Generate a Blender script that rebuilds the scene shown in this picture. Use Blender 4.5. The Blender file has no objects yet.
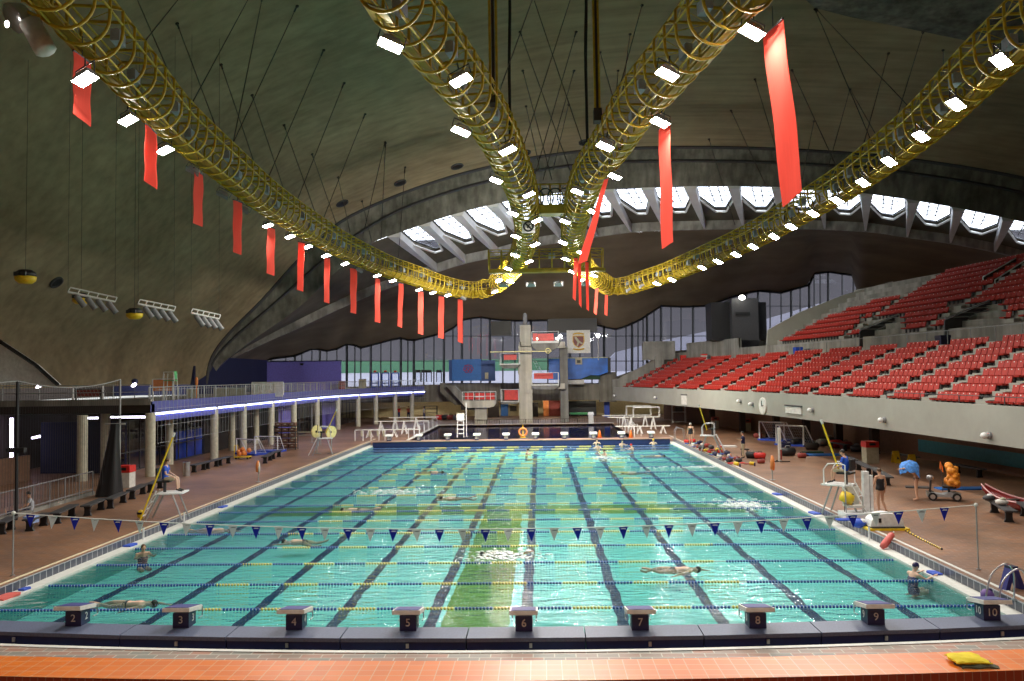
import bpy, math, random
from mathutils import Vector, Matrix
from mathutils.bvhtree import BVHTree
random.seed(7)
SC = bpy.context.scene
COL = SC.collection
PI = math.pi
# ---------------------------------------------------------------- camera
FPX, YAW, PITCH, ROLL = 794.2226, 0.0337, 0.0446, -0.0146
CAM = Vector((1.6778, -17.4794, 5.7975))
_fw = Vector((-math.sin(YAW)*math.cos(PITCH), math.cos(YAW)*math.cos(PITCH), math.sin(PITCH)))
_rt = Vector((math.cos(YAW), math.sin(YAW), 0))
_up = _rt.cross(_fw)
RT = math.cos(ROLL)*_rt + math.sin(ROLL)*_up
UP = -math.sin(ROLL)*_rt + math.cos(ROLL)*_up
FW = _fw
cd = bpy.data.cameras.new('camera'); cam = bpy.data.objects.new('camera', cd); COL.objects.link(cam)
cd.sensor_width = 36; cd.lens = FPX/1024*36; cd.clip_start = 0.1; cd.clip_end = 600
mw = Matrix((RT, UP, -FW)).transposed().to_4x4(); mw.translation = CAM
cam.matrix_world = mw
SC.camera = cam

def ray(u, v): return RT*((u-512)/FPX) - UP*((v-340.5)/FPX) + FW
def atX(u, v, X): d = ray(u, v); return CAM + d*((X-CAM.x)/d.x)
def atY(u, v, Y): d = ray(u, v); return CAM + d*((Y-CAM.y)/d.y)
def atZ(u, v, Z): d = ray(u, v); return CAM + d*((Z-CAM.z)/d.z)
DECK = 0.3
def g(u, v): return atZ(u, v, DECK)
def pix(p):
    q = Vector(p)-CAM; z = q.dot(FW); return (512+FPX*q.dot(RT)/z, 340.5-FPX*q.dot(UP)/z)
# ---------------------------------------------------------------- materials
MAT = {}
def _nt(name):
    m = bpy.data.materials.new(name); m.use_nodes = True; nt = m.node_tree
    return m, nt, nt.nodes['Principled BSDF']
def mat(name, col, rough=0.6, metal=0.0, noise=0.12, scale=6.0, emit=None, estr=0.0, spec=0.5, bump=0.0):
    if name in MAT: return MAT[name]
    m, nt, b = _nt(name)
    b.inputs['Roughness'].default_value = rough; b.inputs['Metallic'].default_value = metal
    b.inputs['Specular IOR Level'].default_value = spec
    c = (col[0], col[1], col[2], 1)
    tc = nt.nodes.new('ShaderNodeTexCoord'); n = nt.nodes.new('ShaderNodeTexNoise')
    n.inputs['Scale'].default_value = scale; n.inputs['Detail'].default_value = 3
    nt.links.new(tc.outputs['Object'], n.inputs['Vector'])
    r = nt.nodes.new('ShaderNodeValToRGB')
    lo = max(0, 1-noise); hi = 1+noise
    r.color_ramp.elements[0].position = 0.3; r.color_ramp.elements[1].position = 0.7
    r.color_ramp.elements[0].color = (c[0]*lo, c[1]*lo, c[2]*lo, 1)
    r.color_ramp.elements[1].color = (min(1, c[0]*hi), min(1, c[1]*hi), min(1, c[2]*hi), 1)
    nt.links.new(n.outputs['Fac'], r.inputs['Fac']); nt.links.new(r.outputs['Color'], b.inputs['Base Color'])
    if bump:
        bp = nt.nodes.new('ShaderNodeBump'); bp.inputs['Strength'].default_value = bump
        nt.links.new(n.outputs['Fac'], bp.inputs['Height']); nt.links.new(bp.outputs['Normal'], b.inputs['Normal'])
    if emit:
        b.inputs['Emission Color'].default_value = (*emit, 1); b.inputs['Emission Strength'].default_value = estr
    MAT[name] = m; return m
def mix_rgb(nt, fac, a, b, mode='MIX'):
    n = nt.nodes.new('ShaderNodeMix'); n.data_type = 'RGBA'; n.blend_type = mode
    if isinstance(fac, (int, float)): n.inputs['Factor'].default_value = fac
    else: nt.links.new(fac, n.inputs['Factor'])
    for k, x in (('A', a), ('B', b)):
        s = [i for i in n.inputs if i.name == k and i.type == 'RGBA'][0]
        if isinstance(x, (tuple, list)): s.default_value = (*x[:3], 1)
        else: nt.links.new(x, s)
    return [o for o in n.outputs if o.type == 'RGBA'][0]
def tilemat(name, c1, c2, mortar, w, h, rough=0.35, msize=0.02, noise=0.3, axes='XY', offset=0.5, bumpy=0.0, nscale=0.35):
    m, nt, b = _nt(name)
    tc = nt.nodes.new('ShaderNodeTexCoord'); sp = nt.nodes.new('ShaderNodeSeparateXYZ'); cb = nt.nodes.new('ShaderNodeCombineXYZ')
    nt.links.new(tc.outputs['Object'], sp.inputs[0])
    nt.links.new(sp.outputs['XYZ'.index(axes[0])], cb.inputs[0]); nt.links.new(sp.outputs['XYZ'.index(axes[1])], cb.inputs[1])
    br = nt.nodes.new('ShaderNodeTexBrick'); br.offset = offset
    br.inputs['Color1'].default_value = (*c1, 1); br.inputs['Color2'].default_value = (*c2, 1); br.inputs['Mortar'].default_value = (*mortar, 1)
    br.inputs['Scale'].default_value = 1; br.inputs['Brick Width'].default_value = w; br.inputs['Row Height'].default_value = h
    br.inputs['Mortar Size'].default_value = msize; br.inputs['Mortar Smooth'].default_value = 0.1
    nt.links.new(cb.outputs[0], br.inputs['Vector'])
    n = nt.nodes.new('ShaderNodeTexNoise'); n.inputs['Scale'].default_value = nscale; n.inputs['Detail'].default_value = 6
    nt.links.new(tc.outputs['Object'], n.inputs['Vector'])
    r = nt.nodes.new('ShaderNodeValToRGB'); r.color_ramp.elements[0].position = 0.3; r.color_ramp.elements[1].position = 0.7
    r.color_ramp.elements[0].color = (1-noise,)*3+(1,); r.color_ramp.elements[1].color = (1, 1, 1, 1)
    nt.links.new(n.outputs['Fac'], r.inputs['Fac'])
    nt.links.new(mix_rgb(nt, 1.0, br.outputs['Color'], r.outputs['Color'], 'MULTIPLY'), b.inputs['Base Color'])
    b.inputs['Roughness'].default_value = rough
    if bumpy:
        bp = nt.nodes.new('ShaderNodeBump'); bp.inputs['Strength'].default_value = bumpy; bp.inputs['Distance'].default_value = 0.02
        nt.links.new(br.outputs['Fac'], bp.inputs['Height']); bp.invert = True; nt.links.new(bp.outputs['Normal'], b.inputs['Normal'])
    MAT[name] = m; return m
def concrete(name, c, c2, scale=0.25, streak=0.0, board=0.0, rough=0.85):
    m, nt, b = _nt(name)
    tc = nt.nodes.new('ShaderNodeTexCoord')
    n = nt.nodes.new('ShaderNodeTexNoise'); n.inputs['Scale'].default_value = scale; n.inputs['Detail'].default_value = 8; n.inputs['Roughness'].default_value = 0.65
    nt.links.new(tc.outputs['Object'], n.inputs['Vector'])
    r = nt.nodes.new('ShaderNodeValToRGB'); r.color_ramp.elements[0].position = 0.32; r.color_ramp.elements[1].position = 0.68
    r.color_ramp.elements[0].color = (*c, 1); r.color_ramp.elements[1].color = (*c2, 1)
    nt.links.new(n.outputs['Fac'], r.inputs['Fac']); out = r.outputs['Color']
    if board:
        mp = nt.nodes.new('ShaderNodeMapping'); mp.inputs['Scale'].default_value = (0.12, board, board)
        nt.links.new(tc.outputs['Object'], mp.inputs['Vector'])
        n2 = nt.nodes.new('ShaderNodeTexNoise'); n2.inputs['Scale'].default_value = 1; n2.inputs['Detail'].default_value = 3
        nt.links.new(mp.outputs['Vector'], n2.inputs['Vector'])
        r2 = nt.nodes.new('ShaderNodeValToRGB'); r2.color_ramp.elements[0].position = 0.3; r2.color_ramp.elements[0].color = (.72, .72, .72, 1)
        r2.color_ramp.elements[1].position = 0.7; r2.color_ramp.elements[1].color = (1, 1, 1, 1)
        nt.links.new(n2.outputs['Fac'], r2.inputs['Fac']); out = mix_rgb(nt, 1.0, out, r2.outputs['Color'], 'MULTIPLY')
    if streak:
        mp = nt.nodes.new('ShaderNodeMapping'); mp.inputs['Scale'].default_value = (1.2, 1.2, 0.08)
        nt.links.new(tc.outputs['Object'], mp.inputs['Vector'])
        n2 = nt.nodes.new('ShaderNodeTexNoise'); n2.inputs['Scale'].default_value = streak; n2.inputs['Detail'].default_value = 5
        nt.links.new(mp.outputs['Vector'], n2.inputs['Vector'])
        r2 = nt.nodes.new('ShaderNodeValToRGB'); r2.color_ramp.elements[0].position = 0.35; r2.color_ramp.elements[0].color = (.55, .55, .55, 1)
        r2.color_ramp.elements[1].position = 0.65; r2.color_ramp.elements[1].color = (1, 1, 1, 1)
        nt.links.new(n2.outputs['Fac'], r2.inputs['Fac']); out = mix_rgb(nt, 1.0, out, r2.outputs['Color'], 'MULTIPLY')
    nt.links.new(out, b.inputs['Base Color']); b.inputs['Roughness'].default_value = rough
    b.inputs['Specular IOR Level'].default_value = 0.25
    MAT[name] = m; return m
def glow(name, col, s):
    m = bpy.data.materials.new(name); m.use_nodes = True; nt = m.node_tree
    for n in list(nt.nodes): nt.nodes.remove(n)
    o = nt.nodes.new('ShaderNodeOutputMaterial'); e = nt.nodes.new('ShaderNodeEmission')
    e.inputs['Color'].default_value = (*col, 1); e.inputs['Strength'].default_value = s
    nt.links.new(e.outputs[0], o.inputs[0]); MAT[name] = m; return m
def glassmat(name, tint, gloss=0.08, rough=0.02):
    m = bpy.data.materials.new(name); m.use_nodes = True; nt = m.node_tree
    for n in list(nt.nodes): nt.nodes.remove(n)
    o = nt.nodes.new('ShaderNodeOutputMaterial'); t = nt.nodes.new('ShaderNodeBsdfTransparent'); gl = nt.nodes.new('ShaderNodeBsdfGlossy'); mx = nt.nodes.new('ShaderNodeMixShader')
    t.inputs['Color'].default_value = (*tint, 1); gl.inputs['Roughness'].default_value = rough; mx.inputs['Fac'].default_value = gloss
    nt.links.new(t.outputs[0], mx.inputs[1]); nt.links.new(gl.outputs[0], mx.inputs[2]); nt.links.new(mx.outputs[0], o.inputs[0])
    MAT[name] = m; return m
def clothmat(name, col, trans=0.45):
    m = bpy.data.materials.new(name); m.use_nodes = True; nt = m.node_tree
    for n in list(nt.nodes): nt.nodes.remove(n)
    o = nt.nodes.new('ShaderNodeOutputMaterial'); d = nt.nodes.new('ShaderNodeBsdfDiffuse'); t = nt.nodes.new('ShaderNodeBsdfTranslucent'); mx = nt.nodes.new('ShaderNodeMixShader')
    tc = nt.nodes.new('ShaderNodeTexCoord'); mp = nt.nodes.new('ShaderNodeMapping'); mp.inputs['Scale'].default_value = (9, 9, 0.3)
    n = nt.nodes.new('ShaderNodeTexNoise'); n.inputs['Scale'].default_value = 1.5
    nt.links.new(tc.outputs['Object'], mp.inputs[0]); nt.links.new(mp.outputs[0], n.inputs['Vector'])
    c = mix_rgb(nt, n.outputs['Fac'], tuple(x*0.9 for x in col), tuple(min(1, x*1.1) for x in col))
    nt.links.new(c, d.inputs['Color']); nt.links.new(c, t.inputs['Color']); mx.inputs['Fac'].default_value = trans
    nt.links.new(d.outputs[0], mx.inputs[1]); nt.links.new(t.outputs[0], mx.inputs[2]); nt.links.new(mx.outputs[0], o.inputs[0])
    MAT[name] = m; return m
# ---------------------------------------------------------------- mesh builder
class MB:
    def __init__(s): s.v = []; s.f = []; s.m = []
    def add(s, vs, fs, mi=0):
        o = len(s.v); s.v += [Vector(x) for x in vs]
        for f in fs: s.f.append([o+i for i in f]); s.m.append(mi)
        return s
    def poly(s, pts, mi=0): return s.add(pts, [list(range(len(pts)))], mi)
    def box(s, c, d, rz=0, mi=0, M=None, taper=1.0):
        x, y, z = d[0]/2, d[1]/2, d[2]/2; t = taper
        vs = [(-x, -y, -z), (x, -y, -z), (x, y, -z), (-x, y, -z), (-x*t, -y*t, z), (x*t, -y*t, z), (x*t, y*t, z), (-x*t, y*t, z)]
        R = M if M is not None else Matrix.Rotation(rz, 3, 'Z')
        c = Vector(c)
        return s.add([c + R @ Vector(q) for q in vs], [(0, 3, 2, 1), (4, 5, 6, 7), (0, 1, 5, 4), (1, 2, 6, 5), (2, 3, 7, 6), (3, 0, 4, 7)], mi)
    def prism(s, pts, ex, mi=0):
        n = len(pts); a = [Vector(p) for p in pts]; e = Vector(ex)
        fs = [list(range(n))[::-1], list(range(n, 2*n))] + [(i, (i+1) % n, n+(i+1) % n, n+i) for i in range(n)]
        return s.add(a+[p+e for p in a], fs, mi)
    def tube(s, pts, r, n=6, mi=0, closed=False, caps=True, up=None):
        P = [Vector(p) for p in pts]; k = len(P)
        rs = r if isinstance(r, (list, tuple)) else [r]*k
        vs = []; prev = None
        for i in range(k):
            if closed: t = (P[(i+1) % k]-P[i-1])
            else: t = P[min(i+1, k-1)]-P[max(i-1, 0)]
            if t.length < 1e-9: t = Vector((0, 0, 1))
            t.normalize()
            if prev is None:
                a = Vector((0, 0, 1)) if abs(t.z) < 0.9 else Vector((1, 0, 0))
                if up is not None: a = Vector(up)
                nrm = (a - t*a.dot(t)).normalized()
            else: nrm = (prev - t*prev.dot(t)).normalized()
            prev = nrm; b = t.cross(nrm)
            rr = rs[i]; ra, rb = (rr, rr) if not isinstance(rr, (tuple, list)) else rr
            for j in range(n):
                a = 2*PI*j/n; vs.append(P[i] + nrm*math.cos(a)*ra + b*math.sin(a)*rb)
        fs = []
        for i in range(k if closed else k-1):
            i2 = (i+1) % k
            for j in range(n): fs.append((i*n+j, i*n+(j+1) % n, i2*n+(j+1) % n, i2*n+j))
        if caps and not closed: fs += [list(range(n))[::-1], [(k-1)*n+j for j in range(n)]]
        return s.add(vs, fs, mi)
    def bar(s, a, b, r, n=6, mi=0): return s.tube([a, b], r, n, mi)
    def lathe(s, prof, c=(0, 0, 0), n=16, mi=0, M=None):
        c = Vector(c); vs = []; k = len(prof); R = M or Matrix.Identity(3)
        for (r, z) in prof:
            for j in range(n): a = 2*PI*j/n; vs.append(c + R @ Vector((r*math.cos(a), r*math.sin(a), z)))
        fs = [(i*n+j, i*n+(j+1) % n, (i+1)*n+(j+1) % n, (i+1)*n+j) for i in range(k-1) for j in range(n)]
        fs += [list(range(n))[::-1], [(k-1)*n+j for j in range(n)]]
        return s.add(vs, fs, mi)
    def ball(s, c, r, n=10, mi=0, M=None):
        c = Vector(c); R = M or Matrix.Identity(3)
        if isinstance(r, (int, float)): r = (r, r, r)
        vs = [c + R @ Vector((0, 0, -r[2]))]; h = max(4, n//2)
        for i in range(1, h):
            p = -PI/2+PI*i/h
            for j in range(n):
                a = 2*PI*j/n; vs.append(c + R @ Vector((r[0]*math.cos(p)*math.cos(a), r[1]*math.cos(p)*math.sin(a), r[2]*math.sin(p))))
        vs.append(c + R @ Vector((0, 0, r[2]))); fs = [(0, 1+(j+1) % n, 1+j) for j in range(n)]
        for i in range(h-2):
            for j in range(n): fs.append((1+i*n+j, 1+i*n+(j+1) % n, 1+(i+1)*n+(j+1) % n, 1+(i+1)*n+j))
        o = 1+(h-2)*n; fs += [(o+j, o+(j+1) % n, len(vs)-1) for j in range(n)]
        return s.add(vs, fs, mi)
    def loft(s, rows, mi=0, flip=False):
        n = len(rows[0]); vs = [p for r in rows for p in r]
        fs = [(i*n+j, i*n+j+1, (i+1)*n+j+1, (i+1)*n+j) for i in range(len(rows)-1) for j in range(n-1)]
        if flip: fs = [f[::-1] for f in fs]
        return s.add(vs, fs, mi)
    def mesh(s, name, mats, off=None, smooth=False):
        me = bpy.data.meshes.new(name)
        vs = [tuple(p-off) for p in s.v] if off is not None else [tuple(p) for p in s.v]
        me.from_pydata(vs, [], s.f)
        for x in (mats if isinstance(mats, (list, tuple)) else [mats]): me.materials.append(MAT[x] if isinstance(x, str) else x)
        if len(me.materials) > 1: me.polygons.foreach_set('material_index', s.m)
        if smooth: me.polygons.foreach_set('use_smooth', [True]*len(me.polygons))
        me.update(); return me
    def build(s, name, mats, parent=None, smooth=False, local=False, label=None):
        off = Vector((0, 0, 0)); q = parent
        while q is not None and not local: off = off + q.location; q = q.parent
        ob = bpy.data.objects.new(name, s.mesh(name, mats, off if not local else None, smooth)); COL.objects.link(ob)
        if parent is not None: ob.parent = parent
        if label: ob['label'] = label
        return ob
def thing(name, label, cat, loc=(0, 0, 0), group=None):
    o = bpy.data.objects.new(name, None); COL.objects.link(o); o.location = loc; o.empty_display_size = 0.2
    o['label'] = label; o['category'] = cat
    if group: o['group'] = group
    return o
def tag(o, label, cat, group=None):
    o['label'] = label; o['category'] = cat
    if group: o['group'] = group
    return o
def struct(o): o['kind'] = 'structure'; return o
def center(o):
    """put the origin of a one-mesh thing at its base centre"""
    vs = o.data.vertices
    c = Vector((sum(v.co.x for v in vs)/len(vs), sum(v.co.y for v in vs)/len(vs), min(v.co.z for v in vs)))
    o.data.transform(Matrix.Translation(-c)); o.location = o.location + c; return o
def dup(root, loc, rotz=None, label=None, group=None, scale=None):
    r = root.copy(); COL.objects.link(r); r.location = loc
    if rotz is not None: r.rotation_euler = (0, 0, rotz)
    if label: r['label'] = label
    if group: r['group'] = group
    if scale: r.scale = (scale,)*3
    for ch in list(root.children):
        c = ch.copy(); COL.objects.link(c); c.parent = r
        for gg in list(ch.children):
            d = gg.copy(); COL.objects.link(d); d.parent = c
    return r
ORD = ['first', 'second', 'third', 'fourth', 'fifth', 'sixth', 'seventh', 'eighth', 'ninth', 'tenth', 'eleventh', 'twelfth', 'thirteenth', 'fourteenth', 'fifteenth',
       'sixteenth', 'seventeenth', 'eighteenth', 'nineteenth', 'twentieth', 'twenty-first', 'twenty-second', 'twenty-third', 'twenty-fourth', 'twenty-fifth', 'twenty-sixth', 'twenty-seventh', 'twenty-eighth', 'twenty-ninth', 'thirtieth']
def catmull(P, sub=6):
    P = [Vector(p) for p in P]; out = []
    for i in range(len(P)-1):
        p0 = P[i-1] if i else P[0]*2-P[1]; p1 = P[i]; p2 = P[i+1]; p3 = P[i+2] if i+2 < len(P) else P[-1]*2-P[-2]
        for k in range(sub):
            t = k/sub; out.append(0.5*((2*p1)+(p2-p0)*t+(2*p0-5*p1+4*p2-p3)*t*t+(3*p1-p0-3*p2+p3)*t*t*t))
    out.append(P[-1]); return out
def resample(P, step):
    out = [P[0].copy()]; acc = 0.0
    for a, b in zip(P, P[1:]):
        L = (b-a).length; pos = step-acc
        while pos <= L: out.append(a+(b-a)*(pos/L)); pos += step
        acc = (acc+L) % step
    return out
def text_mesh(txt, size, depth=0.004, font=None):
    cu = bpy.data.curves.new('t', 'FONT'); cu.body = txt; cu.size = size; cu.extrude = depth; cu.align_x = 'CENTER'; cu.align_y = 'CENTER'
    cu.resolution_u = 3
    o = bpy.data.objects.new('t', cu); COL.objects.link(o); bpy.context.view_layer.update()
    me = bpy.data.meshes.new_from_object(o.evaluated_get(bpy.context.evaluated_depsgraph_get()))
    bpy.data.objects.remove(o); bpy.data.curves.remove(cu); return me
def text_obj(name, txt, size, mt, parent, M, bold=0.0):
    me = text_mesh(txt, size); me.transform(M); me.materials.clear(); me.materials.append(MAT[mt])
    o = bpy.data.objects.new(name, me); COL.objects.link(o); o.parent = parent; return o
def interp_rows(poly, n):
    """n points evenly spread along a polyline"""
    P = [Vector(p) for p in poly]; L = [0]
    for a, b in zip(P, P[1:]): L.append(L[-1]+(b-a).length)
    out = []
    for i in range(n):
        t = L[-1]*i/(n-1); k = 0
        while k < len(P)-2 and L[k+1] < t: k += 1
        out.append(P[k].lerp(P[k+1], (t-L[k])/max(1e-9, L[k+1]-L[k])))
    return out
def along(poly, u):
    """point of a world polyline (list of (u, Vector)) at picture abscissa u"""
    for (a, p), (b, q) in zip(poly, poly[1:]):
        if a <= u <= b: return p.lerp(q, (u-a)/(b-a))
    return poly[0][1] if u < poly[0][0] else poly[-1][1]
# ================================================================ materials used by the setting
concrete('shell', (.26, .205, .125), (.43, .355, .225), 0.12, board=1.6)
concrete('beam', (.10, .098, .08), (.27, .26, .225), 0.3, streak=1.4)
concrete('ring', (.34, .33, .30), (.52, .51, .47), 0.35, streak=1.2)
concrete('fin', (.62, .63, .65), (.75, .76, .78), 0.5)
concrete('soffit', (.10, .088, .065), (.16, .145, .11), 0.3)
concrete('farroof', (.17, .13, .085), (.23, .18, .125), 0.15, board=0.5)
concrete('concrete', (.26, .25, .22), (.38, .37, .335), 0.6, streak=1.0)
concrete('fascia', (.31, .305, .27), (.38, .375, .335), 0.4)
concrete('rearwall', (.20, .185, .15), (.31, .29, .245), 0.5, streak=1.5)
mat('cream', (.62, .52, .30), 0.7)
mat('white', (.80, .80, .80), 0.5)
mat('offwhite', (.66, .65, .61), 0.55)
mat('black', (.012, .012, .014), 0.5)
mat('darkgrey', (.05, .05, .055), 0.55)
mat('grey', (.25, .25, .26), 0.5)
mat('steel', (.55, .56, .58), 0.3, metal=0.9)
mat('railgrey', (.42, .43, .44), 0.4, metal=0.4)
mat('navy', (.012, .016, .075), 0.45)
mat('deepnavy', (.01, .012, .05), 0.5)
mat('blue', (.02, .08, .55), 0.45)
mat('royal', (.025, .075, .48), 0.45)
mat('purplewall', (.17, .15, .58), 0.7)
mat('navywall', (.012, .016, .07), 0.7)
mat('red', (.62, .025, .02), 0.45)
mat('seatred', (.40, .030, .020), 0.6, spec=.25)
mat('orange', (.85, .20, .03), 0.5)
mat('yellow', (.80, .55, .02), 0.45)
mat('paleyellow', (.80, .72, .32), 0.5)
mat('columnpaint', (.55, .53, .42), 0.6)
mat('gantryyellow', (.50, .35, .015), 0.5, noise=0.2)
mat('gantryplate', (.36, .255, .012), 0.55, noise=0.25, scale=2)
mat('ballast', (.34, .38, .46), 0.5)
mat('teal', (.03, .20, .26), 0.5)
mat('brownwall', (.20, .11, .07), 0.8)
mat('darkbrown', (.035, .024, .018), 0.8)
mat('green', (.10, .42, .16), 0.8); mat('lawn', (.05, .13, .07), .9)
mat('snow', (.17, .165, .20), 0.9)
mat('outwall', (.030, .026, .030), 0.9)
mat('blackframe', (.01, .01, .012), 0.6)
mat('ledlitfascia', (.10, .11, .36), 0.55)  # blue light of the LED strip put into the fascia colour
mat('bulkheadtop', (.105, .125, .20), 0.5, noise=0.25, scale=40)
mat('bulkheadside', (.012, .018, .10), 0.45)
mat('coping', (.66, .66, .62), 0.55, noise=0.08)
mat('lineyellow', (.75, .66, .45), 0.5)
tilemat('decktile', (.36, .17, .085), (.25, .135, .09), (.40, .28, .21), 0.42, 0.21, rough=0.42, msize=0.012, noise=0.5)
tilemat('decktilepink', (.50, .30, .23), (.42, .27, .21), (.34, .24, .20), 0.42, 0.21, rough=0.4, msize=0.012, noise=0.35)
tilemat('stripbrick', (.40, .20, .14), (.24, .24, .21), (.50, .47, .40), 0.42, 0.21, rough=0.5, msize=0.012, noise=0.2)
tilemat('orangetile', (.82, .19, .004), (.72, .155, .004), (.70, .36, .18), 0.245, 0.22, rough=0.36, msize=0.008, noise=0.12, offset=0.0)
tilemat('shadedtile', (.40, .045, .01), (.34, .035, .01), (.45, .20, .12), 0.13, 0.6, rough=0.35, msize=0.006, noise=0.15, axes='XZ', offset=0.0)  # ledge front: its shade is put into this darker red
tilemat('guttertile', (.045, .055, .085), (.07, .08, .11), (.40, .42, .45), 0.3, 0.3, rough=0.3, msize=0.015, noise=0.1, axes='YZ', offset=0.0)
glassmat('glass', (.80, .82, .86), 0.10)
glassmat('darkglass', (.60, .64, .72), 0.10)
glassmat('skyglass', (.95, .97, 1.0), 0.05)

# world: a plain overcast day outside
w = bpy.data.worlds.new('overcast_day'); SC.world = w; w.use_nodes = True
bg = w.node_tree.nodes['Background']; bg.inputs['Color'].default_value = (.88, .93, 1.0, 1); bg.inputs['Strength'].default_value = 3.2
SC.view_settings.view_transform = 'Standard'; SC.view_settings.look = 'None'; SC.view_settings.exposure = 0.6; SC.view_settings.gamma = 1.0
SC.view_settings.use_curve_mapping = False
SC.cycles.use_denoising = True
SC.cycles.max_bounces = 8; SC.cycles.transparent_max_bounces = 16; SC.cycles.diffuse_bounces = 4; SC.cycles.glossy_bounces = 3
SC.cycles.sample_clamp_indirect = 6; SC.cycles.caustics_reflective = False; SC.cycles.caustics_refractive = False

# ================================================================ floor and the pools
m = MB()
def slab(x0, x1, y0, y1, z1=DECK, th=0.3, mi=0): m.box(((x0+x1)/2, (y0+y1)/2, z1-th/2), (x1-x0, y1-y0, th), mi=mi)
PX0, PX1 = -12.5, 12.5
EX = 12.92
slab(-62, -EX, -27, 94); slab(EX, 80, -27, 94); slab(-EX, EX, -27, -3.0)
slab(-EX, EX, 50.6, 52.3, mi=1); slab(-EX, -9.8, 52.3, 73); slab(9.8, EX, 52.3, 73); slab(-EX, EX, 73, 94)
struct(m.build('floor', ['decktile', 'decktilepink']))
# basin walls, copings and edge strips
def side(sx, nm):
    s = sx
    b = MB(); b.box((s*(12.5+.21), 23.8, -0.35), (.42, 54, .82)); struct(b.build('trim_%d' % nm[0], 'coping'))
    b = MB(); b.box((s*(EX+.01), 23.8, .175), (.03, 54, .27)); struct(b.build('trim_%d' % nm[1], 'guttertile'))
    b = MB(); b.box((s*13.16, 25.5, DECK+.006), (.10, 57, .016)); struct(b.build('trim_%d' % nm[2], 'lineyellow' if s < 0 else 'coping'))
side(-1, (1, 2, 3)); side(1, (4, 5, 6))

# pool floor with its lane lines
pm = bpy.data.materials.new('poolfloor'); pm.use_nodes = True; nt = pm.node_tree; b = nt.nodes['Principled BSDF']; MAT['poolfloor'] = pm
tc = nt.nodes.new('ShaderNodeTexCoord'); sp = nt.nodes.new('ShaderNodeSeparateXYZ')
nz = nt.nodes.new('ShaderNodeTexNoise'); nz.inputs['Scale'].default_value = 1.1; nz.inputs['Detail'].default_value = 2
nt.links.new(tc.outputs['Object'], nz.inputs['Vector'])
def M2(op, a, bb=None, c=None):
    n = nt.nodes.new('ShaderNodeMath'); n.operation = op
    for i, x in enumerate((a, bb, c)):
        if x is None: continue
        if isinstance(x, (int, float)): n.inputs[i].default_value = x
        else: nt.links.new(x, n.inputs[i])
    return n.outputs[0]
nt.links.new(tc.outputs['Object'], sp.inputs[0])
xx = M2('ADD', sp.outputs['X'], M2('MULTIPLY', M2('SUBTRACT', nz.outputs['Fac'], .5), .22))
fr = M2('ABSOLUTE', M2('SUBTRACT', M2('FRACT', M2('DIVIDE', M2('ADD', xx, 12.5), 2.5)), .5))
line = M2('LESS_THAN', fr, .062)
line = M2('MULTIPLY', line, M2('LESS_THAN', sp.outputs['Y'], 47.5))
n2 = nt.nodes.new('ShaderNodeTexNoise'); n2.inputs['Scale'].default_value = .5; n2.inputs['Detail'].default_value = 3
nt.links.new(tc.outputs['Object'], n2.inputs['Vector'])
base = mix_rgb(nt, n2.outputs['Fac'], (.19, .65, .61), (.29, .77, .73))
# olive inlay: a long strip and a cross strip
sx = M2('MULTIPLY', M2('LESS_THAN', M2('ABSOLUTE', M2('SUBTRACT', xx, -.08)), .88), M2('LESS_THAN', sp.outputs['Y'], 21.0))
sy = M2('MULTIPLY', M2('LESS_THAN', M2('ABSOLUTE', M2('SUBTRACT', sp.outputs['Y'], 20.6)), 1.25), M2('LESS_THAN', M2('ABSOLUTE', xx), 11.6))
olive = M2('MAXIMUM', sx, sy)
c1 = mix_rgb(nt, olive, base, (.14, .30, .03))
c2 = mix_rgb(nt, line, c1, (.003, .018, .085))
nt.links.new(c2, b.inputs['Base Color']); b.inputs['Roughness'].default_value = .6
m = MB(); m.box((0, 23.7, -.72), (25, 53.8, .3)); struct(m.build('pool_floor', 'poolfloor'))
m = MB(); m.box((0, 50.15, -.3), (25, .9, .6)); m.box((0, -3.0, -.3), (25.8, .4, .6)); struct(m.build('wall_pool_end', 'bulkheadside'))
mat('poolwall', (.16, .50, .46), .6)
for s_, n_ in ((-1, 'wall_pool_left'), (1, 'wall_pool_right')):
    m = MB(); m.box((s_*12.48, 23.5, -.31), (.05, 52.6, .56)); struct(m.build(n_, 'poolwall'))
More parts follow.
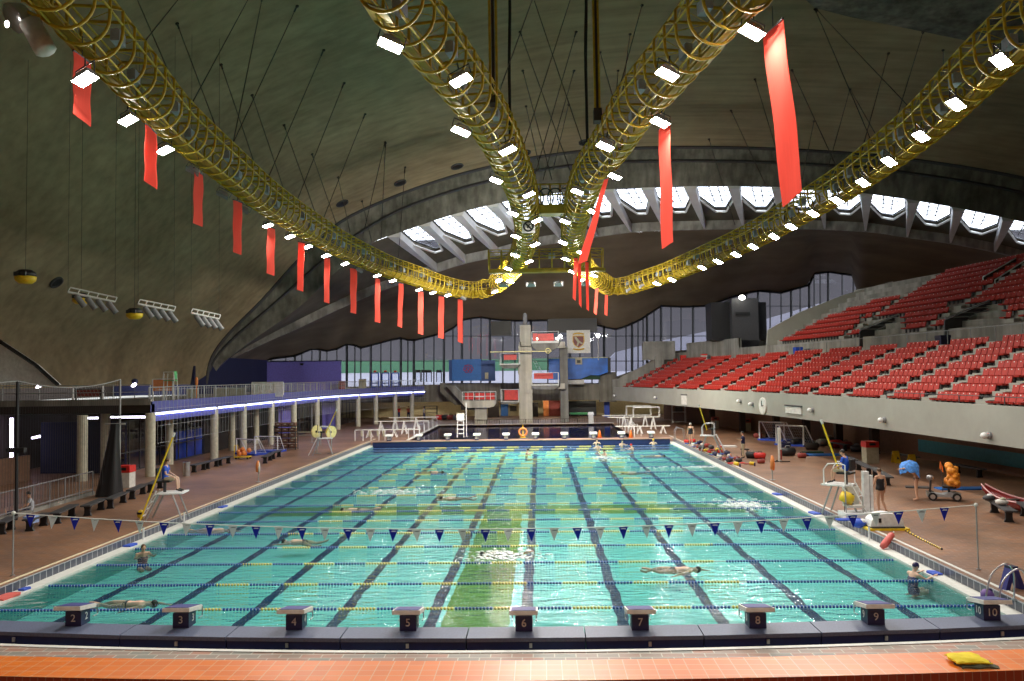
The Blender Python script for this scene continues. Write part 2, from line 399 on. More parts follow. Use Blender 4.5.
# water
def watermat(name, tint, bump, scale):
    wm = bpy.data.materials.new(name); wm.use_nodes = True; nt = wm.node_tree; MAT[name] = wm
    for n in list(nt.nodes): nt.nodes.remove(n)
    o = nt.nodes.new('ShaderNodeOutputMaterial'); t = nt.nodes.new('ShaderNodeBsdfTransparent'); gl = nt.nodes.new('ShaderNodeBsdfGlossy'); mx = nt.nodes.new('ShaderNodeMixShader')
    fz = nt.nodes.new('ShaderNodeFresnel'); fz.inputs['IOR'].default_value = 1.33
    t.inputs['Color'].default_value = (*tint, 1); gl.inputs['Roughness'].default_value = .03
    tc = nt.nodes.new('ShaderNodeTexCoord'); mp = nt.nodes.new('ShaderNodeMapping'); mp.inputs['Scale'].default_value = (.6, 1.5, 1)
    n1 = nt.nodes.new('ShaderNodeTexNoise'); n1.inputs['Scale'].default_value = scale; n1.inputs['Detail'].default_value = 3; n1.inputs['Roughness'].default_value = .5
    n2 = nt.nodes.new('ShaderNodeTexNoise'); n2.inputs['Scale'].default_value = .16; n2.inputs['Detail'].default_value = 2
    nt.links.new(tc.outputs['Object'], mp.inputs[0]); nt.links.new(mp.outputs[0], n1.inputs['Vector']); nt.links.new(tc.outputs['Object'], n2.inputs['Vector'])
    rr = nt.nodes.new('ShaderNodeMapRange'); rr.inputs[1].default_value = .38; rr.inputs[2].default_value = .62; rr.inputs[3].default_value = .35; rr.inputs[4].default_value = 1.0
    nt.links.new(n2.outputs['Fac'], rr.inputs[0])
    ml = nt.nodes.new('ShaderNodeMath'); ml.operation = 'MULTIPLY'; ml.inputs[1].default_value = bump; nt.links.new(rr.outputs[0], ml.inputs[0])
    bp = nt.nodes.new('ShaderNodeBump'); bp.inputs['Distance'].default_value = .12
    nt.links.new(ml.outputs[0], bp.inputs['Strength']); nt.links.new(n1.outputs['Fac'], bp.inputs['Height'])
    nt.links.new(bp.outputs['Normal'], gl.inputs['Normal']); nt.links.new(bp.outputs['Normal'], fz.inputs['Normal'])
    nt.links.new(fz.outputs[0], mx.inputs[0]); nt.links.new(t.outputs[0], mx.inputs[1]); nt.links.new(gl.outputs[0], mx.inputs[2]); nt.links.new(mx.outputs[0], o.inputs[0])
watermat('water', (.72, .93, .92), .8, 2.6)
watermat('deepwater', (.62, .78, 1.0), .15, 1.5)
m = MB(); m.poly([(-12.5, -2.8, 0), (12.5, -2.8, 0), (12.5, 49.7, 0), (-12.5, 49.7, 0)]); struct(m.build('water_pool', 'water'))
m = MB(); m.box((0, 62.65, -2.5), (19.6, 20.7, .2))
for a in ((-9.9, 62.65, -1.1, .2, 20.9, 2.7), (9.9, 62.65, -1.1, .2, 20.9, 2.7), (0, 52.2, -1.1, 20, .2, 2.7), (0, 73.1, -1.1, 20, .2, 2.7)): m.box(a[:3], a[3:])
mat('basinblue', (.02, .11, .55), .5); struct(m.build('wall_diving_basin', 'basinblue'))
m = MB(); m.poly([(-9.8, 52.3, .12), (9.8, 52.3, .12), (9.8, 73, .12), (-9.8, 73, .12)]); struct(m.build('water_diving', 'deepwater'))
m = MB(); m.box((-9.95, 62.6, .31), (.3, 20.8, .06)); struct(m.build('trim_7', 'coping'))
m = MB(); m.box((0, 73.2, .31), (20, .35, .06)); struct(m.build('trim_8', 'coping'))

# near end: white line, brick strip and orange ledge (slightly bowed)
def bow(y_mid, y_end, x, half=10.5): return y_mid + (y_end-y_mid)*(x/half)**2
def strip(name, ym0, ye0, ym1, ye1, z, mt, th=.02, x0=-15, x1=15, n=24):
    b = MB(); xs = [x0+(x1-x0)*i/n for i in range(n+1)]
    for dz in (0,):
        b.loft([[(x, bow(ym0, ye0, x), z) for x in xs], [(x, bow(ym1, ye1, x), z) for x in xs]], flip=True)
    return struct(b.build(name, mt))
m = MB(); xs = [-16+32*i/24 for i in range(25)]
m.loft([[(x, -12, DECK-.01) for x in xs], [(x, bow(-1.28, -.70, x), DECK-.01) for x in xs], [(x, bow(-1.28, -.70, x), -.3) for x in xs]], flip=True)
struct(m.build('floor_near', 'stripbrick'))
strip('trim_9', -1.44, -.85, -1.31, -.72, DECK+.004, 'coping')
LZ = 1.2
pl = [atZ(0, 653, LZ), atZ(514, 660.6, LZ), atZ(1023, 652, LZ)]; pf = [atZ(0, 672.5, LZ), atZ(514, 681, LZ), atZ(1023, 671.5, LZ)]
ym, ye = pl[1].y, (pl[0].y+pl[2].y)/2; fm, fe = pf[1].y, (pf[0].y+pf[2].y)/2
hx = (pl[2].x-pl[0].x)/2
m = MB(); xs = [-15+30*i/24 for i in range(25)]
yb = lambda x: ym+(ye-ym)*(x/hx)**2; yf = lambda x: fm+(fe-fm)*(x/hx)**2
m.loft([[(x, yf(x), LZ) for x in xs], [(x, yb(x), LZ) for x in xs], [(x, yb(x), DECK-.02) for x in xs]], flip=True)
m.loft([[(x, yf(x), DECK-.02) for x in xs], [(x, yf(x), LZ) for x in xs]], mi=1, flip=True)
struct(m.build('wall_ledge', ['orangetile', 'shadedtile']))

# ================================================================ roof shell, ring beam, skylight, far roof
A_px = [(206, 384), (212, 357), (230, 332), (262, 300), (300, 258), (340, 222), (390, 198), (440, 180), (480, 169), (530, 158), (600, 149.5), (700, 147), (800, 150), (900, 158), (1024, 178), (1150, 212), (1290, 290)]
A = catmull([atY(u, v, 60) for u, v in A_px], 4)
rows = []
NT = 14
for k in range(NT+1):
    t = k/NT; row = []
    for p in A:
        h = max(0, (p.z-6)/22)
        q = Vector((p.x*(1+.25*t), 60-88*t, p.z+(4.5*math.sin(PI*t*.75)+2*t)*h))
        row.append(q)
    rows.append(row)
m = MB(); m.loft(rows); shell = struct(m.build('ceiling', 'shell', smooth=True))
SHELL = BVHTree.FromPolygons([tuple(v) for v in m.v], m.f)
def on_shell(u, v):
    d = ray(u, v).normalized(); h = SHELL.ray_cast(CAM, d)
    return (h[0], h[1], d) if h[0] is not None else (None, None, d)
# ring beam under the skylight
mid_px = [(206, 386), (214, 360), (236, 336), (272, 306), (312, 270), (352, 238), (400, 210), (450, 192), (490, 181), (535, 171), (600, 163), (700, 161), (800, 164), (900, 172), (1024, 193), (1150, 228), (1290, 306)]
low_px = [(209, 388), (220, 366), (250, 342), (298, 308), (335, 273), (368, 245), (410, 229), (455, 214), (495, 204), (540, 195), (603, 189.5), (700, 186), (800, 188), (900, 198), (1024, 222), (1150, 256), (1290, 330)]
Am = catmull([atY(u, v, 60.6) for u, v in mid_px], 4); Al = catmull([atY(u, v, 61.5) for u, v in low_px], 4)
off = [p+Vector((0, .25, 0)) for p in Am]
m = MB(); m.loft([A, Am, off, Al]); struct(m.build('ceiling_beam', 'beam', smooth=False))
m = MB(); m.tube([p-Vector((0, .12, 0)) for p in A], .22, 5); struct(m.build('trim_10', 'darkgrey'))
m = MB(); m.tube([p-Vector((0, .05, 0)) for p in Am], .16, 5); struct(m.build('trim_11', 'darkgrey'))
ring_px = [(212, 388), (228, 359), (300, 319), (374, 285), (436, 264), (465, 255), (497, 248), (530, 239), (563, 233.5), (600, 228), (640, 223), (704, 221), (783, 220), (865, 223), (907, 229), (950, 235), (1000, 245), (1040, 256), (1150, 290), (1290, 345)]
YR = 74
R1 = catmull([atY(u, v, YR) for u, v in ring_px], 3)
R2 = catmull([atY(u, v+(9 if u > 240 else 3), YR+.4) for u, v in ring_px], 3)
m = MB(); m.loft([R1, [p-Vector((0, .35, 0.02)) for p in R1], [p-Vector((0, .35, 0)) for p in R2], R2]); struct(m.build('ceiling_ring', 'ring'))
# fins and skylight bays
fin_u = [393, 424, 457, 492, 528, 568, 607, 647, 690, 734, 778, 821, 866, 913, 959, 1008, 1062]
fin_b = [(436, 263), (465, 254), (497, 247), (530, 239), (563, 233), (597, 228), (630, 224), (664, 222), (704, 221), (743, 220), (783, 220), (825, 221), (865, 223), (907, 229), (950, 235), (994, 243), (1040, 256)]
low_w = list(zip([u for u, v in low_px], [atY(u, v, 61.5) for u, v in low_px]))
def low_at(u):
    us = [a for a, b in low_px]; pts = Al
    # densest match on the smooth curve
    return min(pts_dense, key=lambda p: abs(pix(p)[0]-u))
pts_dense = interp_rows(Al, 900)
T = [low_at(u) for u in fin_u]; R1d = interp_rows(R1, 900); Bn = [min(R1d, key=lambda p: abs(pix(p)[0]-u)) for u, v in fin_b]
def tang(p):
    k = min(range(len(pts_dense)), key=lambda i: (pts_dense[i]-p).length); d = pts_dense[min(k+3, 899)]-pts_dense[max(k-3, 0)]; return d/abs(d.x)
TV = [tang(p) for p in T]
for i, (t, bb) in enumerate(zip(T, Bn)):
    d = (bb-t); up = Vector((0, 0, 1)); wdt = .70
    m = MB(); a0 = t+Vector((0, 0, .3)); sidev = Vector((1, 0, 0))
    top = [t+TV[i]*wdt+Vector((0, 0, .12)), t-TV[i]*wdt+Vector((0, 0, .12)), bb-sidev*.12, bb+sidev*.12]
    dn = [t+sidev*wdt*.8-up*.25, t-sidev*wdt*.8-up*.25, bb-sidev*.1-up*.9, bb+sidev*.1-up*.9]
    m.add(top+dn, [(0, 1, 2, 3), (4, 7, 6, 5), (0, 4, 5, 1), (1, 5, 6, 2), (2, 6, 7, 3), (3, 7, 4, 0)])
    struct(m.build('trim_%d' % (20+i), 'fin'))
for i in range(len(T)-1):
    t0, t1, b0, b1 = T[i], T[i+1], Bn[i], Bn[i+1]; wv = Vector((.62, 0, 0))
    t0 = t0+TV[i]*.62; t1 = t1-TV[i+1]*.62
    L = lambda a, bb, k: a.lerp(bb, k)
    mid = lambda k, s: L(L(t0, b0, k), L(t1, b1, k), s)
    hexa = [mid(0, 0), mid(0, 1), mid(.34, 1), mid(.68, .66), mid(.68, .36), mid(.34, 0)]
    outer = [mid(0, 0), mid(0, 1), mid(.34, 1), mid(1, 1), mid(1, 0), mid(.34, 0)]
    lift = Vector((0, .2, .5))
    win = MB(); win.prism([p+lift for p in hexa], (0, 0, .05)); wo = struct(win.build('window_%d' % (10+i), 'skyglass'))
    fr = MB(); H = [p for p in hexa]
    fr.tube([p+lift*.8 for p in H], .11, 4, closed=True)
    for s in (.36, .66):
        k = .3+.34*(1-abs(s-.5)*1.2)
        fr.bar(mid(0, s)+lift, mid(min(k, .6), .5+(s-.5)*.7)+lift, .06, 4)
    for k in (.12, .24, .36, .5):
        e = 0 if k <= .3 else (k-.3)/.32*.36
        fr.bar(mid(k, e)+lift, mid(k, 1-e)+lift, .05, 4)
    f = fr.build('frame', 'darkgrey', wo)
    so = MB(); Hl = [p+lift*.6 for p in hexa]; so.poly([hexa[2], outer[3], Hl[3], Hl[2]][:4] if False else [Hl[2], outer[2], outer[3], Hl[3]])
    so.poly([Hl[3], outer[3], outer[4], Hl[4]]); so.poly([Hl[4], outer[4], outer[5], Hl[5]])
    so.poly([hexa[0], hexa[1], Hl[1], Hl[0]]); so.poly([hexa[2], Hl[2], Hl[1], hexa[1]]); so.poly([hexa[5], hexa[0], Hl[0], Hl[5]])
    lip = [p-Vector((0, .05, .1)) for p in (hexa[5], hexa[4], hexa[3], hexa[2])]
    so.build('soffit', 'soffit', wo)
    lp = MB(); lp.tube(lip, .13, 4); lp.build('lip', 'offwhite', wo)
# solid soffit left of the first bay and right of the last
i0 = min(range(len(Al)), key=lambda i: (Al[i]-T[0]).length); j0 = min(range(len(R1)), key=lambda i: (R1[i]-Bn[0]).length)
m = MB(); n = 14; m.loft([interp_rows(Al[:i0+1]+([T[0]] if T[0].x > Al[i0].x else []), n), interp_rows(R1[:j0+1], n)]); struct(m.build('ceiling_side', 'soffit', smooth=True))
i1 = min(range(len(Al)), key=lambda i: (Al[i]-T[-1]).length); j1 = min(range(len(R1)), key=lambda i: (R1[i]-Bn[-1]).length)
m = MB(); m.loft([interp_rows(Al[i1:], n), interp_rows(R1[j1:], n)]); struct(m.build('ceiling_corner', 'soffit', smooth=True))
# far roof down to the scalloped head of the rear glazing
head_px = [(180, 390), (228, 385), (258, 364), (271, 359), (277, 356), (286, 357), (295, 356), (312, 349), (320, 349.5), (327, 351), (337, 349), (347, 344), (354, 345), (361, 348), (376, 344), (391, 340), (400, 338), (412, 341), (432, 336), (450, 331), (462, 320), (480, 317), (496, 320), (520, 321), (560, 320), (580, 322), (600, 325), (610, 330), (620, 329), (640, 320), (661, 306), (685, 307), (708, 306), (735, 296), (758, 291), (781, 293), (809, 285), (814, 274), (828, 272), (856, 276), (858, 300), (930, 312), (1040, 320), (1290, 380)]
YB = 88
Hd = [atY(u, v, YB) for u, v in head_px]
n = 120
ring_d = interp_rows(R2, n)
# pair by picture abscissa so the ruled surface does not twist
us = [210+ (1285-210)*i/(n-1) for i in range(n)]
def at_u(poly, u):
    for a, b2 in zip(poly, poly[1:]):
        ua, ub = pix(a)[0], pix(b2)[0]
        if ua <= u <= ub: return a.lerp(b2, (u-ua)/max(1e-6, ub-ua))
    return poly[0] if u < pix(poly[0])[0] else poly[-1]
rw = []
top = [at_u(R2, u) for u in us]; bot = [at_u(Hd, u) for u in us]
for k in range(6):
    t = k/5; rw.append([a.lerp(b2, t)+Vector((0, 0, 1.2*math.sin(PI*t))) for a, b2 in zip(top, bot)])
m = MB(); m.loft(rw); struct(m.build('ceiling_far', 'farroof', smooth=True))

# ================================================================ rear wall and glazing
sill_px = [(180, 392), (258, 388), (345, 387), (455, 384), (470, 383), (598, 383), (612, 378), (640, 368), (662, 352), (730, 346), (768, 338), (800, 318), (845, 302), (858, 300)]
Sl = [atY(u, v, YB) for u, v in sill_px]
def head_at(u): return at_u(Hd, u)
def sill_at(u): return at_u(Sl, u)
cols = [258, 271, 286, 295, 302, 312, 320, 327, 337, 347, 355, 361, 371, 381, 391, 401, 408, 414, 424, 434, 444, 453, 462, 471, 481, 490, 503, 515, 531, 548, 560, 570, 580, 592, 604, 616, 626, 632, 638, 643, 647, 654, 661, 671, 681, 693, 708, 719, 730, 746, 758, 770, 781, 791, 800, 809, 814, 820, 828, 842, 853, 857]
for i, (a, c) in enumerate([(258, 347), (347, 414), (414, 462), (462, 531), (531, 604), (604, 661), (661, 708), (708, 758), (758, 809), (809, 857)]):
    inside = [u for u in cols if a <= u <= c]
    pn = MB(); pn.poly([sill_at(u) for u in inside] + [head_at(u) for u in inside][::-1])
    w_ = struct(pn.build('window_%d' % (40+i), 'glass'))
    fr = MB()
    for u in inside:
        fr.bar(sill_at(u)-Vector((0, .1, 0)), head_at(u)-Vector((0, .1, -.3)), .09 if inside.index(u) % 3 else .17, 4)
    for v in (306, 336, 361):
        seg = []
        for u in inside:
            p = atY(u, v+(-.0)*u, YB-.1)
            if sill_at(u).z+.3 < p.z < head_at(u).z-.2: seg.append(p)
            else:
                if len(seg) > 1: fr.tube(seg, .055, 4)
                seg = []
        if len(seg) > 1: fr.tube(seg, .055, 4)
    for p, q in zip(inside, inside[1:]): fr.bar(head_at(p)-Vector((0, .15, 0)), head_at(q)-Vector((0, .15, 0)), .14, 4)
    fr.build('frame', 'blackframe', w_)
# wall under the sill, recess behind
m = MB()
zr = atY(505, 399, YB).z
low = [Vector((p.x, YB, zr)) for p in Sl]
low[-1] = Vector((60, YB, zr)); Sl2 = Sl+[]
Sl2[-1] = Sl[-1]
m.poly([Vector((-40, YB, zr)), Vector((60, YB, zr)), Vector((60, YB, 22)), head_at(858), *[p for p in Sl[::-1]], Vector((-40, YB, 5))])
m.poly([(-40, YB, zr), (60, YB, zr), (60, 93, zr), (-40, 93, zr)])
m.box((0, YB+.15, zr-.12), (150, .3, .26)); struct(m.build('wall_rear', 'rearwall'))  # lip added below the wall to hide the recess tubes
m = MB(); m.poly([(-40, 93, 0), (60, 93, 0), (60, 93, zr), (-40, 93, zr)]); struct(m.build('wall_recess', 'cream'))
# what lies outside the rear glazing
m = MB(); m.poly([(-90, YB+.5, 4.6), (110, YB+.5, 4.6), (160, 127, 6.75), (-140, 127, 6.75)]); struct(m.build('ground_outside', 'snow'))
m = MB(); m.box((-10, 128, 7.8), (130, 2, 2.2)); struct(m.build('terrain_lawn', 'lawn'))
m = MB(); m.prism([atY(u, v, 120) for u, v in [(596, 372), (616, 352), (660, 341), (770, 318), (860, 292), (900, 330), (640, 385)]], (0, 2, 0)); struct(m.build('ground_snow_bank', 'snow'))
m = MB(); m.prism([(-90, 150, 5), (130, 150, 5), (130, 150, 34), (40, 150, 36), (-90, 150, 34)], (0, 6, 0)); struct(m.build('exterior_hall', 'outwall'))
# ================================================================ side and back walls that close the hall
m = MB(); m.poly([(-80, -27, -1), (100, -27, -1), (100, -27, 45), (-80, -27, 45)]); struct(m.build('wall_back', 'shell'))
m = MB(); m.poly([(-39, -27, 0), (-39, 93, 0), (-39, 93, 8), (-39, -27, 8)]); struct(m.build('wall_left', 'darkbrown'))
m = MB(); m.poly([(80, -27, 0), (80, 93, 0), (80, 93, 16), (80, -27, 16)]); struct(m.build('wall_right', 'soffit'))
# buttress wall at the far left; its white stands in for gallery lamplight
BW = min([on_shell(u, v)[0].y for u, v in [(2, 345), (35, 367), (50, 380), (2, 380)] if on_shell(u, v)[0] is not None]+[40])-1.0
m = MB(); m.prism([atY(-30, 325, BW), atY(0, 342, BW), atY(35, 365, BW), atY(57, 385, BW), atY(-30, 385, BW)], (0, .5, 0)); struct(m.build('wall_buttress', 'white'))
m = MB(); m.tube([atY(-30, 324, BW-.1), atY(0, 341.5, BW-.1), atY(35, 364.5, BW-.1), atY(58, 385, BW-.1)], .12, 4); struct(m.build('trim_12', 'black'))
# ================================================================ the yellow lighting gantry
glow('lampglow', (1.0, .95, .87), 310.0)
glow('lampdim', (1.0, .9, .8), 8.0)
GA, GB = 16.3, .028
def at_pl(u, v, dz=0.0):
    d = ray(u, v); # z = GA - GB*(Y - CAM.y) + dz
    t = (GA+dz-CAM.z)/(d.z+GB*d.y); return CAM+d*t
def frame_at(P, i):
    t = (P[min(i+1, len(P)-1)]-P[max(i-1, 0)]).normalized()
    s = t.cross(Vector((0, 0, 1))).normalized(); return t, s, s.cross(t)
HW, HT, HB = .74, .62, -.92
def hoop_shape():
    pts = []
    for k in range(13):
        a = PI + PI*k/12; pts.append((HW*math.cos(a), -.12+(.80)*math.sin(a)))
    pts += [(HW, HT-.12), (HW-.12, HT), (-HW+.12, HT), (-HW, HT-.12)]
    return pts
hm = MB(); hm.tube([(x, 0, z) for x, z in hoop_shape()], .048, 5, closed=True)
HOOP = hm.mesh('hoop', 'gantryyellow', smooth=True)
bm_ = MB(); bm_.box((0, 0, 0), (.26, .5, .34)); bm_.box((0, .0, .2), (.1, .3, .08)); BALL = bm_.mesh('ballast_box', 'ballast')
def place(ob, P, t, s, up):
    M = Matrix((s, t, up)).transposed().to_4x4(); M.translation = P; ob.matrix_world = M
def arm(px, name, label, outer, step=.95, plate=True, group=None, world=None):
    P = world if world else [at_pl(u, v) for u, v in px]
    P = resample(catmull(P, 8), step)
    root = thing(name, label, 'lighting gantry', P[0]-Vector((0, 0, .92)), group); o0 = root.location
    S = [frame_at(P, i) for i in range(len(P))]
    for i, p in enumerate(P):
        h = bpy.data.objects.new('hoop', HOOP); COL.objects.link(h); h.parent = root; place(h, p-o0, *S[i])
    def path(x, z): return [p+S[i][1]*x+S[i][2]*z for i, p in enumerate(P)]
    c = MB()
    for x, z in ((HW-.1, HT), (-HW+.1, HT), (HW, .1), (-HW, .1), (.32, -.80), (-.32, -.80)): c.tube(path(x, z), .036, 5)
    c.build('rails', 'gantryyellow', root, smooth=True)
    b = MB(); z1 = path(HW, HT-.1); z2 = path(HW, .1); z3 = path(-HW, HT-.1); z4 = path(-HW, .1); z5 = path(HW-.1, HT); z6 = path(-HW+.1, HT)
    for i in range(len(P)-1):
        for a, d in ((z1, z2), (z3, z4), (z5, z6)):
            q = (a, d) if i % 2 == 0 else (d, a); b.bar(q[0][i], q[1][i+1], .014, 4)
    b.build('bracing', 'gantryyellow', root)
    if plate:
        d = MB(); a1 = []; a2 = []; a3 = []
        for i, p in enumerate(P):
            w = 1+.06*math.sin(i*2.1); a1.append(p+S[i][1]*outer*.02-S[i][2]*.85); a2.append(p+S[i][1]*outer*.60*w-S[i][2]*.62); a3.append(p+S[i][1]*outer*.70*w-S[i][2]*.05)
        d.loft([a1, a2, a3]); d.loft([[q+Vector((0, 0, .03)) for q in r] for r in (a3, a2, a1)])
        d.build('deck_plate', 'gantryplate', root)
    for i in range(2, len(P)-2, 3):
        h = bpy.data.objects.new('ballast_box', BALL); COL.objects.link(h); h.parent = root
        t, s, up = S[i]; place(h, p*0+P[i]-o0+s*(.28 if i % 2 else -.25)+up*.15, t, s, up)
    return root, P
L_px = [(30, -48), (60, -12), (85, 16), (107, 42), (142, 82), (177, 121), (228, 165), (272, 201), (328, 237), (361, 254), (388, 266), (409, 273), (438, 283), (462, 288.5), (480, 289), (492, 285)]
CL_px = [(385, -24), (399, 0), (423, 30), (446, 60), (476, 100), (497, 134), (510, 162), (521, 188), (525.5, 210), (527, 230), (524, 247), (517, 262), (507, 274), (497, 283)]
CR_px = [(748, -24), (724, 0), (685, 47), (664, 72), (636, 105), (614, 140), (592, 170), (584, 188), (577, 210), (573, 232), (574, 250), (582, 264), (592, 275), (604, 283)]
R_px = [(1090, -35), (1050, 3), (1007, 42), (980, 67), (933, 114), (902, 140), (855, 175), (835, 188), (796, 211), (753, 235), (694, 261), (670, 271), (645, 279), (630, 284), (614, 286), (604, 284)]
arm(L_px, 'lighting_gantry', 'yellow caged lighting gantry along the left side, carrying the long row of coral banners', -1)
arm(CL_px, 'lighting_gantry', 'yellow caged gantry arm left of centre, with the white prohibition sign', -1)
arm(CR_px, 'lighting_gantry', 'yellow caged gantry arm right of centre, beside the largest coral banner', 1)
arm(R_px, 'lighting_gantry', 'yellow caged lighting gantry over the right side, floodlights below and no banners', 1)
a_, b_ = at_pl(489, 259.5), at_pl(604, 259)
b_.y = a_.y
arm(None, 'gantry_bridge', 'short yellow caged bridge crossing both middle gantry arms at their far end', 1, plate=False, world=[a_, a_.lerp(b_, .5), b_])
m = MB(); m.box((a_+b_)/2-Vector((0, 0, .95)), ((b_-a_).length, .8, .22)); bo = [o for o in COL.objects if o.name == 'gantry_bridge'][0]; m.build('deck_plate', 'gantryplate', bo)
BRIDGE = (a_.copy(), b_.copy())
# open cross beam higher up between the middle arms
a_, b_ = at_pl(531, 211), at_pl(580, 210); b_.y = a_.y
root = thing('gantry_bridge', 'flat yellow cross beam linking the two middle gantry arms below the skylight', 'lighting gantry', a_)
m = MB(); m.box((a_+b_)/2, ((b_-a_).length, .9, .5)); m.build('deck_plate', 'gantryplate', root)
m = MB()
for dz in (.9, 1.5): m.bar(a_+Vector((0, 0, dz)), b_+Vector((0, 0, dz)), .05, 5)
for k in range(6): p = a_.lerp(b_, k/5); m.bar(p, p+Vector((0, 0, 1.5)), .04, 4)
m.build('rails', 'gantryyellow', root)
p = MB()
for k in range(5):
    q = a_.lerp(b_, (k+.5)/5)+Vector((0, -.1, .7)); c = [q+Vector((.45*math.cos(t*PI/5), 0, .55*math.sin(t*PI/5))) for t in range(10)]; p.tube(c, .04, 4, closed=True)
p.build('cable_loops', 'darkgrey', root)
# prohibition sign
c0 = at_pl(528.5, 226.5, -1.15); sc = (c0-CAM).dot(FW)/FPX
root = thing('prohibition_sign', 'white square sign with a black crossed-out circle on the middle gantry arm', 'sign', c0-Vector((0, 0, 6.5*sc)))
m = MB(); m.box(c0, (13*sc, .06, 13*sc)); m.build('plate', 'offwhite', root)
m = MB(); r = 4.6*sc; m.tube([c0+Vector((r*math.cos(t*PI/12), -.05, r*math.sin(t*PI/12))) for t in range(24)], .9*sc, 5, closed=True)
m.bar(c0+Vector((-r*.7, -.05, r*.7)), c0+Vector((r*.7, -.05, -r*.7)), .75*sc, 4); m.bar(c0+Vector((-r*.25, -.045, -r*.35)), c0+Vector((r*.3, -.045, r*.4)), .9*sc, 4)
m.build('symbol', 'black', root)

# ================================================================ floodlights
def make_flood(lens='lampglow'):
    r = thing('floodlight', 'x', 'floodlight')
    h = MB(); h.add([(-.36, -.2, .02), (.36, -.2, .02), (.36, .2, .02), (-.36, .2, .02), (-.2, -.1, .3), (.2, -.1, .3), (.2, .1, .3), (-.2, .1, .3)],
                    [(4, 5, 6, 7), (0, 1, 5, 4), (1, 2, 6, 5), (2, 3, 7, 6), (3, 0, 4, 7), (0, 3, 2, 1)]); h.build('housing', 'grey', r, local=True)
    l = MB(); l.add([(-.33, -.18, 0), (.33, -.18, 0), (.33, .18, 0), (-.33, .18, 0)], [(3, 2, 1, 0)]); l.build('lens', lens, r, local=True)
    b = MB(); b.tube([(-.4, 0, .1), (-.4, 0, .48), (.4, 0, .48), (.4, 0, .1)], .025, 4); b.bar((0, 0, .48), (0, 0, .75), .03, 4); b.build('bracket', 'darkgrey', r, local=True)
    return r
F_L = [(85, 80), (128, 121), (165, 151), (268, 226), (290, 237), (308, 247), (326, 256), (345, 264), (377, 276), (393, 281), (419, 290), (433, 293), (448, 295.5), (390, 275)]
F_L.pop()
F_LD = [(192, 172), (243, 211), (222, 196), (359, 271), (463, 299)]
F_CL = [(390, 46), (461, 81), (461, 132), (508, 151), (496, 181), (529, 195), (513, 214), (537, 221), (516, 237), (535, 245), (515, 255.5), (529, 262), (508, 269), (499, 281), (510, 282), (495, 292)]
F_CR = [(752, 33), (667, 75), (660, 123), (605, 147), (615, 177), (577, 192), (593, 212), (565, 222), (563, 243), (566, 259.5), (581, 253), (572, 272), (583, 281), (594, 276)]
F_R = [(1001, 62), (956, 105), (921, 137), (889, 162), (863, 183), (837, 201), (813, 214), (791, 227), (774, 237), (753, 247), (736, 255), (718, 262), (702, 268), (672, 280), (657, 284)]
F_RD = [(642, 287), (629, 291)]
proto = make_flood(); protoD = make_flood('grey')
first = {id(proto): True, id(protoD): True}
def put_flood(pr, u, v, rot, label, group, lift=-1.15):
    p = at_pl(u, v, lift)
    if first.get(id(pr)): o = pr; first[id(pr)] = False; o.location = p; o['label'] = label; o['group'] = group
    else: o = dup(pr, p, None, label, group)
    o.rotation_euler = rot; return o
def flood_row(lst, rot, side, group, pr, what):
    for i, (u, v) in enumerate(lst):
        put_flood(pr, u, v, rot(i), '%s floodlight under the %s, %s from the camera end' % (what, side, ORD[i]), group, -2.1 if (lst is F_L and i == 0) else -1.15).scale = (.76 if v > 170 and lst is not F_R else .9,)*3
flood_row(F_L, lambda i: (-.18, -.25, -.4), 'left gantry with the banner row', 'floodlights on the left gantry', proto, 'lit')
flood_row(F_CL, lambda i: ((-.2, -.3, -.4) if i % 2 else (-.2, .3, .4)), 'gantry arm left of centre', 'floodlights on the arm left of centre', proto, 'lit')
flood_row(F_CR, lambda i: (-.2, .3, .4), 'gantry arm right of centre', 'floodlights on the arm right of centre', proto, 'lit')
flood_row(F_R, lambda i: (-.18, .35, .55), 'right-hand gantry above the seats side', 'floodlights on the right gantry', proto, 'lit')
flood_row(F_LD, lambda i: (-.35, .45, .35), 'left gantry with the banner row', 'floodlights on the left gantry', protoD, 'switched-off')
flood_row(F_RD, lambda i: (-.35, -.5, .6), 'far turn of the right gantry', 'floodlights on the right gantry', protoD, 'switched-off')
# the big double projector on an outrigger at the near left
p = at_pl(22, 18, .3); root = thing('stage_projector', 'large grey double floodlight on an outrigger of the left gantry', 'floodlight', p)
m = MB(); m.lathe([(.12, .5), (.34, .35), (.42, 0), (.40, -.02)], p+Vector((-.25, 0, 0)), 12, M=Matrix.Rotation(-.9, 3, 'X') @ Matrix.Rotation(.5, 3, 'Y')); m.build('lamp_housing', 'steel', root, smooth=True)
m = MB(); m.lathe([(.30, 0), (.30, -.9), (.24, -.95)], p+Vector((.25, 0, -.15)), 10, M=Matrix.Rotation(-.5, 3, 'Y')); m.build('lamp_barrel', 'offwhite', root, smooth=True)
m = MB(); m.ball(p+Vector((-.22, -.30, -.30)), (.07, .05, .10), 8); m.build('bulb', 'lampdim', root, smooth=True)
m = MB(); m.bar(at_pl(50, 22, .2), p+Vector((0, 0, .25)), .05, 5); m.bar(at_pl(60, 5, .3), p+Vector((0, 0, .5)), .05, 5); m.build('outrigger', 'gantryyellow', root)

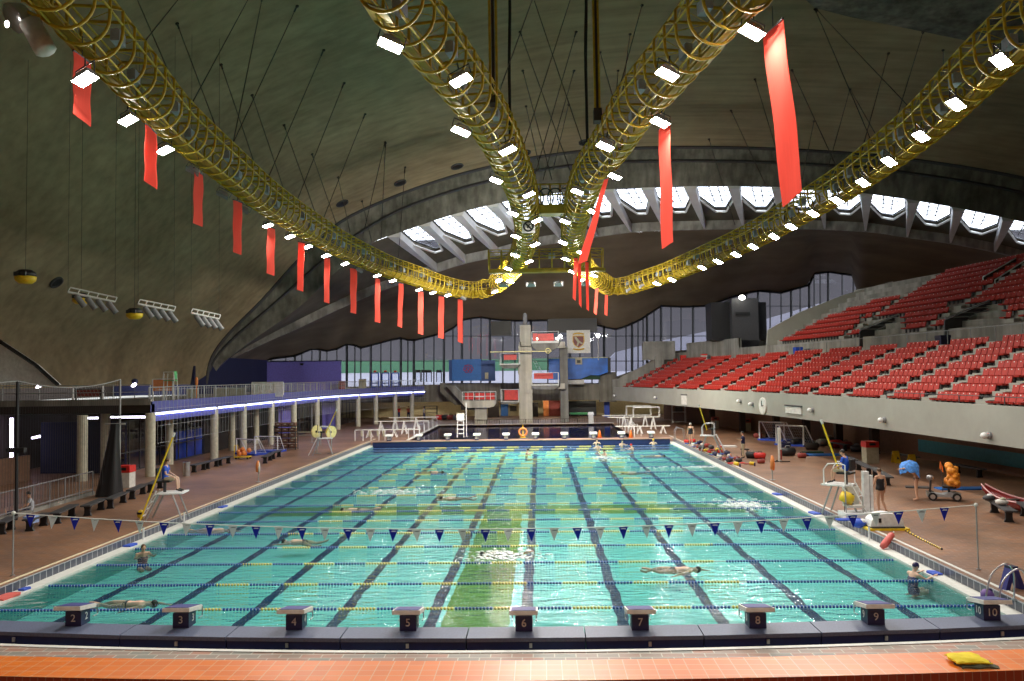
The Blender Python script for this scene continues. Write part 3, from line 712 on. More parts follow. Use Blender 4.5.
# ================================================================ banners
clothmat('bannercloth', (.95, .15, .11), .5)
def banner(TL, TR, BL, BR, label, group, midl=None, midr=None, wave=.018):
    tl, tr = at_pl(*TL, -1.0), at_pl(*TR, -1.0)
    if (tr-tl).length > 3: tr = atY(TR[0], TR[1], tl.y)
    bl, br = atY(BL[0], BL[1], tl.y), atY(BR[0], BR[1], tr.y)
    n = 12; Lc = [tl, bl]; Rc = [tr, br]
    if midl: Lc = [tl]+[atY(u, v, tl.y) for u, v in midl]+[bl]; Rc = [tr]+[atY(u, v, tr.y) for u, v in midr]+[br]
    le, re = interp_rows(Lc, n), interp_rows(Rc, n)
    root = thing('hanging_banner', label, 'banner', bl.lerp(br, .5), group)
    nrm = (tr-tl).cross(Vector((0, 0, 1))).normalized(); rows = []
    for i in range(n):
        rows.append([le[i].lerp(re[i], k/4)+nrm*wave*math.sin(i*.9+k*1.3) for k in range(5)])
    b = MB(); b.loft(rows); b.loft([[q+nrm*.015 for q in r] for r in rows], flip=True); b.build('cloth', 'bannercloth', root, smooth=True)
    b = MB(); b.bar(tl+Vector((0, 0, .02)), tr+Vector((0, 0, .02)), .035, 5); mdp = tl.lerp(tr, .5); b.bar(mdp, mdp+Vector((0, 0, .6)), .015, 4); b.build('header_bar', 'darkgrey', root)
BL_ = [((73, 51), (91, 64), (73, 113), (90, 127)), ((145, 124), (156.5, 134), (144, 180.5), (156.5, 189.5)), ((194, 168), (203, 175.5), (193, 223), (202, 227)),
       ((233, 200), (242, 203), (233, 252), (241, 255)), ((267, 226.5), (275, 229), (266.5, 273), (274, 276)), ((298, 242), (304.5, 243), (297, 289.6), (303, 291.6)),
       ((324, 257), (330, 258), (324, 302), (329, 303.5)), ((350, 268), (357, 269), (350.5, 312.5), (356, 314)), ((375, 278), (380, 279), (374.7, 321.7), (380, 323)),
       ((398.5, 283), (403.5, 284), (397.5, 326), (401.7, 327.8)), ((418, 291.5), (423.3, 292), (418, 333.4), (423, 335)), ((438.5, 296), (444, 297), (438, 337.5), (443.5, 339)), ((457.7, 299), (462.7, 300), (457.7, 341.5), (462.5, 343.3))]
for i, q in enumerate(BL_): banner(*q, 'narrow coral red banner hanging below the left gantry, %s from the camera end' % ORD[i], 'coral banners on the left gantry')
banner((763.4, 38), (783, 19), (783, 207), (802.5, 191), 'largest coral red banner, long and slightly twisted, nearest on the right arm', 'coral banners on the right arm',
       [(766, 60), (771.6, 106), (778, 160)], [(788, 59), (794, 106), (800, 160)])
banner((659, 130), (670, 122), (662, 249), (673.5, 242), 'second largest coral red banner, straight with a slanted hem, under the right arm', 'coral banners on the right arm')
banner((604.5, 180), (608.5, 178), (578, 264), (587.5, 261), 'coral red banner slanting across the far turn of the right arm', 'coral banners on the right arm')
for (a, b2, c, d), lab in [(((574, 258), (578, 258), (572.6, 298), (575.5, 301)), 'thin coral banner at the far turn, leftmost strip of its cluster'), (((577.5, 263), (581, 263), (579, 304), (581.5, 308)), 'thin coral banner at the far turn, second strip of its cluster'),
                          (((585, 262), (588.5, 262), (586.5, 309), (589, 311.5)), 'thin coral banner at the far turn, third strip of its cluster'), (((595.5, 289), (598.5, 288.5), (593.8, 313), (596.8, 315)), 'short coral banner at the far turn, second strip from the right'), (((604.8, 295), (607.8, 295), (604.4, 314.5), (607.4, 316)), 'short coral banner at the far turn, rightmost strip')]:
    banner(a, b2, c, d, lab, 'coral banners on the right arm', wave=.02)

# ================================================================ suspension cables
CAB = {'left gantry': [((191, 105), (252, -8)), ((217.6, 131.6), (177, 23.5)), ((233, 143), (263, -6)), ((233, 143), (297, 6)), ((254, 162), (221, 64.6)), ((268, 178), (323.6, 50)), ((284, 190), (252, 95)), ((297.6, 199), (344, 83)), ((315, 212), (284, 125)), ((323.5, 218), (365, 114)), ((337, 226), (312, 154)), ((170, 75), (134, -8)), ((145, 41), (184, -8)), ((363, 235), (385, 142)), ((381, 240), (385.5, 143)), ((350, 232), (338, 177)), ((372, 243), (362, 201)), ((398, 262), (405, 167))],
       'middle gantry arms': [((519, 160), (572, -6)), ((588, 160), (532, -6)), ((570, 170), (520, 31.7)), ((497.6, 96), (535, -8)), ((532, 185), (576, 31.7)), ((552, 180), (522.8, 70.5)), ((543, 180), (574, 70.5)), ((540, 170), (526, 106)), ((553, 170), (568.6, 104.5)), ((615, 105), (600, 52)), ((616, 100), (618, 70.5)), ((619, 90), (642, 5)), ((622, 96), (630, 34))],
       'right gantry': [((790, 195), (755, 79)), ((775, 205), (731, 110.5)), ((873, 145), (815, 9)), ((912, 110), (816, 9)), ((826, 175), (850, 89)), ((838, 170), (792, 70)), ((800, 190), (814, 121)), ((862, 150), (888.5, 53)), ((896, 120), (923, 32)), ((880, 142), (850, 89)), ((944, 80), (943, 50)), ((735, 225), (709, 139))]}
for grp, lst in CAB.items():
    lst = sorted(lst, key=lambda q: q[0][0])
    for i, (bp, tp) in enumerate(lst):
        b = at_pl(*bp, .62); h, nn, d = on_shell(*tp)
        if h is None: continue
        root = thing('suspension_cable', 'thin dark cable from the %s to the vault, %s from left' % (grp, ORD[i]), 'cable', b, 'suspension cables of the %s' % grp)
        m = MB(); m.bar(b, h, .022, 4); m.build('wire', 'black', root)
        m = MB(); e = (b-h).normalized(); m.bar(h, h+e*.9, .055, 5); m.ball(h, .12, 6); m.build('anchor', 'black', root)
# hoist poles and black cable bundles
for (u0, u1, v, nm, lab) in [(490.5, 497, 98, 'hoist_pole', 'pair of thick yellow hoist poles dropping to the arm left of centre'), (595.5, 599.5, 116, 'hoist_pole', 'thick yellow hoist pole dropping to the arm right of centre')]:
    p = at_pl((u0+u1)/2, v, .6); root = thing(nm, lab, 'hoist pole', p)
    xs = [atY(u0, v, p.y), atY(u1, v, p.y)]; sc = (p-CAM).dot(FW)/FPX
    m = MB()
    for q in xs: m.bar(q, q+Vector((0, 0, 13)), 1.3*sc, 6)
    m.build('poles', 'gantryyellow', root); m = MB(); m.bar(p+Vector((0, -.02, 0)), p+Vector((0, -.02, 13)), 1.5*sc, 6); m.box(p, (8*sc, .5, .5)); m.build('cable_and_clamp', 'darkbrown', root)
for (u, v, lab) in [(511, 148, 'loose black cable bundle hanging to the arm left of centre'), (588, 142, 'loose black cable bundle hanging to the arm right of centre')]:
    p = at_pl(u, v, .5); root = thing('cable_bundle', lab, 'cable', p); sc = (p-CAM).dot(FW)/FPX
    for k in range(3):
        m = MB(); m.tube([p+Vector(((k-1)*1.6*sc*math.sin(1+z*.55+k), .05*k, z)) for z in range(0, 15)], .8*sc, 5); m.build('cable', 'black', root)

# ================================================================ fittings on the vault
for i, (u, v, lab) in enumerate([(342, 203, 'black round ceiling recess lowest on the vault'), (400, 182.5, 'black round ceiling recess second up the vault'), (457, 166, 'black round ceiling recess third up the vault'), (524.5, 152.5, 'black round ceiling recess between the middle arms'), (585, 142, 'black round ceiling recess behind the arm right of centre'), (56, 282, 'faint dark round recess low on the left vault')]):
    h, nn, d = on_shell(u, v)
    if h is None: continue
    if nn.dot(d) > 0: nn = -nn
    R = nn.to_track_quat('Z', 'Y').to_matrix(); r = (6.5 if i < 5 else 7)*(h-CAM).dot(FW)/FPX
    root = thing('ceiling_recess', lab, 'ceiling fitting', h, 'round ceiling recesses')
    m = MB(); m.lathe([(r, -.1), (r, .12), (r*.82, .14), (r*.8, .02)], h, 20, M=R); m.build('rim', 'darkgrey', root, smooth=True)
    m = MB(); m.lathe([(r*.8, .0), (r*.8, .05)], h, 20, M=R); m.build('opening', 'black', root)
for (u, v, Y, lab) in [(25.5, 276.5, 20, 'yellow-bottomed round loudspeaker, largest and leftmost of three'), (81, 298.5, 24, 'yellow-bottomed round loudspeaker behind the first spotlight bar'), (134.5, 313.5, 24, 'yellow-bottomed round loudspeaker beside the second spotlight bar')]:
    c = atY(u, v, Y); s = (c-CAM).dot(FW)/FPX; r = (10 if u < 50 else 8)*s
    root = thing('hanging_loudspeaker', lab, 'loudspeaker', c-Vector((0, 0, r)), 'round hanging loudspeakers')
    m = MB(); m.lathe([(.05*r, -.75*r), (.6*r, -.7*r), (.95*r, -.4*r), (r, 0)], c, 16); m.build('bowl', 'yellow', root, smooth=True)
    m = MB(); m.lathe([(r, 0), (.95*r, .35*r), (.6*r, .65*r), (.05*r, .7*r)], c, 16); m.build('cap', 'black', root, smooth=True)
    for dx in (-.35, .35): m = MB(); m.box(c+Vector((dx*r, -.85*r, .18*r)), (.5*r, .2*r, .4*r)); m.build('grille', 'darkgrey', root)
    h = SHELL.ray_cast(c, Vector((0, 0, 1)))[0]; m = MB(); m.bar(c, (h or c+Vector((0, 0, 5))), .01, 4); m.build('wire', 'black', root)
for bi, (a, b2, Y, lab) in enumerate([((68, 292), (115, 302), 22, 'white bar of stage spotlights, nearest the left edge'), ((138, 304), (174, 311), 24, 'white bar of stage spotlights in the middle of three'), ((191, 313), (219, 319), 26, 'white bar of stage spotlights, lowest of three')]):
    A0, B0 = atY(*a, Y), atY(*b2, Y+1.5); root = thing('spotlight_bar', lab, 'spotlights', A0-Vector((0, 0, .8)), 'spotlight bars left')
    m = MB(); m.bar(A0, B0, .06, 6); m.bar(A0+Vector((0, .2, .25)), B0+Vector((0, .2, .25)), .04, 6)
    for k in range(6): q = A0.lerp(B0, k/5); m.bar(q, q+Vector((0, .2, .25)), .03, 4)
    m.build('bar', 'offwhite', root)
    for k in range(4):
        q = A0.lerp(B0, (k+.7)/4.4); can = MB(); R = Matrix.Rotation(-.5, 3, 'Y') @ Matrix.Rotation(.4, 3, 'X')
        can.lathe([(.10, 0), (.15, -.1), (.15, -.65), (.17, -.7)], q-Vector((0, 0, .08)), 10, M=R); can.build('spotlight', 'grey', root, smooth=True)
    m = MB()
    for q in (A0, B0):
        h = SHELL.ray_cast(q, Vector((0, 0, 1)))[0]; m.bar(q, h or q+Vector((0, 0, 6)), .008, 4)
    m.build('wires', 'black', root)
# rough concrete skirt of the near skylight at the top right
edge = [(790, -14), (815, 8), (850, 17), (900, 27), (968, 41), (1030, 60), (1100, 85)]
r1, r2, r3 = [], [], []
for u, v in edge:
    h, nn, d = on_shell(u, v); r1.append(h-d*.2); r2.append(h-d*.2+Vector((0, -1.0, .2))-d*.8); h2, nn, d2 = on_shell(u+30, v-70); r3.append((h2 if h2 is not None else h+Vector((3, -14, 4)))-d2*.6)
m = MB(); m.loft([r1, r2, r3]); struct(m.build('ceiling_skirt', 'beam'))
# ================================================================ grandstand on the right (a shallow arc)
RAD = 277.0; XC = 20.3-RAD; YC = 5.0
def sp_(r, th, z): return Vector((XC+(RAD+r)*math.cos(th), YC+(RAD+r)*math.sin(th), z))
TH0, TH1 = -0.045, math.asin(73/277)
def arc(r, z, a=TH0, b=TH1, n=28): return [sp_(r, a+(b-a)*i/n, z) for i in range(n+1)]
def th_at_u(r, z, u):
    a, b = -.02, TH1+.03
    for _ in range(50):
        c = (a+b)/2
        if pix(sp_(r, c, z))[0] > u: a = c
        else: b = c
    return (a+b)/2
ZT = 4.32; RD = .76; RS = .356; NR = 9
def rowz(i): return 4.02+RS*i
def rowr(i): return .5+RD*i
# fascia, terrace and soffit
def ringwall(name, prof, mt, a=TH0, b=TH1):
    m = MB(); m.loft([arc(r, z, a, b) for r, z in prof]); return struct(m.build(name, mt))
ringwall('wall_fascia', [(6.5, 2.75), (0, 2.72), (0, ZT), (.18, ZT), (.18, 4.02)], 'fascia')
prof = [(.18, 4.02)]
for i in range(NR): prof += [(rowr(i)+RD-.02, rowz(i)), (rowr(i)+RD, rowz(i+1))]
prof += [(9.6, rowz(NR)), (9.62, 8.45)]
NU = 11; US = .5
def uz(i): return 8.45+US*i
def ur(i): return 9.75+.85*i
ringwall('floor_terrace', prof, 'concrete')
THU = th_at_u(9.9, 8.9, 776)
prof = [(9.6, 8.45)]
for i in range(NU): prof += [(ur(i)+.83, uz(i)), (ur(i)+.85, uz(i+1))]
prof += [(ur(NU)+2.5, uz(NU)), (ur(NU)+2.5, uz(NU)+.5)]
ringwall('floor_terrace_upper', prof, 'concrete', TH0, THU+.004)
# walls: far end of the lower tier, back wall behind the far walkway, sloping cheek of the upper tier
m = MB(); e = TH1
pts = [sp_(-.1, e, 2.7), sp_(-.1, e, 5.2)]+[sp_(rowr(i), e, rowz(i)+1.2) for i in range(NR)]+[sp_(9.6, e, rowz(NR)+1.2), sp_(9.6, e, 2.7)]
m.prism(pts, (0, .35, 0)); struct(m.build('wall_stand_end', 'concrete'))
thb = th_at_u(9.5, 8.5, 738)
m = MB(); m.loft([arc(9.6, 7.2, thb, TH1), arc(9.6, 9.5, thb, TH1), arc(9.9, 9.5, thb, TH1), arc(9.9, 7.2, thb, TH1)]); struct(m.build('wall_walkway', 'concrete'))
m = MB(); pp = [(766, 352), (768, 331), (800, 313), (845, 296), (893, 283), (896, 301), (928, 278), (1010, 259), (1012, 275), (932, 300), (866, 316), (815, 332), (782, 345)]
yw = sp_(9.9, THU, 8).y+1.2
m.prism([atY(u, v, yw) for u, v in [(766, 356), (768, 330), (800, 312), (845, 294.5), (893, 281), (896, 300), (866, 318), (815, 334), (784, 352)]], (0, .3, 0))
m.prism([atY(u, v, yw-7) for u, v in [(888, 305), (926, 276), (1012, 258), (1090, 240), (1090, 262), (930, 286)]], (0, .3, 0))
struct(m.build('wall_stand_cheek', 'fascia'))
# under the stand: back wall with teal band, posts
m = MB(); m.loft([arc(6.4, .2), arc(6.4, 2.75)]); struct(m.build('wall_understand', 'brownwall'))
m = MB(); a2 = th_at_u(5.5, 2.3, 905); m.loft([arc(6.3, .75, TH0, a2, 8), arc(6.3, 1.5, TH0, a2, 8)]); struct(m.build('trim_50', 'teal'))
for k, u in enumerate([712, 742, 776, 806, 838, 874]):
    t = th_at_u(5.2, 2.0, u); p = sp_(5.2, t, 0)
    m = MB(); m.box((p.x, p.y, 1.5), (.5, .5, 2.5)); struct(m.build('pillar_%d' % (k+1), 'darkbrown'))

# ---------------------------------------------------------------- seats
def seat_mesh(mb, P, F, R_, k=1.0):
    """one seat at P facing F (towards the pool); R_ = right"""
    U = Vector((0, 0, 1)); q = lambda x, y, z: P+R_*x-F*y+U*z
    w = .222
    back = [q(-w, .18, .40), q(w, .18, .40), q(w, .26, .73), q(-w, .26, .73), q(-w*.9, .24, .40), q(w*.9, .24, .40), q(w*.9, .32, .71), q(-w*.9, .32, .71)]
    F6 = [(0, 1, 2, 3), (5, 4, 7, 6), (0, 4, 5, 1), (1, 5, 6, 2), (2, 6, 7, 3), (3, 7, 4, 0)]
    pan = [q(-w, -.22, .42), q(w, -.22, .42), q(w, .20, .38), q(-w, .20, .38), q(-w*.85, -.20, .33), q(w*.85, -.20, .33), q(w*.85, .18, .31), q(-w*.85, .18, .31)]
    leg = [q(-.05, .02, 0), q(.05, .02, 0), q(.05, .10, 0), q(-.05, .10, 0), q(-.05, .02, .33), q(.05, .02, .33), q(.05, .10, .33), q(-.05, .10, .33)]
    return back, pan, leg, F6
def aisle_ths(us, r, z): return [th_at_u(r, z, u) for u in us]
low_aisles = aisle_ths([626.5, 650.5, 671, 694.8, 718, 745.5, 777, 805, 838, 877, 918, 972], .5, 4.6)
seats = []
PITCH = .47
def run(t0, t1, r, z, tier, row, sec):
    L = (t0-t1)*(RAD+r); n = int((L-1.15)/PITCH)
    if n <= 0: return
    st = t1+.575/(RAD+r); dt = (t0-t1-1.15/(RAD+r))/n
    for k in range(n):
        t = st+dt*(k+.5); seats.append((tier, row, sec, k, n, sp_(r, t, z), t))
bounds = [TH1-.002]+low_aisles+[.004]
for s in range(len(bounds)-1):
    for i in range(NR): run(bounds[s], bounds[s+1], rowr(i)+.42, rowz(i), 'lower', i, s)
left_u = [778, 790, 800, 811, 822, 840, 864, 896, 905, 915, 926]
ua = [th_at_u(9.9, 8.9, 842), th_at_u(9.9, 8.9, 924), th_at_u(9.9, 8.9, 1010), .004]
for i in range(NU):
    tl = th_at_u(ur(i)+.4, uz(i)+.5, left_u[i]); bs = [tl]+ua
    for s in range(len(bs)-1):
        if bs[s] > bs[s+1]+.008: run(bs[s], bs[s+1], ur(i)+.42, uz(i), 'upper', i, s)
# stairwell cut-outs keep the upper tier clear of seats
def in_well(p):
    u, v = pix(p+Vector((0, 0, .5))); return (858 < u < 902 and v > 316) or (944 < u < 1002 and v > 303)
seats = [s for s in seats if not (s[0] == 'upper' and in_well(s[5]))]
vis = [s for s in seats if -10 < pix(s[5]+Vector((0, 0, .5)))[0] < 1030 and pix(s[5])[1] > 0]
def fdir(t): return Vector((-math.cos(t), -math.sin(t), 0))
vis.sort(key=lambda s: (s[5]-CAM).length)
near = vis[:300]; rest = vis[300:]
def DOT(b):
    o_ = (b[0]-b[4]).normalized()*.006; P_ = lambda x, y: (b[0].lerp(b[1], x)).lerp(b[3].lerp(b[2], x), y)+o_
    return [P_(.42, .78), P_(.58, .78), P_(.58, .92), P_(.42, .92)], [(0, 1, 2, 3)]
bmesh_, pmesh_, lmesh_ = MB(), MB(), MB()
bk, pn, lg, F6 = seat_mesh(None, Vector((0, 0, 0)), Vector((0, -1, 0)), Vector((1, 0, 0)))
bmesh_.add(bk, F6); bmesh_.add(*DOT(bk), 1); pmesh_.add(pn, F6); lmesh_.add(lg, F6)
ME_B, ME_P, ME_L = bmesh_.mesh('backrest', ['seatred', 'offwhite']), pmesh_.mesh('seat_pan', 'seatred'), lmesh_.mesh('pedestal', 'darkgrey')
secname = lambda s: '%s block from the right' % ORD[len(bounds)-2-s]
for (tier, row, sec, k, n, P, t) in near:
    o = thing('stadium_seat', 'red tip-up seat, %s tier, %s row, %s block from right, %s along' % (tier, ORD[row], ORD[(len(bounds)-2-sec) if tier == 'lower' else 3-sec], ORD[n-1-k]), 'stadium seat', P, 'red seats of the grandstand')
    o.rotation_euler = (0, 0, math.atan2(-math.cos(t), math.sin(t))+PI if False else math.atan2(fdir(t).y, fdir(t).x)+PI/2)
    for nm, me in (('backrest', ME_B), ('seat_pan', ME_P), ('pedestal', ME_L)):
        c = bpy.data.objects.new(nm, me); COL.objects.link(c); c.parent = o
m = MB()
for (tier, row, sec, k, n, P, t) in rest:
    F = fdir(t); R_ = Vector((-F.y, F.x, 0)); bk, pn, lg, F6 = seat_mesh(None, P, F, R_)
    m.add(bk, F6, 0); m.add(pn, F6, 0); m.add(lg, F6, 1); m.add(*DOT(bk), 2)
o = m.build('stadium_seats', ['seatred', 'darkgrey', 'offwhite']); tag(o, 'all the farther red seats filling the lower and upper tiers', 'stadium seats', 'red seats of the grandstand'); o['kind'] = 'stuff'
# ---------------------------------------------------------------- aisle steps
for s, t in enumerate(low_aisles):
    m = MB()
    for i in range(NR):
        for h in (0, 1):
            p = sp_(rowr(i)+.2+h*.42, t, rowz(i)+.08+h*.14); m.box(p, (.42, .9, .16+.28*h), rz=t)
    struct(m.build('stair_aisle_%d' % (s+1), 'fascia'))
for s, t in enumerate(ua[:3]):
    m = MB()
    for i in range(NU):
        p = sp_(ur(i)+.3, t, uz(i)+.12); m.box(p, (.45, .8, .25), rz=t)
    struct(m.build('stair_aisle_%d' % (s+20), 'fascia'))
# ---------------------------------------------------------------- front rail on the fascia (thin) and walkway rails
def railing(path, h, name, label, step=1.6, bars=(1.0, .55), mt='railgrey', r=.025, cat='railing', panel=None, pickets=0):
    P = resample(path, step); root = thing(name, label, cat, P[0])
    m = MB()
    for k in bars: m.tube([p+Vector((0, 0, h*k)) for p in P], r, 5)
    m.build('rails', mt, root)
    for p in P: m = MB(); m.bar(p, p+Vector((0, 0, h)), r*1.15, 5); m.build('post', mt, root)
    if pickets:
        Q = resample(path, pickets); m = MB()
        for p in Q: m.bar(p+Vector((0, 0, .08)), p+Vector((0, 0, h)), r*.45, 4)
        m.build('pickets', mt, root)
    return root
tr = th_at_u(.1, 4.4, 866)
railing(arc(.09, ZT, TH0, tr, 20), .35, 'railing', 'low dark guard rail along the front edge of the grandstand', 3.2, (1.0,), 'darkgrey', .02)
railing(arc(7.55, rowz(NR), TH0, th_at_u(7.6, 7.5, 770), 24), .95, 'railing', 'grey guard rail behind the top row of the lower tier', 2.2, (1.0,), 'grey', .022)
# stairwell entrances of the upper tier: two dark boxes with raking handrails
for k, (px_, lab) in enumerate([([(860, 347), (860, 331), (886, 316), (900, 316), (877, 331), (877, 347)], 'grey stairwell entrance of the upper tier, the one further from the frame edge'),
                                ([(945, 344), (945, 320), (980, 301), (997, 300), (969, 319), (969, 344)], 'grey stairwell entrance of the upper tier, the one nearer the frame edge')]):
    t = th_at_u(9.4, 8.0, px_[0][0]); Y0 = sp_(9.0, t, 8).y
    P = [atY(u, v, Y0) for u, v in px_]
    root = thing('stairwell_entrance', lab, 'stairwell', P[0], 'upper tier stairwells')
    ex = Vector((3.2, .4, 0))
    m = MB(); m.prism([P[0], P[1], P[1]+ex+Vector((0, 0, 1.2)), P[0]+ex], (0, .16, 0)); m.build('side_wall', 'darkgrey', root)
    w2 = P[4]-P[1]
    m = MB(); m.prism([P[0]+w2, P[1]+w2, P[1]+w2+ex+Vector((0, 0, 1.2)), P[0]+w2+ex], (0, .16, 0)); m.build('side_wall', 'concrete', root)
    m = MB(); m.add([P[0]+Vector((.2, .3, 0)), P[5]+Vector((.2, .3, 0)), P[4]+Vector((.2, .3, 0)), P[1]+Vector((.2, .3, 0))], [(0, 1, 2, 3)]); m.build('doorway', 'black', root)
    m = MB()
    for q in (P[1], P[4]):
        m.tube([q+Vector((0, 0, .1)), q+ex+Vector((0, 0, 1.3))], .05, 5)
    for j in range(4): q = P[1]+(ex+Vector((0, 0, 1.2)))*(j/4.0); m.bar(q+Vector((0, 0, .15)), q+w2+Vector((0, 0, .15)), .03, 4)
    m.build('handrail', 'railgrey', root)
# raking white handrails high in the upper tier
for (a, b2, lab) in [((983, 277), (1016, 258), 'raking white-edged panel high in the upper tier, nearer the gap'), ((995, 280), (1030, 257), 'raking white-edged panel high in the upper tier, at the frame edge')]:
    Y0 = sp_(17, th_at_u(17, 13, a[0]), 13).y-2.0; A0, B0 = atY(*a, Y0), atY(*b2, Y0)
    root = thing('stair_balustrade', lab, 'balustrade', A0-Vector((0, 0, 1)), 'stair balustrades of the upper tier')
    m = MB(); m.prism([A0, B0, B0-Vector((0, 0, 1.0)), A0-Vector((0, 0, 1.0))], (0, .08, 0)); m.build('panel', 'darkbrown', root)
    m = MB(); m.tube([A0-Vector((0, 0, 1.0)), A0, B0], .045, 5); m.build('rail', 'white', root)
# ---------------------------------------------------------------- things on the fascia and the walkway
def on_fascia(u, v):
    t = th_at_u(0, 3.5, u); best = sp_(-.03, t, 3.5); d = ray(u, v); k = (best.y-CAM.y)/d.y
    return CAM+d*k, t
c, t = on_fascia(763.5, 406); s = (c-CAM).dot(FW)/FPX; F = fdir(t); R = F.to_track_quat('Z', 'Y').to_matrix()
root = thing('wall_clock', 'round white wall clock on the concrete fascia', 'clock', c)
m = MB(); m.lathe([(.62, 0), (.62, .10), (.56, .12)], c, 24, M=R); m.build('case', 'offwhite', root)
m = MB(); m.bar(c+F*.14, c+F*.14+Vector((0, 0, .4)), .03, 4); m.bar(c+F*.14, c+F*.14+R @ Vector((.28, .05, 0)), .03, 4); m.build('hands', 'black', root)
for (u, v, w, h, lab) in [(684.5, 400, 5, 9.5, 'white notice board on the fascia nearer the diving tower'), (794, 410, 13.5, 7, 'wide white notice board on the fascia beside the clock')]:
    c, t = on_fascia(u, v); s = (c-CAM).dot(FW)/FPX; F = fdir(t); sd = Vector((-F.y, F.x, 0)); k = abs(sd.x)+abs(sd.y)*.35
    root = thing('notice_board', lab, 'notice board', c); ww = w*s/ max(.35, abs(sd.dot(RT)))*.95
    m = MB(); m.box(c+F*.04, (.06, ww, h*s), rz=t); m.build('board', 'offwhite', root); m = MB(); m.box(c+F*.05+Vector((0, 0, h*s/2+.04)), (.12, ww*1.05, .08), rz=t); m.build('top_rail', 'darkgrey', root)
for i, u in enumerate([616, 657, 741, 753, 813, 885, 990]):
    c, t = on_fascia(u, {616: 395.5, 657: 397.5, 741: 401, 753: 404, 813: 410, 885: 420, 990: 435.5}[u]); F = fdir(t); R = F.to_track_quat('Z', 'Y').to_matrix()
    root = thing('wall_lamp', 'small white bulkhead lamp on the concrete fascia, %s from the tower end' % ORD[i], 'wall lamp', c, 'bulkhead lamps on the fascia')
    m = MB(); m.lathe([(.16, 0), (.16, .1), (.10, .14)], c, 10, M=R); m.build('base', 'grey', root); m = MB(); m.ball(c+F*.24, (.15, .17, .14), 8); m.build('dome', 'white', root, smooth=True)
glow('boothlamp', (1, .97, .85), 14.0)
# dark booth with a floodlight on the walkway
Y0 = 70; B0, B1 = atY(712, 346, Y0), atY(766, 300, Y0)
root = thing('scoreboard_booth', 'black boxy booth with a lit lamp on top behind the lower tier', 'booth', atY(738, 352, Y0))
def pbox(mb, u0, v0, u1, v1, Y, th, mi=0):
    a, b2 = atY(u0, v1, Y), atY(u1, v0, Y); mb.box(((a.x+b2.x)/2, Y+th/2, (a.z+b2.z)/2), (abs(b2.x-a.x), th, abs(b2.z-a.z)), mi=mi)
m = MB(); pbox(m, 712, 302, 732, 340, 71, 3); m.build('side_panel', 'black', root)
m = MB(); pbox(m, 733, 298, 758, 353, 70, 3.5); m.build('cabin', 'darkgrey', root)
m = MB(); pbox(m, 759, 302, 766, 340, 71, 3); m.build('side_panel', 'black', root)
m = MB(); pbox(m, 736, 312, 750, 315.5, 69.9, .2); m.build('slot', 'black', root)
m = MB(); pbox(m, 733, 340, 758, 352, 69.8, .3); m.build('lower_panel', 'black', root)
m = MB(); m.bar(atY(742, 299, 69.8), atY(742, 297, 69.2), .06, 5); m.build('lamp_arm', 'grey', root)
m = MB(); m.ball(atY(742, 297.5, 69), (.34, .2, .26), 10); m.build('lamp', 'boothlamp', root, smooth=True)
# bins and boxes on the walkway
for (u, v, mt, lab) in [(704, 355, 'red', 'red-topped bin on the walkway behind the lower tier'), (798, 350, 'blue', 'blue crate on the walkway behind the lower tier'), (683, 357, 'red', 'low red box on the walkway near the corner wall'), (943, 338, 'deepnavy', 'dark blue bin beside the stairwell nearer the frame edge')]:
    t = th_at_u(8.6, 7.4, u); p = sp_(8.6, t, rowz(NR)); root = thing('walkway_bin', lab, 'bin', p)
    m = MB(); m.box(p+Vector((0, 0, .3)), (.55, .7, .6), taper=1.1); m.build('body', 'offwhite' if u == 704 else mt, root); m = MB(); m.box(p+Vector((0, 0, .68)), (.64, .8, .16)); m.build('lid', mt, root)
# block with lamp beyond the end of the lower tier
m = MB(); pbox(m, 643, 341, 675, 360, 79, .8); pbox(m, 655, 356, 664, 368, 78.8, .5); struct(m.build('wall_block', 'concrete'))
# ================================================================ near bulkhead and starting blocks
BZ = .37
def b_y(x): return bow(-.78, -.22, x, 10.5)
joints_px = [(-60, 640), (60, 633.5), (118, 636), (226, 637), (340, 638), (466, 638.5), (586, 638.5), (705, 637), (823, 634), (942, 630), (1062, 625)]
jx = [-12.5]+[atZ(u, v, BZ).x for u, v in joints_px[2:10]]+[12.5]
jx = sorted(jx)
for i in range(len(jx)-1):
    x0, x1 = jx[i]+.012, jx[i+1]-.012
    if i == len(jx)-2 and False: pass
    root = thing('bulkhead_section', 'dark blue grit-topped bulkhead section at the near pool end, %s from the left' % ORD[i], 'bulkhead section', ((x0+x1)/2, b_y((x0+x1)/2)+.5, -.3), 'bulkhead sections')
    ya, yb_ = b_y(x0), b_y(x1); D = .74
    m = MB(); m.prism([(x0, ya, .29), (x1, yb_, .29), (x1, yb_+D, .29), (x0, ya+D, .29)], (0, 0, .08)); m.build('top_deck', 'bulkheadtop', root)
    m = MB(); m.prism([(x0, ya+.03, -.3), (x1, yb_+.03, -.3), (x1, yb_+D-.03, -.3), (x0, ya+D-.03, -.3)], (0, 0, .59)); m.build('hull', 'bulkheadside', root)
    xm = (x0+x1)/2+.1; m = MB(); m.box((xm, b_y(xm)-.01, .22), (.06, .03, .09)); m.build('latch', 'steel', root)
glow('whitepaint', (1, 1, 1), 0.0); MAT['whitepaint'] = MAT['white']
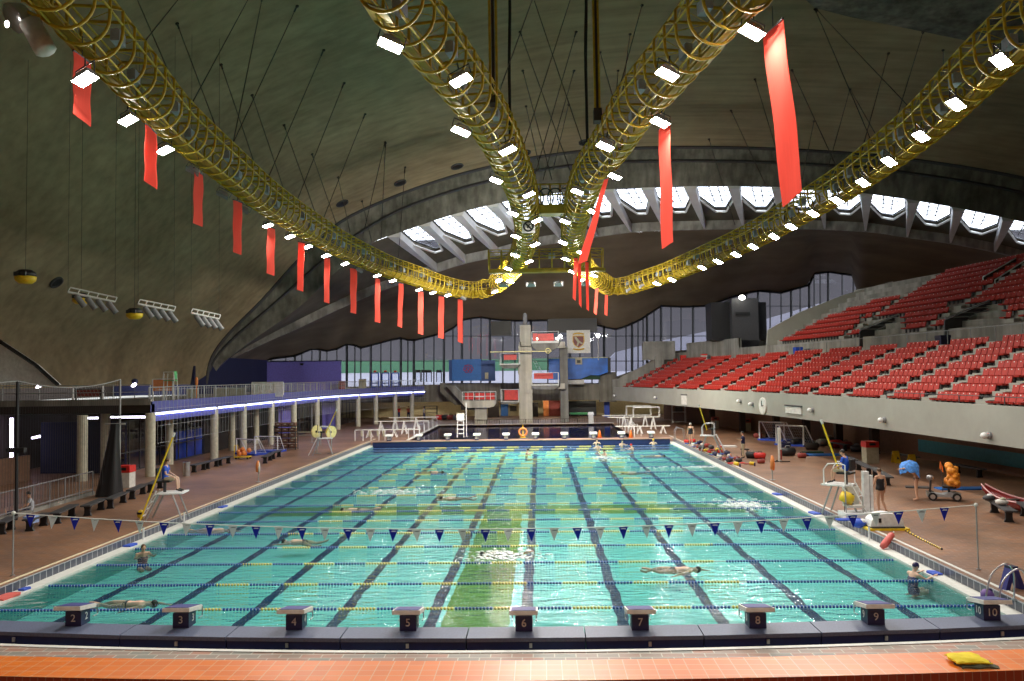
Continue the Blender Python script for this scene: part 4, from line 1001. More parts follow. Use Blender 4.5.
def start_block(n, loc, txt):
    root = thing('starting_block', 'white and blue starting block number %d on the near bulkhead' % n, 'starting block', loc, 'near starting blocks')
    m = MB(); m.box((0, .02, .16), (.36, .36, .32)); m.build('pedestal', 'navy', root, local=True)
    m = MB(); R = Matrix.Rotation(-.16, 3, 'X'); m.box((0, -.08, .405), (.60, .66, .085), M=R); m.build('platform', 'offwhite', root, local=True)
    m = MB(); m.box((0, -.075, .454), (.52, .60, .012), M=R); m.build('grip_pad', 'padblue', root, local=True)
    m = MB()
    for s in (-.26, .26): m.tube([(s, .22, .36), (s, .36, .34), (s, .36, .12), (s, .18, .12)], .014, 5)
    m.bar((-.26, .36, .24), (.26, .36, .24), .014, 5); m.build('backstroke_grip', 'steel', root, local=True)
    text_obj('number', txt, .23, 'numbergrey', root, Matrix.Translation((0, -.165, .17)) @ Matrix.Rotation(PI/2, 4, 'X'))
    for s in (-1, 1):
        text_obj('side_number', txt, .23, 'white', root, Matrix.Translation((s*.185, .04, .17)) @ Matrix.Rotation(s*PI/2, 4, 'Z') @ Matrix.Rotation(PI/2, 4, 'X'))
    return root
mat('padblue', (.035, .04, .19), .55); mat('numbergrey', (.62, .60, .54), .5)
blocks_px = {2: (73.1, 626.2), 3: (180.7, 628), 4: (294, 630), 5: (408, 631), 6: (524, 631.5), 7: (640.5, 630.5), 8: (758, 628.5), 9: (876.4, 625), 10: (992.3, 620.6)}
for n, (u, v) in blocks_px.items():
    p = atZ(u, v, BZ); start_block(n, (p.x, p.y+.16, BZ), str(n))
# ================================================================ far bulkhead and its blocks
root = thing('far_bulkhead', 'dark blue bulkhead wall across the far end of the lap pool', 'bulkhead', (0, 49.8, 0))
m = MB(); m.box((0, 49.72, .17), (25, .3, .36)); m.build('wall', 'bulkheadside', root)
m = MB(); m.box((0, 50.1, .385), (25, 1.2, .06)); m.build('top_deck', 'decktilepink', root)
for i, u in enumerate([388.4, 418, 446.9, 476, 505.6, 535.4, 565, 595, 624, 655]):
    p = atZ(u, 441.2-.14*i, .42); lab = 'small white starting block at the far pool end, %s from the left' % ORD[i]
    r = thing('starting_block', lab, 'starting block', (p.x, 50.15, .416), 'far starting blocks')
    m = MB(); m.box((0, .0, .20), (.34, .36, .40)); m.build('pedestal', 'navy', r, local=True)
    m = MB(); m.box((0, .0, .46), (.60, .62, .11), M=Matrix.Rotation(.12, 3, 'X')); m.build('platform', 'white', r, local=True)
    m = MB(); m.box((0, -.19, .22), (.05, .02, .26)); m.box((-.11, -.19, .22), (.04, .02, .26)); m.box((.11, -.19, .22), (.04, .02, .26)); m.build('white_marks', 'white', r, local=True)
# ================================================================ lane ropes across the pool
ropeY = [2.57, 4.95, 7.4, 9.8, 12.2, 14.75, 17.0, 18.7, 21.6, 24.4, 27.2, 29.9, 32.6, 35.2, 37.8, 40.3, 42.8, 45.2, 47.4]
def float_mesh(L, col, big=False):
    m = MB(); n = int(L/.085)
    for k in range(n):
        x = -L/2+L*(k+.5)/n; r = .038
        m.tube([(x-.03, 0, 0), (x-.018, 0, 0), (x+.018, 0, 0), (x+.03, 0, 0)], [r*.5, r, r, r*.5], 7)
    return m.mesh('float_section', col, smooth=True)
mat('floatblue', (.03, .10, .40), .4); mat('floatyellow', (.80, .64, .14), .4); mat('floatdark', (.01, .03, .03), .4)
FM = {}
def fm(L, c):
    k = (round(L, 2), c)
    if k not in FM: FM[k] = float_mesh(L, c)
    return FM[k]
for i, Y in enumerate(ropeY):
    root = thing('lane_rope', 'blue and yellow float rope across the pool, %s from the numbered blocks' % ORD[i], 'lane rope', (0, Y, .02), 'lane ropes')
    m = MB(); m.tube([(-12.48, 0, 0), (12.48, 0, 0)], .012, 4); m.build('cable', 'white', root, local=True)
    secs = [(-12.4, -7.4, 'floatblue')]; x = -7.4; y = True; off = random.uniform(-.5, .5) if i > 0 else 0
    while x < 7.2:
        secs.append((x, x+.98, 'floatyellow' if y else 'floatblue')); x += .98; y = not y
    secs.append((x, 12.4, 'floatblue'))
    far = i > 3
    for (a, b2, c) in secs:
        yel = c == 'floatyellow'
        o = bpy.data.objects.new('yellow_floats' if yel else 'blue_floats', fm(b2-a-.02, c)); COL.objects.link(o); o.parent = root; o.location = ((a+b2)/2+off*(abs(a) < 12), 0, 0) if abs(a) < 12 and abs(b2) < 12 else ((a+b2)/2, 0, 0)
# ================================================================ backstroke flag line
FY = 5.0
pl_, pr_ = atY(13.5, 513, FY), atY(976, 505, FY)
for (p, lab) in [(pl_, 'slim grey pole holding the pennant line on the left deck'), (pr_, 'slim grey pole holding the pennant line on the right deck')]:
    root = thing('flag_pole', lab, 'pole', (p.x, FY, DECK), 'pennant line poles')
    m = MB(); m.tube([(0, 0, 0), (0, 0, p.z-DECK)], .022, 6); m.build('pole', 'railgrey', root, local=True)
    m = MB(); m.lathe([(.06, 0), (.06, .03)], n=10); m.build('socket', 'steel', root, local=True); m = MB(); m.ball((0, 0, p.z-DECK), .06, 8); m.build('pulley', 'offwhite', root, local=True)
sag = .62
def lp(t): q = pl_.lerp(pr_, t); q.z -= sag*4*t*(1-t)*.9; return q
root = thing('pennant_line', 'line of alternating blue and white pennants strung across the pool', 'pennants', lp(.5))
m = MB(); m.tube([lp(k/40) for k in range(41)], .014, 4); m.build('cord', 'offwhite', root)
clothmat('pennantblue', (.03, .04, .45), .2); clothmat('pennantwhite', (.72, .72, .72), .3)
us = []; u = 30.5
tgt = [30.5, 53, 75, 95, 117.5, 139.5, 164]
u = 164
while u < 958: u += 22.95; tgt.append(u)
tgt = [x for x in tgt if x < 962]
for i, u in enumerate(tgt):
    a, b2 = 0.0, 1.0
    for _ in range(40):
        c = (a+b2)/2
        if pix(lp(c))[0] < u: a = c
        else: b2 = c
    q = lp(a); blue = i % 2 == 0; tw = random.uniform(-.15, .15); sw = random.uniform(-.03, .03)
    dx = Vector((math.cos(tw), math.sin(tw), 0))
    m = MB(); w_ = .135; tri = [q-dx*w_, q+dx*w_, q+Vector((sw, sw, -.36))]
    m.prism(tri, (0, .008, 0), 0)
    # the small printed wave mark near the top edge
    mk = [q-dx*.075+Vector((0, -.004, -.075)), q-dx*.03+Vector((0, -.004, -.045)), q+dx*.08+Vector((0, -.004, -.05)), q+dx*.075+Vector((0, -.004, -.075)), q+dx*.0+Vector((0, -.004, -.07))]
    m.poly(mk, 1)
    m.build('blue_pennant' if blue else 'white_pennant', ['pennantblue', 'white'] if blue else ['pennantwhite', 'grey'], root)
# ================================================================ left gallery
GZ = 4.47
Gp = [(-20.9, 28), (-20.9, 45), (-20.9, 58), (-20.5, 64), (-19.6, 70), (-18.3, 75), (-16.6, 80), (-14.6, 84.5), (-13.5, 87)]
Gl = catmull([Vector((x, y, 0)) for x, y in Gp], 4)
def gat(u, inset=0.0, z=2.0):
    best = min(interp_rows(Gl, 500), key=lambda p: abs(pix((p.x-inset, p.y, z))[0]-u)); return Vector((best.x-inset, best.y, 0))
def zl(off, z): return [Vector((p.x+off, p.y, z)) for p in Gl]
m = MB(); m.loft([zl(-16, GZ), zl(-.15, GZ)]); m.loft([zl(-16, 3.95), zl(-.15, 3.95)], flip=True); struct(m.build('floor_gallery', 'concrete'))
m = MB(); m.loft([zl(-.15, 3.95), zl(-.15, 3.45), zl(0, 3.45), zl(0, 4.62), zl(-.15, 4.62), zl(-.15, GZ)]); struct(m.build('wall_gallery_front', 'ledlitfascia'))
m = MB(); m.box((-38.5, 28.1, 4.6), (35.2, .25, .36)); struct(m.build('wall_gallery_end', 'concrete'))
m = MB(); m.box((-38.5, 28.3, 4.22), (35.2, .4, .5)); struct(m.build('beam_gallery', 'darkbrown'))
glow('ledblue', (.45, .50, 1.0), 8.0); glow('tubewhite', (.85, .8, 1.0), 9.0); glow('tubelilac', (.75, .65, 1.0), 6.0)
root = thing('led_strip', 'long violet-white light strip along the blue-lit gallery front', 'light strip', Gl[0]+Vector((0.05, 0, 3.85)))
m = MB(); m.tube(zl(.06, 3.86), .036, 6); m.build('diffuser', 'ledblue', root)
m = MB(); m.tube(zl(.03, 3.95), .045, 4); m.build('profile', 'steel', root)
for i, u in enumerate([150, 214, 243, 271, 294, 317, 338, 358, 376, 395, 412]):
    p = gat(u, .15 if u > 150 else .0, 1.0); b = MB(); b.lathe([(.27, DECK), (.27, 3.95)], (p.x, p.y, 0), 28); struct(b.build('column_%d' % (i+1), 'columnpaint', smooth=False))
for i, (u, v) in enumerate([(82, 481), (105, 474)]):
    p = g(u, v); b = MB(); b.lathe([(.27, DECK), (.27, 3.95)], (p.x, p.y, 0), 28); struct(b.build('column_%d' % (i+20), 'columnpaint'))
for i, (u, off) in enumerate([(169.5, 1.9), (232, 1.5), (256, 2.0)]):
    p = gat(u, off, 2); b = MB(); b.lathe([(.25, DECK), (.25, 3.95)], (p.x, p.y, 0), 14); struct(b.build('column_%d' % (i+30), 'columnpaint'))
# inside of the lower storey
m = MB(); m.poly([(-31, -5, DECK), (-31, 90, DECK), (-31, 90, 3.95), (-31, -5, 3.95)]); struct(m.build('wall_gallery_back', 'darkbrown'))
def bayglass(Y0, Y1, X, n, nm):
    m = MB(); m.poly([(X, Y0, DECK), (X, Y1, DECK), (X, Y1, 3.45), (X, Y0, 3.45)]); w_ = struct(m.build(nm, 'darkglass'))
    f = MB()
    for k in range(n+1): y = Y0+(Y1-Y0)*k/n; f.box((X, y, 1.88), (.07, .06, 3.15))
    for z in (DECK+.06, 1.5, 3.4): f.box((X, (Y0+Y1)/2, z), (.06, Y1-Y0, .06))
    f.build('frame', 'darkgrey', w_)
bayglass(29, 41, -23.4, 9, 'window_60'); bayglass(60, 84, -21.9, 14, 'window_61')
m = MB(); m.box((-26, 30, 1.85), (5.2, .2, 3.1)); struct(m.build('wall_gallery_cross', 'navywall'))
def wallbox(u0, u1, z0, z1, X, mt, name, label, cat, th=.15):
    a = atX(u0, 400, X).y; b = atX(u1, 400, X).y
    r = thing(name, label, cat, (X, (a+b)/2, z0)); m = MB(); m.box((X, (a+b)/2, (z0+z1)/2), (th, abs(b-a), z1-z0)); m.build('panel', mt, r)
    f = MB(); y0, y1 = min(a, b), max(a, b)
    for y in (y0, y1): f.box((X+.02, y, (z0+z1)/2), (th+.05, .08, z1-z0))
    f.box((X+.02, (y0+y1)/2, z1), (th+.05, y1-y0, .08)); f.build('frame', 'darkgrey', r)
mat('muralblue', (.02, .10, .75), .35, noise=.5, scale=.8); mat('muralpurple', (.22, .06, .60), .4)
wallbox(174, 209, .3, 2.3, -23.75, 'muralblue', 'mural_panel', 'bright blue mural panel behind the glass under the left gallery', 'mural')
wallbox(213, 229, .6, 2.6, -23.8, 'muralpurple', 'mural_panel', 'violet mural panel behind the glass, further along than the blue one', 'mural')
m = MB(); m.box((-23.6, 51, 1.88), (.2, 19, 3.15)); struct(m.build('wall_gallery_inner', 'black'))
wallbox(277, 295, .3, 3.3, -22.6, 'purplewall', 'door_panel', 'purple door panel under the gallery, the one nearer the camera', 'panel')
wallbox(321, 340, .3, 3.3, -21.9, 'purplewall', 'door_panel', 'purple door panel under the gallery, the one further away', 'panel')
# tube lights under the gallery
for i, (u0, u1, v, Y, lab) in enumerate([(85, 98, 418, 37, 'short white ceiling tube under the gallery, leftmost of the row'), (103, 147, 417, 37, 'long white ceiling tubes under the gallery, middle of the row'), (152, 165, 417, 37, 'short white ceiling tube under the gallery behind the near column')]):
    a, b = atY(u0, v, Y), atY(u1, v, Y); z = a.z; pass
    r = thing('ceiling_tube', lab, 'tube light', a, 'tube lights under the gallery'); m = MB(); m.bar(a, b, .06, 6); m.build('tube', 'tubewhite', r); m = MB(); m.box((a+b)/2+Vector((0, 0, .08)), ((b-a).length, .16, .05)); m.build('batten', 'offwhite', r)
for (p0, p1, Y, lab) in [((11.5, 418), (11.5, 458), 29.4, 'upright violet-white tube light at the far left'), ((32, 438), (46, 435), 30.5, 'short slanting white tube light in the dark lower storey')]:
    a, b = atY(*p0, Y), atY(*p1, Y); r = thing('wall_tube', lab, 'tube light', min((a, b), key=lambda q: q.z)); m = MB(); m.bar(a, b, .10 if Y == 29.4 else .07, 6); m.build('tube', 'tubelilac', r)
    m = MB(); m.bar(a+Vector((-.02, .15, 0)), b+Vector((-.02, .15, 0)), .10, 4); m.build('batten', 'darkgrey', r)
# gallery railing, panels and furniture
railing([Vector((p.x-.1, p.y, GZ+.15)) for p in Gl], .82, 'railing', 'grey picket railing along the front of the left gallery', 1.9, (1.0,), 'railgrey', .03, pickets=.42)
railing([Vector((-21, 28.15, 4.75)), Vector((-45, 28.15, 4.75))], .85, 'railing', 'grey railing on the near end of the left gallery', 2.2, (1.0, .5), 'railgrey', .025)
def gpanel(u0, v0, u1, v1, X, mt, name, label, cat, frame='offwhite', Y=None):
    if Y is None: Y = atX((u0+u1)/2, (v0+v1)/2, X).y
    a, b = atY(u0, v1, Y), atY(u1, v0, Y)
    zb = max(a.z, GZ)
    r = thing(name, label, cat, ((a.x+b.x)/2, Y, GZ)); m = MB(); m.box(((a.x+b.x)/2, Y, (a.z+b.z)/2), (abs(b.x-a.x), .08, abs(b.z-a.z))); m.build('panel', mt, r)
    f = MB()
    for x in (a.x, b.x): f.box((x, Y, (GZ+b.z)/2), (.07, .12, b.z-GZ))
    f.box(((a.x+b.x)/2, Y, b.z), (abs(b.x-a.x), .12, .06)); f.build('frame', frame, r); return r
mat('dullorange', (.75, .25, .07), .6); mat('dullcream', (.45, .42, .30), .7)
gpanel(153, 379, 173, 391, -23, 'dullorange', 'notice_board', 'plain orange board standing behind the gallery railing', 'board')
gpanel(187, 389, 198, 398, -22.5, 'dullcream', 'storage_partition', 'small cream panel behind the gallery railing', 'panel')
gpanel(214, 388, 245, 398, -22.3, 'dullcream', 'storage_partition', 'long low cream panel behind the gallery railing', 'panel')
gpanel(252, 382, 283, 397, -21.6, 'offwhite', 'display_board', 'tall pale display board on the gallery railing before the purple screen', 'board')
Yp = 72; a, b = atY(267, 384, Yp), atY(341, 361, Yp)
r = thing('projection_screen', 'large plain purple screen wall at the back of the gallery', 'screen', ((a.x+b.x)/2, Yp, GZ)); m = MB(); m.box(((a.x+b.x)/2, Yp, (GZ+b.z)/2), (b.x-a.x, .3, b.z-GZ)); m.build('panel', 'purplewall', r)
m = MB(); m.box(((a.x+b.x)/2, Yp-.02, b.z+.04), (b.x-a.x+.1, .4, .1)); m.build('cap', 'navywall', r); m = MB(); m.box((a.x+(b.x-a.x)*.48, Yp-.25, b.z-.3), (.3, .2, .2)); m.build('camera', 'black', r)
a, b = atY(196, 356, 58), atY(268, 360, Yp); m = MB(); m.prism([Vector((a.x, 58, GZ)), Vector((a.x, 58, a.z)), Vector((b.x-.05, Yp, b.z)), Vector((b.x-.05, Yp, GZ))], (-.2, 0, 0)); struct(m.build('wall_gallery_screen', 'navywall'))
a = atY(205, 385, 40); m = MB(); A0, B0 = atY(60, 386, 44), atY(205, 362, 44); xr = atY(194, 380, 57).x; m.box(((-46+xr)/2, 57.2, (GZ+7.2)/2), (xr+46, .3, 7.2-GZ)); struct(m.build('wall_gallery_dark', 'deepnavy'))
# goal frame, chair, glint lamps, plant on the gallery
Y = 31; a, b = atY(73, 399, Y), atY(103, 386, Y); r = thing('goal_frame', 'white goal frame standing on the left gallery', 'goal', (a.x, Y, GZ)); m = MB(); m.tube([(a.x, Y, GZ), (a.x, Y, b.z), (b.x, Y, b.z), (b.x, Y, GZ)], .075, 6); m.build('posts', 'white', r)
m = MB()
for k in range(9):
    x = a.x+(b.x-a.x)*k/8; m.bar((x, Y+.05, b.z), (x, Y+.8, GZ+.02), .008, 3)
for k in range(5): t = k/5; m.bar((a.x, Y+.05+.75*t, b.z+(GZ-b.z)*t), (b.x, Y+.05+.75*t, b.z+(GZ-b.z)*t), .008, 3)
m.build('net', 'offwhite', r)
mat('mutedred', (.30, .05, .04), .6)
gpanel(76, 389, 101, 397, -22, 'mutedred', 'crash_mat', 'dull red mat standing behind the white goal frame', 'mat', 'darkbrown', Y=32.2)
Y = 33; p = atY(169, 391, Y); r = thing('high_chair', 'green and white tubular high chair above the orange board', 'chair', (p.x, Y, GZ)); m = MB(); zz = atY(169, 372, Y).z
for dx in (-.4, .35):
    for dy in (0, .5): m.bar((p.x+dx, Y+dy, GZ), (p.x+dx*.8, Y+dy, zz-.1), .03, 5)
m.tube([(p.x-.4, Y, zz-.5), (p.x-.35, Y, zz), (p.x+.3, Y, zz), (p.x+.35, Y, zz-.6)], .03, 5); m.build('frame', 'offwhite', r); m = MB(); m.box((p.x, Y+.2, zz-.55), (.7, .5, .05)); m.build('seat', 'green', r); m = MB(); m.box((p.x+.32, Y+.2, zz-.2), (.05, .4, .5)); m.build('backrest', 'green', r)
glow('glintglow', (.9, .85, 1.0), 12.0)  # added lamps standing in for light reflections on the gallery
for (u, v, lab) in [(38.5, 386.5, 'small added lamp for a light reflection on the gallery at the far left'), (134, 385, 'small added lamp for a light reflection on the gallery near its corner')]:
    p = atY(u, v, 32); r = thing('glint_lamp', lab, 'spotlight', (p.x, 32, GZ), 'gallery glint lamps'); m = MB(); m.ball(p, (.20, .1, .10), 8, M=Matrix.Rotation(-.5, 3, 'Y')); m.build('lamp', 'glintglow', r, smooth=True)
    m = MB(); m.lathe([(.08, 0), (.2, .15), (.2, .3), (.05, .38)], p+Vector((0, .1, .02)), 8); m.build('housing', 'navy', r); m = MB(); m.bar((p.x, 32.1, GZ), p+Vector((0, .1, 0)), .025, 5); m.bar((p.x-.2, 32.1, GZ+.02), (p.x+.2, 32.1, GZ+.02), .03, 5); m.build('stand', 'darkgrey', r)
p = atY(196.5, 386, 36); r = thing('traffic_paddle', 'thin orange upright paddle behind the gallery railing', 'paddle', (p.x, 36, GZ)); m = MB(); zz = atY(196.5, 377, 36).z; m.lathe([(.03, GZ), (.05, zz-.7), (.11, zz-.4), (.10, zz-.1), (.03, zz)], (p.x, 36, 0), 8); m.build('blade', 'dullorange', r)
p = gat(342, .7, 5); r = thing('barrel', 'brown barrel at the end of the gallery railing pickets', 'barrel', (p.x, p.y, GZ)); m = MB(); m.lathe([(.36, GZ), (.42, GZ+.35), (.42, GZ+.7), (.36, GZ+1.05)], (p.x, p.y, 0), 12); m.build('body', 'mutedred', r, smooth=True); m = MB(); m.lathe([(.435, GZ+.5), (.435, GZ+.56)], (p.x, p.y, 0), 12); m.build('hoop', 'darkgrey', r)
p = gat(362.5, .5, 5); r = thing('concrete_planter', 'grey box standing on the far gallery before the glazing', 'box', (p.x, p.y, GZ)); m = MB(); m.box((p.x, p.y, GZ+.6), (.75, .6, 1.2)); m.build('body', 'dullcream', r); m = MB(); m.box((p.x, p.y, GZ+1.2), (.8, .65, .06)); m.build('lid', 'grey', r)
glow('dooropen', (.80, .88, 1.0), 1.2)
for i, u in enumerate([375, 385.5, 395.3]):
    a, b = atY(u-3.4, 387.5, 87.4), atY(u+3.4, 373, 87.4); d = MB()
    for x in (a.x, b.x): d.box((x, 87.4, (a.z+b.z)/2), (.14, .14, b.z-a.z))
    for z in (a.z, b.z, a.z+(b.z-a.z)*.3): d.box(((a.x+b.x)/2, 87.4, z), (b.x-a.x, .14, .14))
    dd = struct(d.build('door_%d' % (i+1), 'royal')); q = MB(); q.box(((a.x+b.x)/2, 87.43, (a.z+b.z)/2), (b.x-a.x-.1, .03, b.z-a.z)); q.build('pane', 'skyglass', dd); e = MB(); e.box(((a.x+b.x)/2, 87.35, b.z+.22), (.35, .1, .22)); e.build('exit_light', 'red', dd)
for i, u in enumerate([418, 424, 429, 439]):
    a, b = atY(u-1.6, 382, 87.5), atY(u+1.6, 372, 87.5); d = MB(); d.box(((a.x+b.x)/2, 87.5, b.z+.1), (.7, .2, .35)); d.box((a.x-.1, 87.5, (a.z+b.z)/2), (.1, .2, b.z-a.z)); d.box((b.x+.1, 87.5, (a.z+b.z)/2), (.1, .2, b.z-a.z)); dd = struct(d.build('door_%d' % (i+10), 'blackframe')); q = MB(); q.box(((a.x+b.x)/2, 87.5, (a.z+b.z)/2), (b.x-a.x, .03, b.z-a.z)); q.build('pane', 'skyglass', dd)
# hanging safety net along the gallery
r = thing('safety_net', 'fine hanging safety net in front of the left gallery', 'net', (-20.45, 28, 2.2)); m = MB(); N = resample([Vector((p.x+.42, p.y, 0)) for p in Gl], .5)
for p in N: m.bar(p+Vector((0, 0, 2.2)), p+Vector((0, 0, 5.3)), .009, 3)
for z in (2.2, 3.2, 4.2, 5.3): m.tube([p+Vector((0, 0, z)) for p in N], .009, 3)
m.build('mesh', 'railgrey', r)
p0, p1 = g(16, 520), g(119.5, 493); t0, t1 = atY(16, 381, p0.y), atY(119.5, 379.5, p1.y)
r = thing('net_fence', 'tall net fence on two posts at the left deck edge', 'net', p0)
m = MB(); m.bar(p0, Vector((p0.x, p0.y, t0.z)), .07, 6); m.build('post', 'black', r); m = MB(); m.bar(p1, Vector((p1.x, p1.y, t1.z)), .045, 6); m.build('post', 'railgrey', r, label='pale grey post')
def cat(k): q = p0.lerp(p1, k); q.z = t0.z+(t1.z-t0.z)*k-.55*4*k*(1-k)*.6; return q
m = MB(); m.tube([cat(k/16) for k in range(17)], .022, 4); pL = p0+(p0-p1)*.4; m.bar(Vector((pL.x, pL.y, t0.z-.2)), cat(0), .022, 4); m.build('top_cord', 'railgrey', r)
m = MB()
for k in range(1, 46): q = cat(k/46); m.bar(q, Vector((q.x, q.y, .9)), .007, 3)
for k in range(1, 18): q = p0+(p0-p1)*.4*k/18; m.bar(Vector((q.x, q.y, t0.z-.1)), Vector((q.x, q.y, .9)), .007, 3)
m.build('mesh', 'darkgrey', r)
m = MB(); m.box((p0.x, p0.y-.05, atY(16, 450, p0.y).z), (.75, .2, .18)); m.build('winch', 'black', r)
# ramp railing and curb, left
P0, P1 = g(-25, 530), g(95, 494.5)
railing([P0, P1], 1.15, 'railing', 'grey handrail beside the ramp at the left edge of the deck', 1.25, (1.0, .25), 'grey', .028, pickets=.3)
P2 = g(99, 488)
m = MB(); d = (P1-P0).normalized(); nrm = Vector((-d.y, d.x, 0)); m.prism([P0, P1, P1+Vector((0, 0, .16)), P0+Vector((0, 0, .16))], -nrm*.25 if nrm.x > 0 else nrm*.25); struct(m.build('trim_60', 'concrete'))
m = MB(); m.box((-27.5, 18, 1.0), (.3, 18, 1.4)); struct(m.build('wall_ramp', 'brownwall'))
mat('ramporange', (.55, .10, .04), .6); m = MB(); m.box((-25.5, 14.5, .75), (.3, 3.5, .9)); struct(m.build('wall_ramp_orange', 'ramporange'))

# ================================================================ rear: diving tower, panels, recess
def pb(m, u0, v0, u1, v1, Y, th, mi=0):
    a, b = atY(u0, v1, Y), atY(u1, v0, Y); m.box(((a.x+b.x)/2, Y+th/2, (a.z+b.z)/2), (abs(b.x-a.x), th, abs(b.z-a.z)), mi=mi)
def base(u, v, Y): return atY(u, v, Y)
concrete('towerconc', (.58, .54, .45), (.70, .66, .56), 1.2, streak=1.0)
concrete('towerdark', (.24, .235, .22), (.34, .33, .30), 1.0, streak=1.0)
YT = 75
root = thing('diving_tower', 'tall pale concrete diving tower with platforms and red panels on both sides', 'diving tower', (0.05, YT+.6, DECK))
m = MB(); pb(m, 519.5, 346, 531.5, 424.5, YT, 1.5); pb(m, 520, 325, 530.5, 347, YT, 1.4); pb(m, 518, 364, 520, 374, YT+.2, 1); pb(m, 526, 383, 532.5, 393, YT-.25, .5); pb(m, 519, 342, 521, 346, YT, 1)
m.build('column', 'towerconc', root)
m = MB(); pb(m, 561, 346, 567.5, 424.5, YT+.6, 1.2); m.build('column', 'towerdark', root, label='darker slender column')
m = MB(); q = atY(525, 320, YT+.7); m.lathe([(.26, -.75), (.26, .55), (.2, .75), (.05, .85)], q, 12); m.build('vent_cap', 'grey', root, smooth=True)
def plat(u0, u1, vtop, vbot, red, rail_top, side, hull='towerdark'):
    a, b = atY(u0, vbot, YT-.6), atY(u1, vtop, YT-.6); w_, h = b.x-a.x, b.z-a.z
    p = MB(); xs = [a.x, a.x+w_*.06, a.x+w_*.2, a.x+w_*.8, a.x+w_*.94, b.x]; zs = [b.z-h*.35, b.z-h*.7, a.z, a.z, b.z-h*.7, b.z-h*.35]
    p.prism([(x, YT-1.2, z) for x, z in zip(xs, zs)]+[(b.x, YT-1.2, b.z), (a.x, YT-1.2, b.z)], (0, 2.4, 0)); pl = p.build('platform', hull, root)
    p = MB(); p.box(((a.x+b.x)/2, YT-1.22, b.z-h*.12), (w_, .06, h*.24)); p.build('edge', 'offwhite', pl)
    zt = atY(u0, rail_top, YT-.6).z; p = MB()
    for x in (a.x+.05, b.x-.05):
        for y in (YT-1.15, YT+1.1): p.bar((x, y, b.z), (x, y, zt), .035, 5)
        p.bar((x, YT-1.15, zt), (x, YT+1.1, zt), .03, 5)
    p.bar((a.x+.05, YT-1.15, zt), (b.x-.05, YT-1.15, zt), .03, 5); p.build('rail', 'white', root)
    for (r0, r1, rv0, rv1) in red:
        p = MB(); c, d = atY(r0, rv1, YT+.2), atY(r1, rv0, YT+.2); p.box(((c.x+d.x)/2, YT+.2, (c.z+d.z)/2), (d.x-c.x, .06, d.z-c.z)); p.build('windscreen', 'red', root)
plat(531.5, 559, 341, 350.5, [(533, 537, 333.5, 341), (537.5, 553.5, 333.5, 341)], 332, 1)
plat(531.5, 559, 384, 389.5, [(534, 553, 373, 379)], 373, 1)
plat(500, 520, 363.5, 368.5, [(504, 516.5, 354.5, 360)], 353.5, -1)
plat(501, 519, 401, 404, [(504.5, 518.5, 390, 400)], 389.5, -1)
m = MB(); c, d = atY(553, 348, YT-.5), atY(565, 341.5, YT-.5); m.prism([(c.x, YT-.4, c.z), (d.x, YT-.4, c.z), (d.x, YT-.4, d.z), (d.x-.5, YT-.4, d.z), (c.x+.7, YT-.4, c.z+.25)], (0, .9, 0)); m.build('bracket', 'towerconc', root)
m = MB(); c, d = atY(554, 389, YT-.5), atY(565, 383.5, YT-.5); m.prism([(c.x, YT-.4, c.z), (d.x, YT-.4, c.z), (d.x, YT-.4, d.z), (d.x-.5, YT-.4, d.z), (c.x+.7, YT-.4, c.z+.2)], (0, .9, 0)); m.build('bracket', 'towerconc', root)
m = MB()
for du in (0, 3): m.bar(atY(533+du, 361, YT+.4), atY(543+du, 379, YT+.4), .03, 5)
for k in range(8): t = k/7; m.bar(atY(533+10*t, 361+18*t, YT+.4), atY(536+10*t, 361+18*t, YT+.4), .02, 4)
m.build('ladder', 'railgrey', root)
glow('towerlamp', (1, .95, 1), 25.0)
m = MB(); m.ball(atY(560.5, 336, YT-.6), (.16, .12, .16), 8); m.build('lamp', 'towerlamp', root, smooth=True)
r = thing('spring_beam', 'long thin cream beam crossing in front of the diving tower', 'beam', atY(520, 352, YT-1.5)); m = MB(); pb(m, 490, 350.6, 551.5, 352.4, YT-1.6, .5); m.build('beam', 'paleyellow', r); m = MB(); p = atY(548, 350.8, YT-1.4); m.tube([p+Vector((.28*math.cos(k*PI/6), 0, .28*math.sin(k*PI/6))) for k in range(12)], .05, 5, closed=True); m.build('pulley', 'paleyellow', r)
m = MB(); pb(m, 519, 348, 522, 351, YT-1.4, 1.4); m.build('mount', 'towerconc', r)
root = thing('diving_platform', 'low concrete diving platform with three red screens on a single pillar', 'diving platform', (-4.9, 74.5, DECK))
Yd = 73.9; a, b = atY(462.5, 408, Yd), atY(496, 400.5, Yd); h = b.z-a.z; m = MB(); m.prism([(a.x, Yd, b.z), (a.x, Yd, b.z-h*.4), (a.x+.3, Yd, a.z+.12), (a.x+.8, Yd, a.z), (b.x-.8, Yd, a.z), (b.x-.3, Yd, a.z+.12), (b.x, Yd, b.z-h*.4), (b.x, Yd, b.z)], (0, 2.6, 0)); m.build('platform', 'towerconc', root)
m = MB(); c, d = atY(474, 407, Yd), atY(486.5, 407, Yd); m.box(((c.x+d.x)/2, Yd+1.2, (DECK+c.z)/2), (d.x-c.x, 1.3, c.z-DECK), taper=.93); m.build('pillar', 'towerconc', root)
for (u0, u1) in [(465, 474), (475.5, 484.5), (486, 494.5)]: m = MB(); pb(m, u0, 393, u1, 399.5, Yd+.1, .06); m.build('screen', 'red', root)
m = MB(); zt = atY(463, 392, Yd).z
for x in [a.x+(b.x-a.x)*k/6 for k in range(7)]: m.bar((x, Yd+.05, b.z), (x, Yd+.05, zt), .03, 5)
for z in (zt, (zt+b.z)/2): m.bar((a.x, Yd+.05, z), (b.x, Yd+.05, z), .03, 5)
m.build('rail', 'white', root)
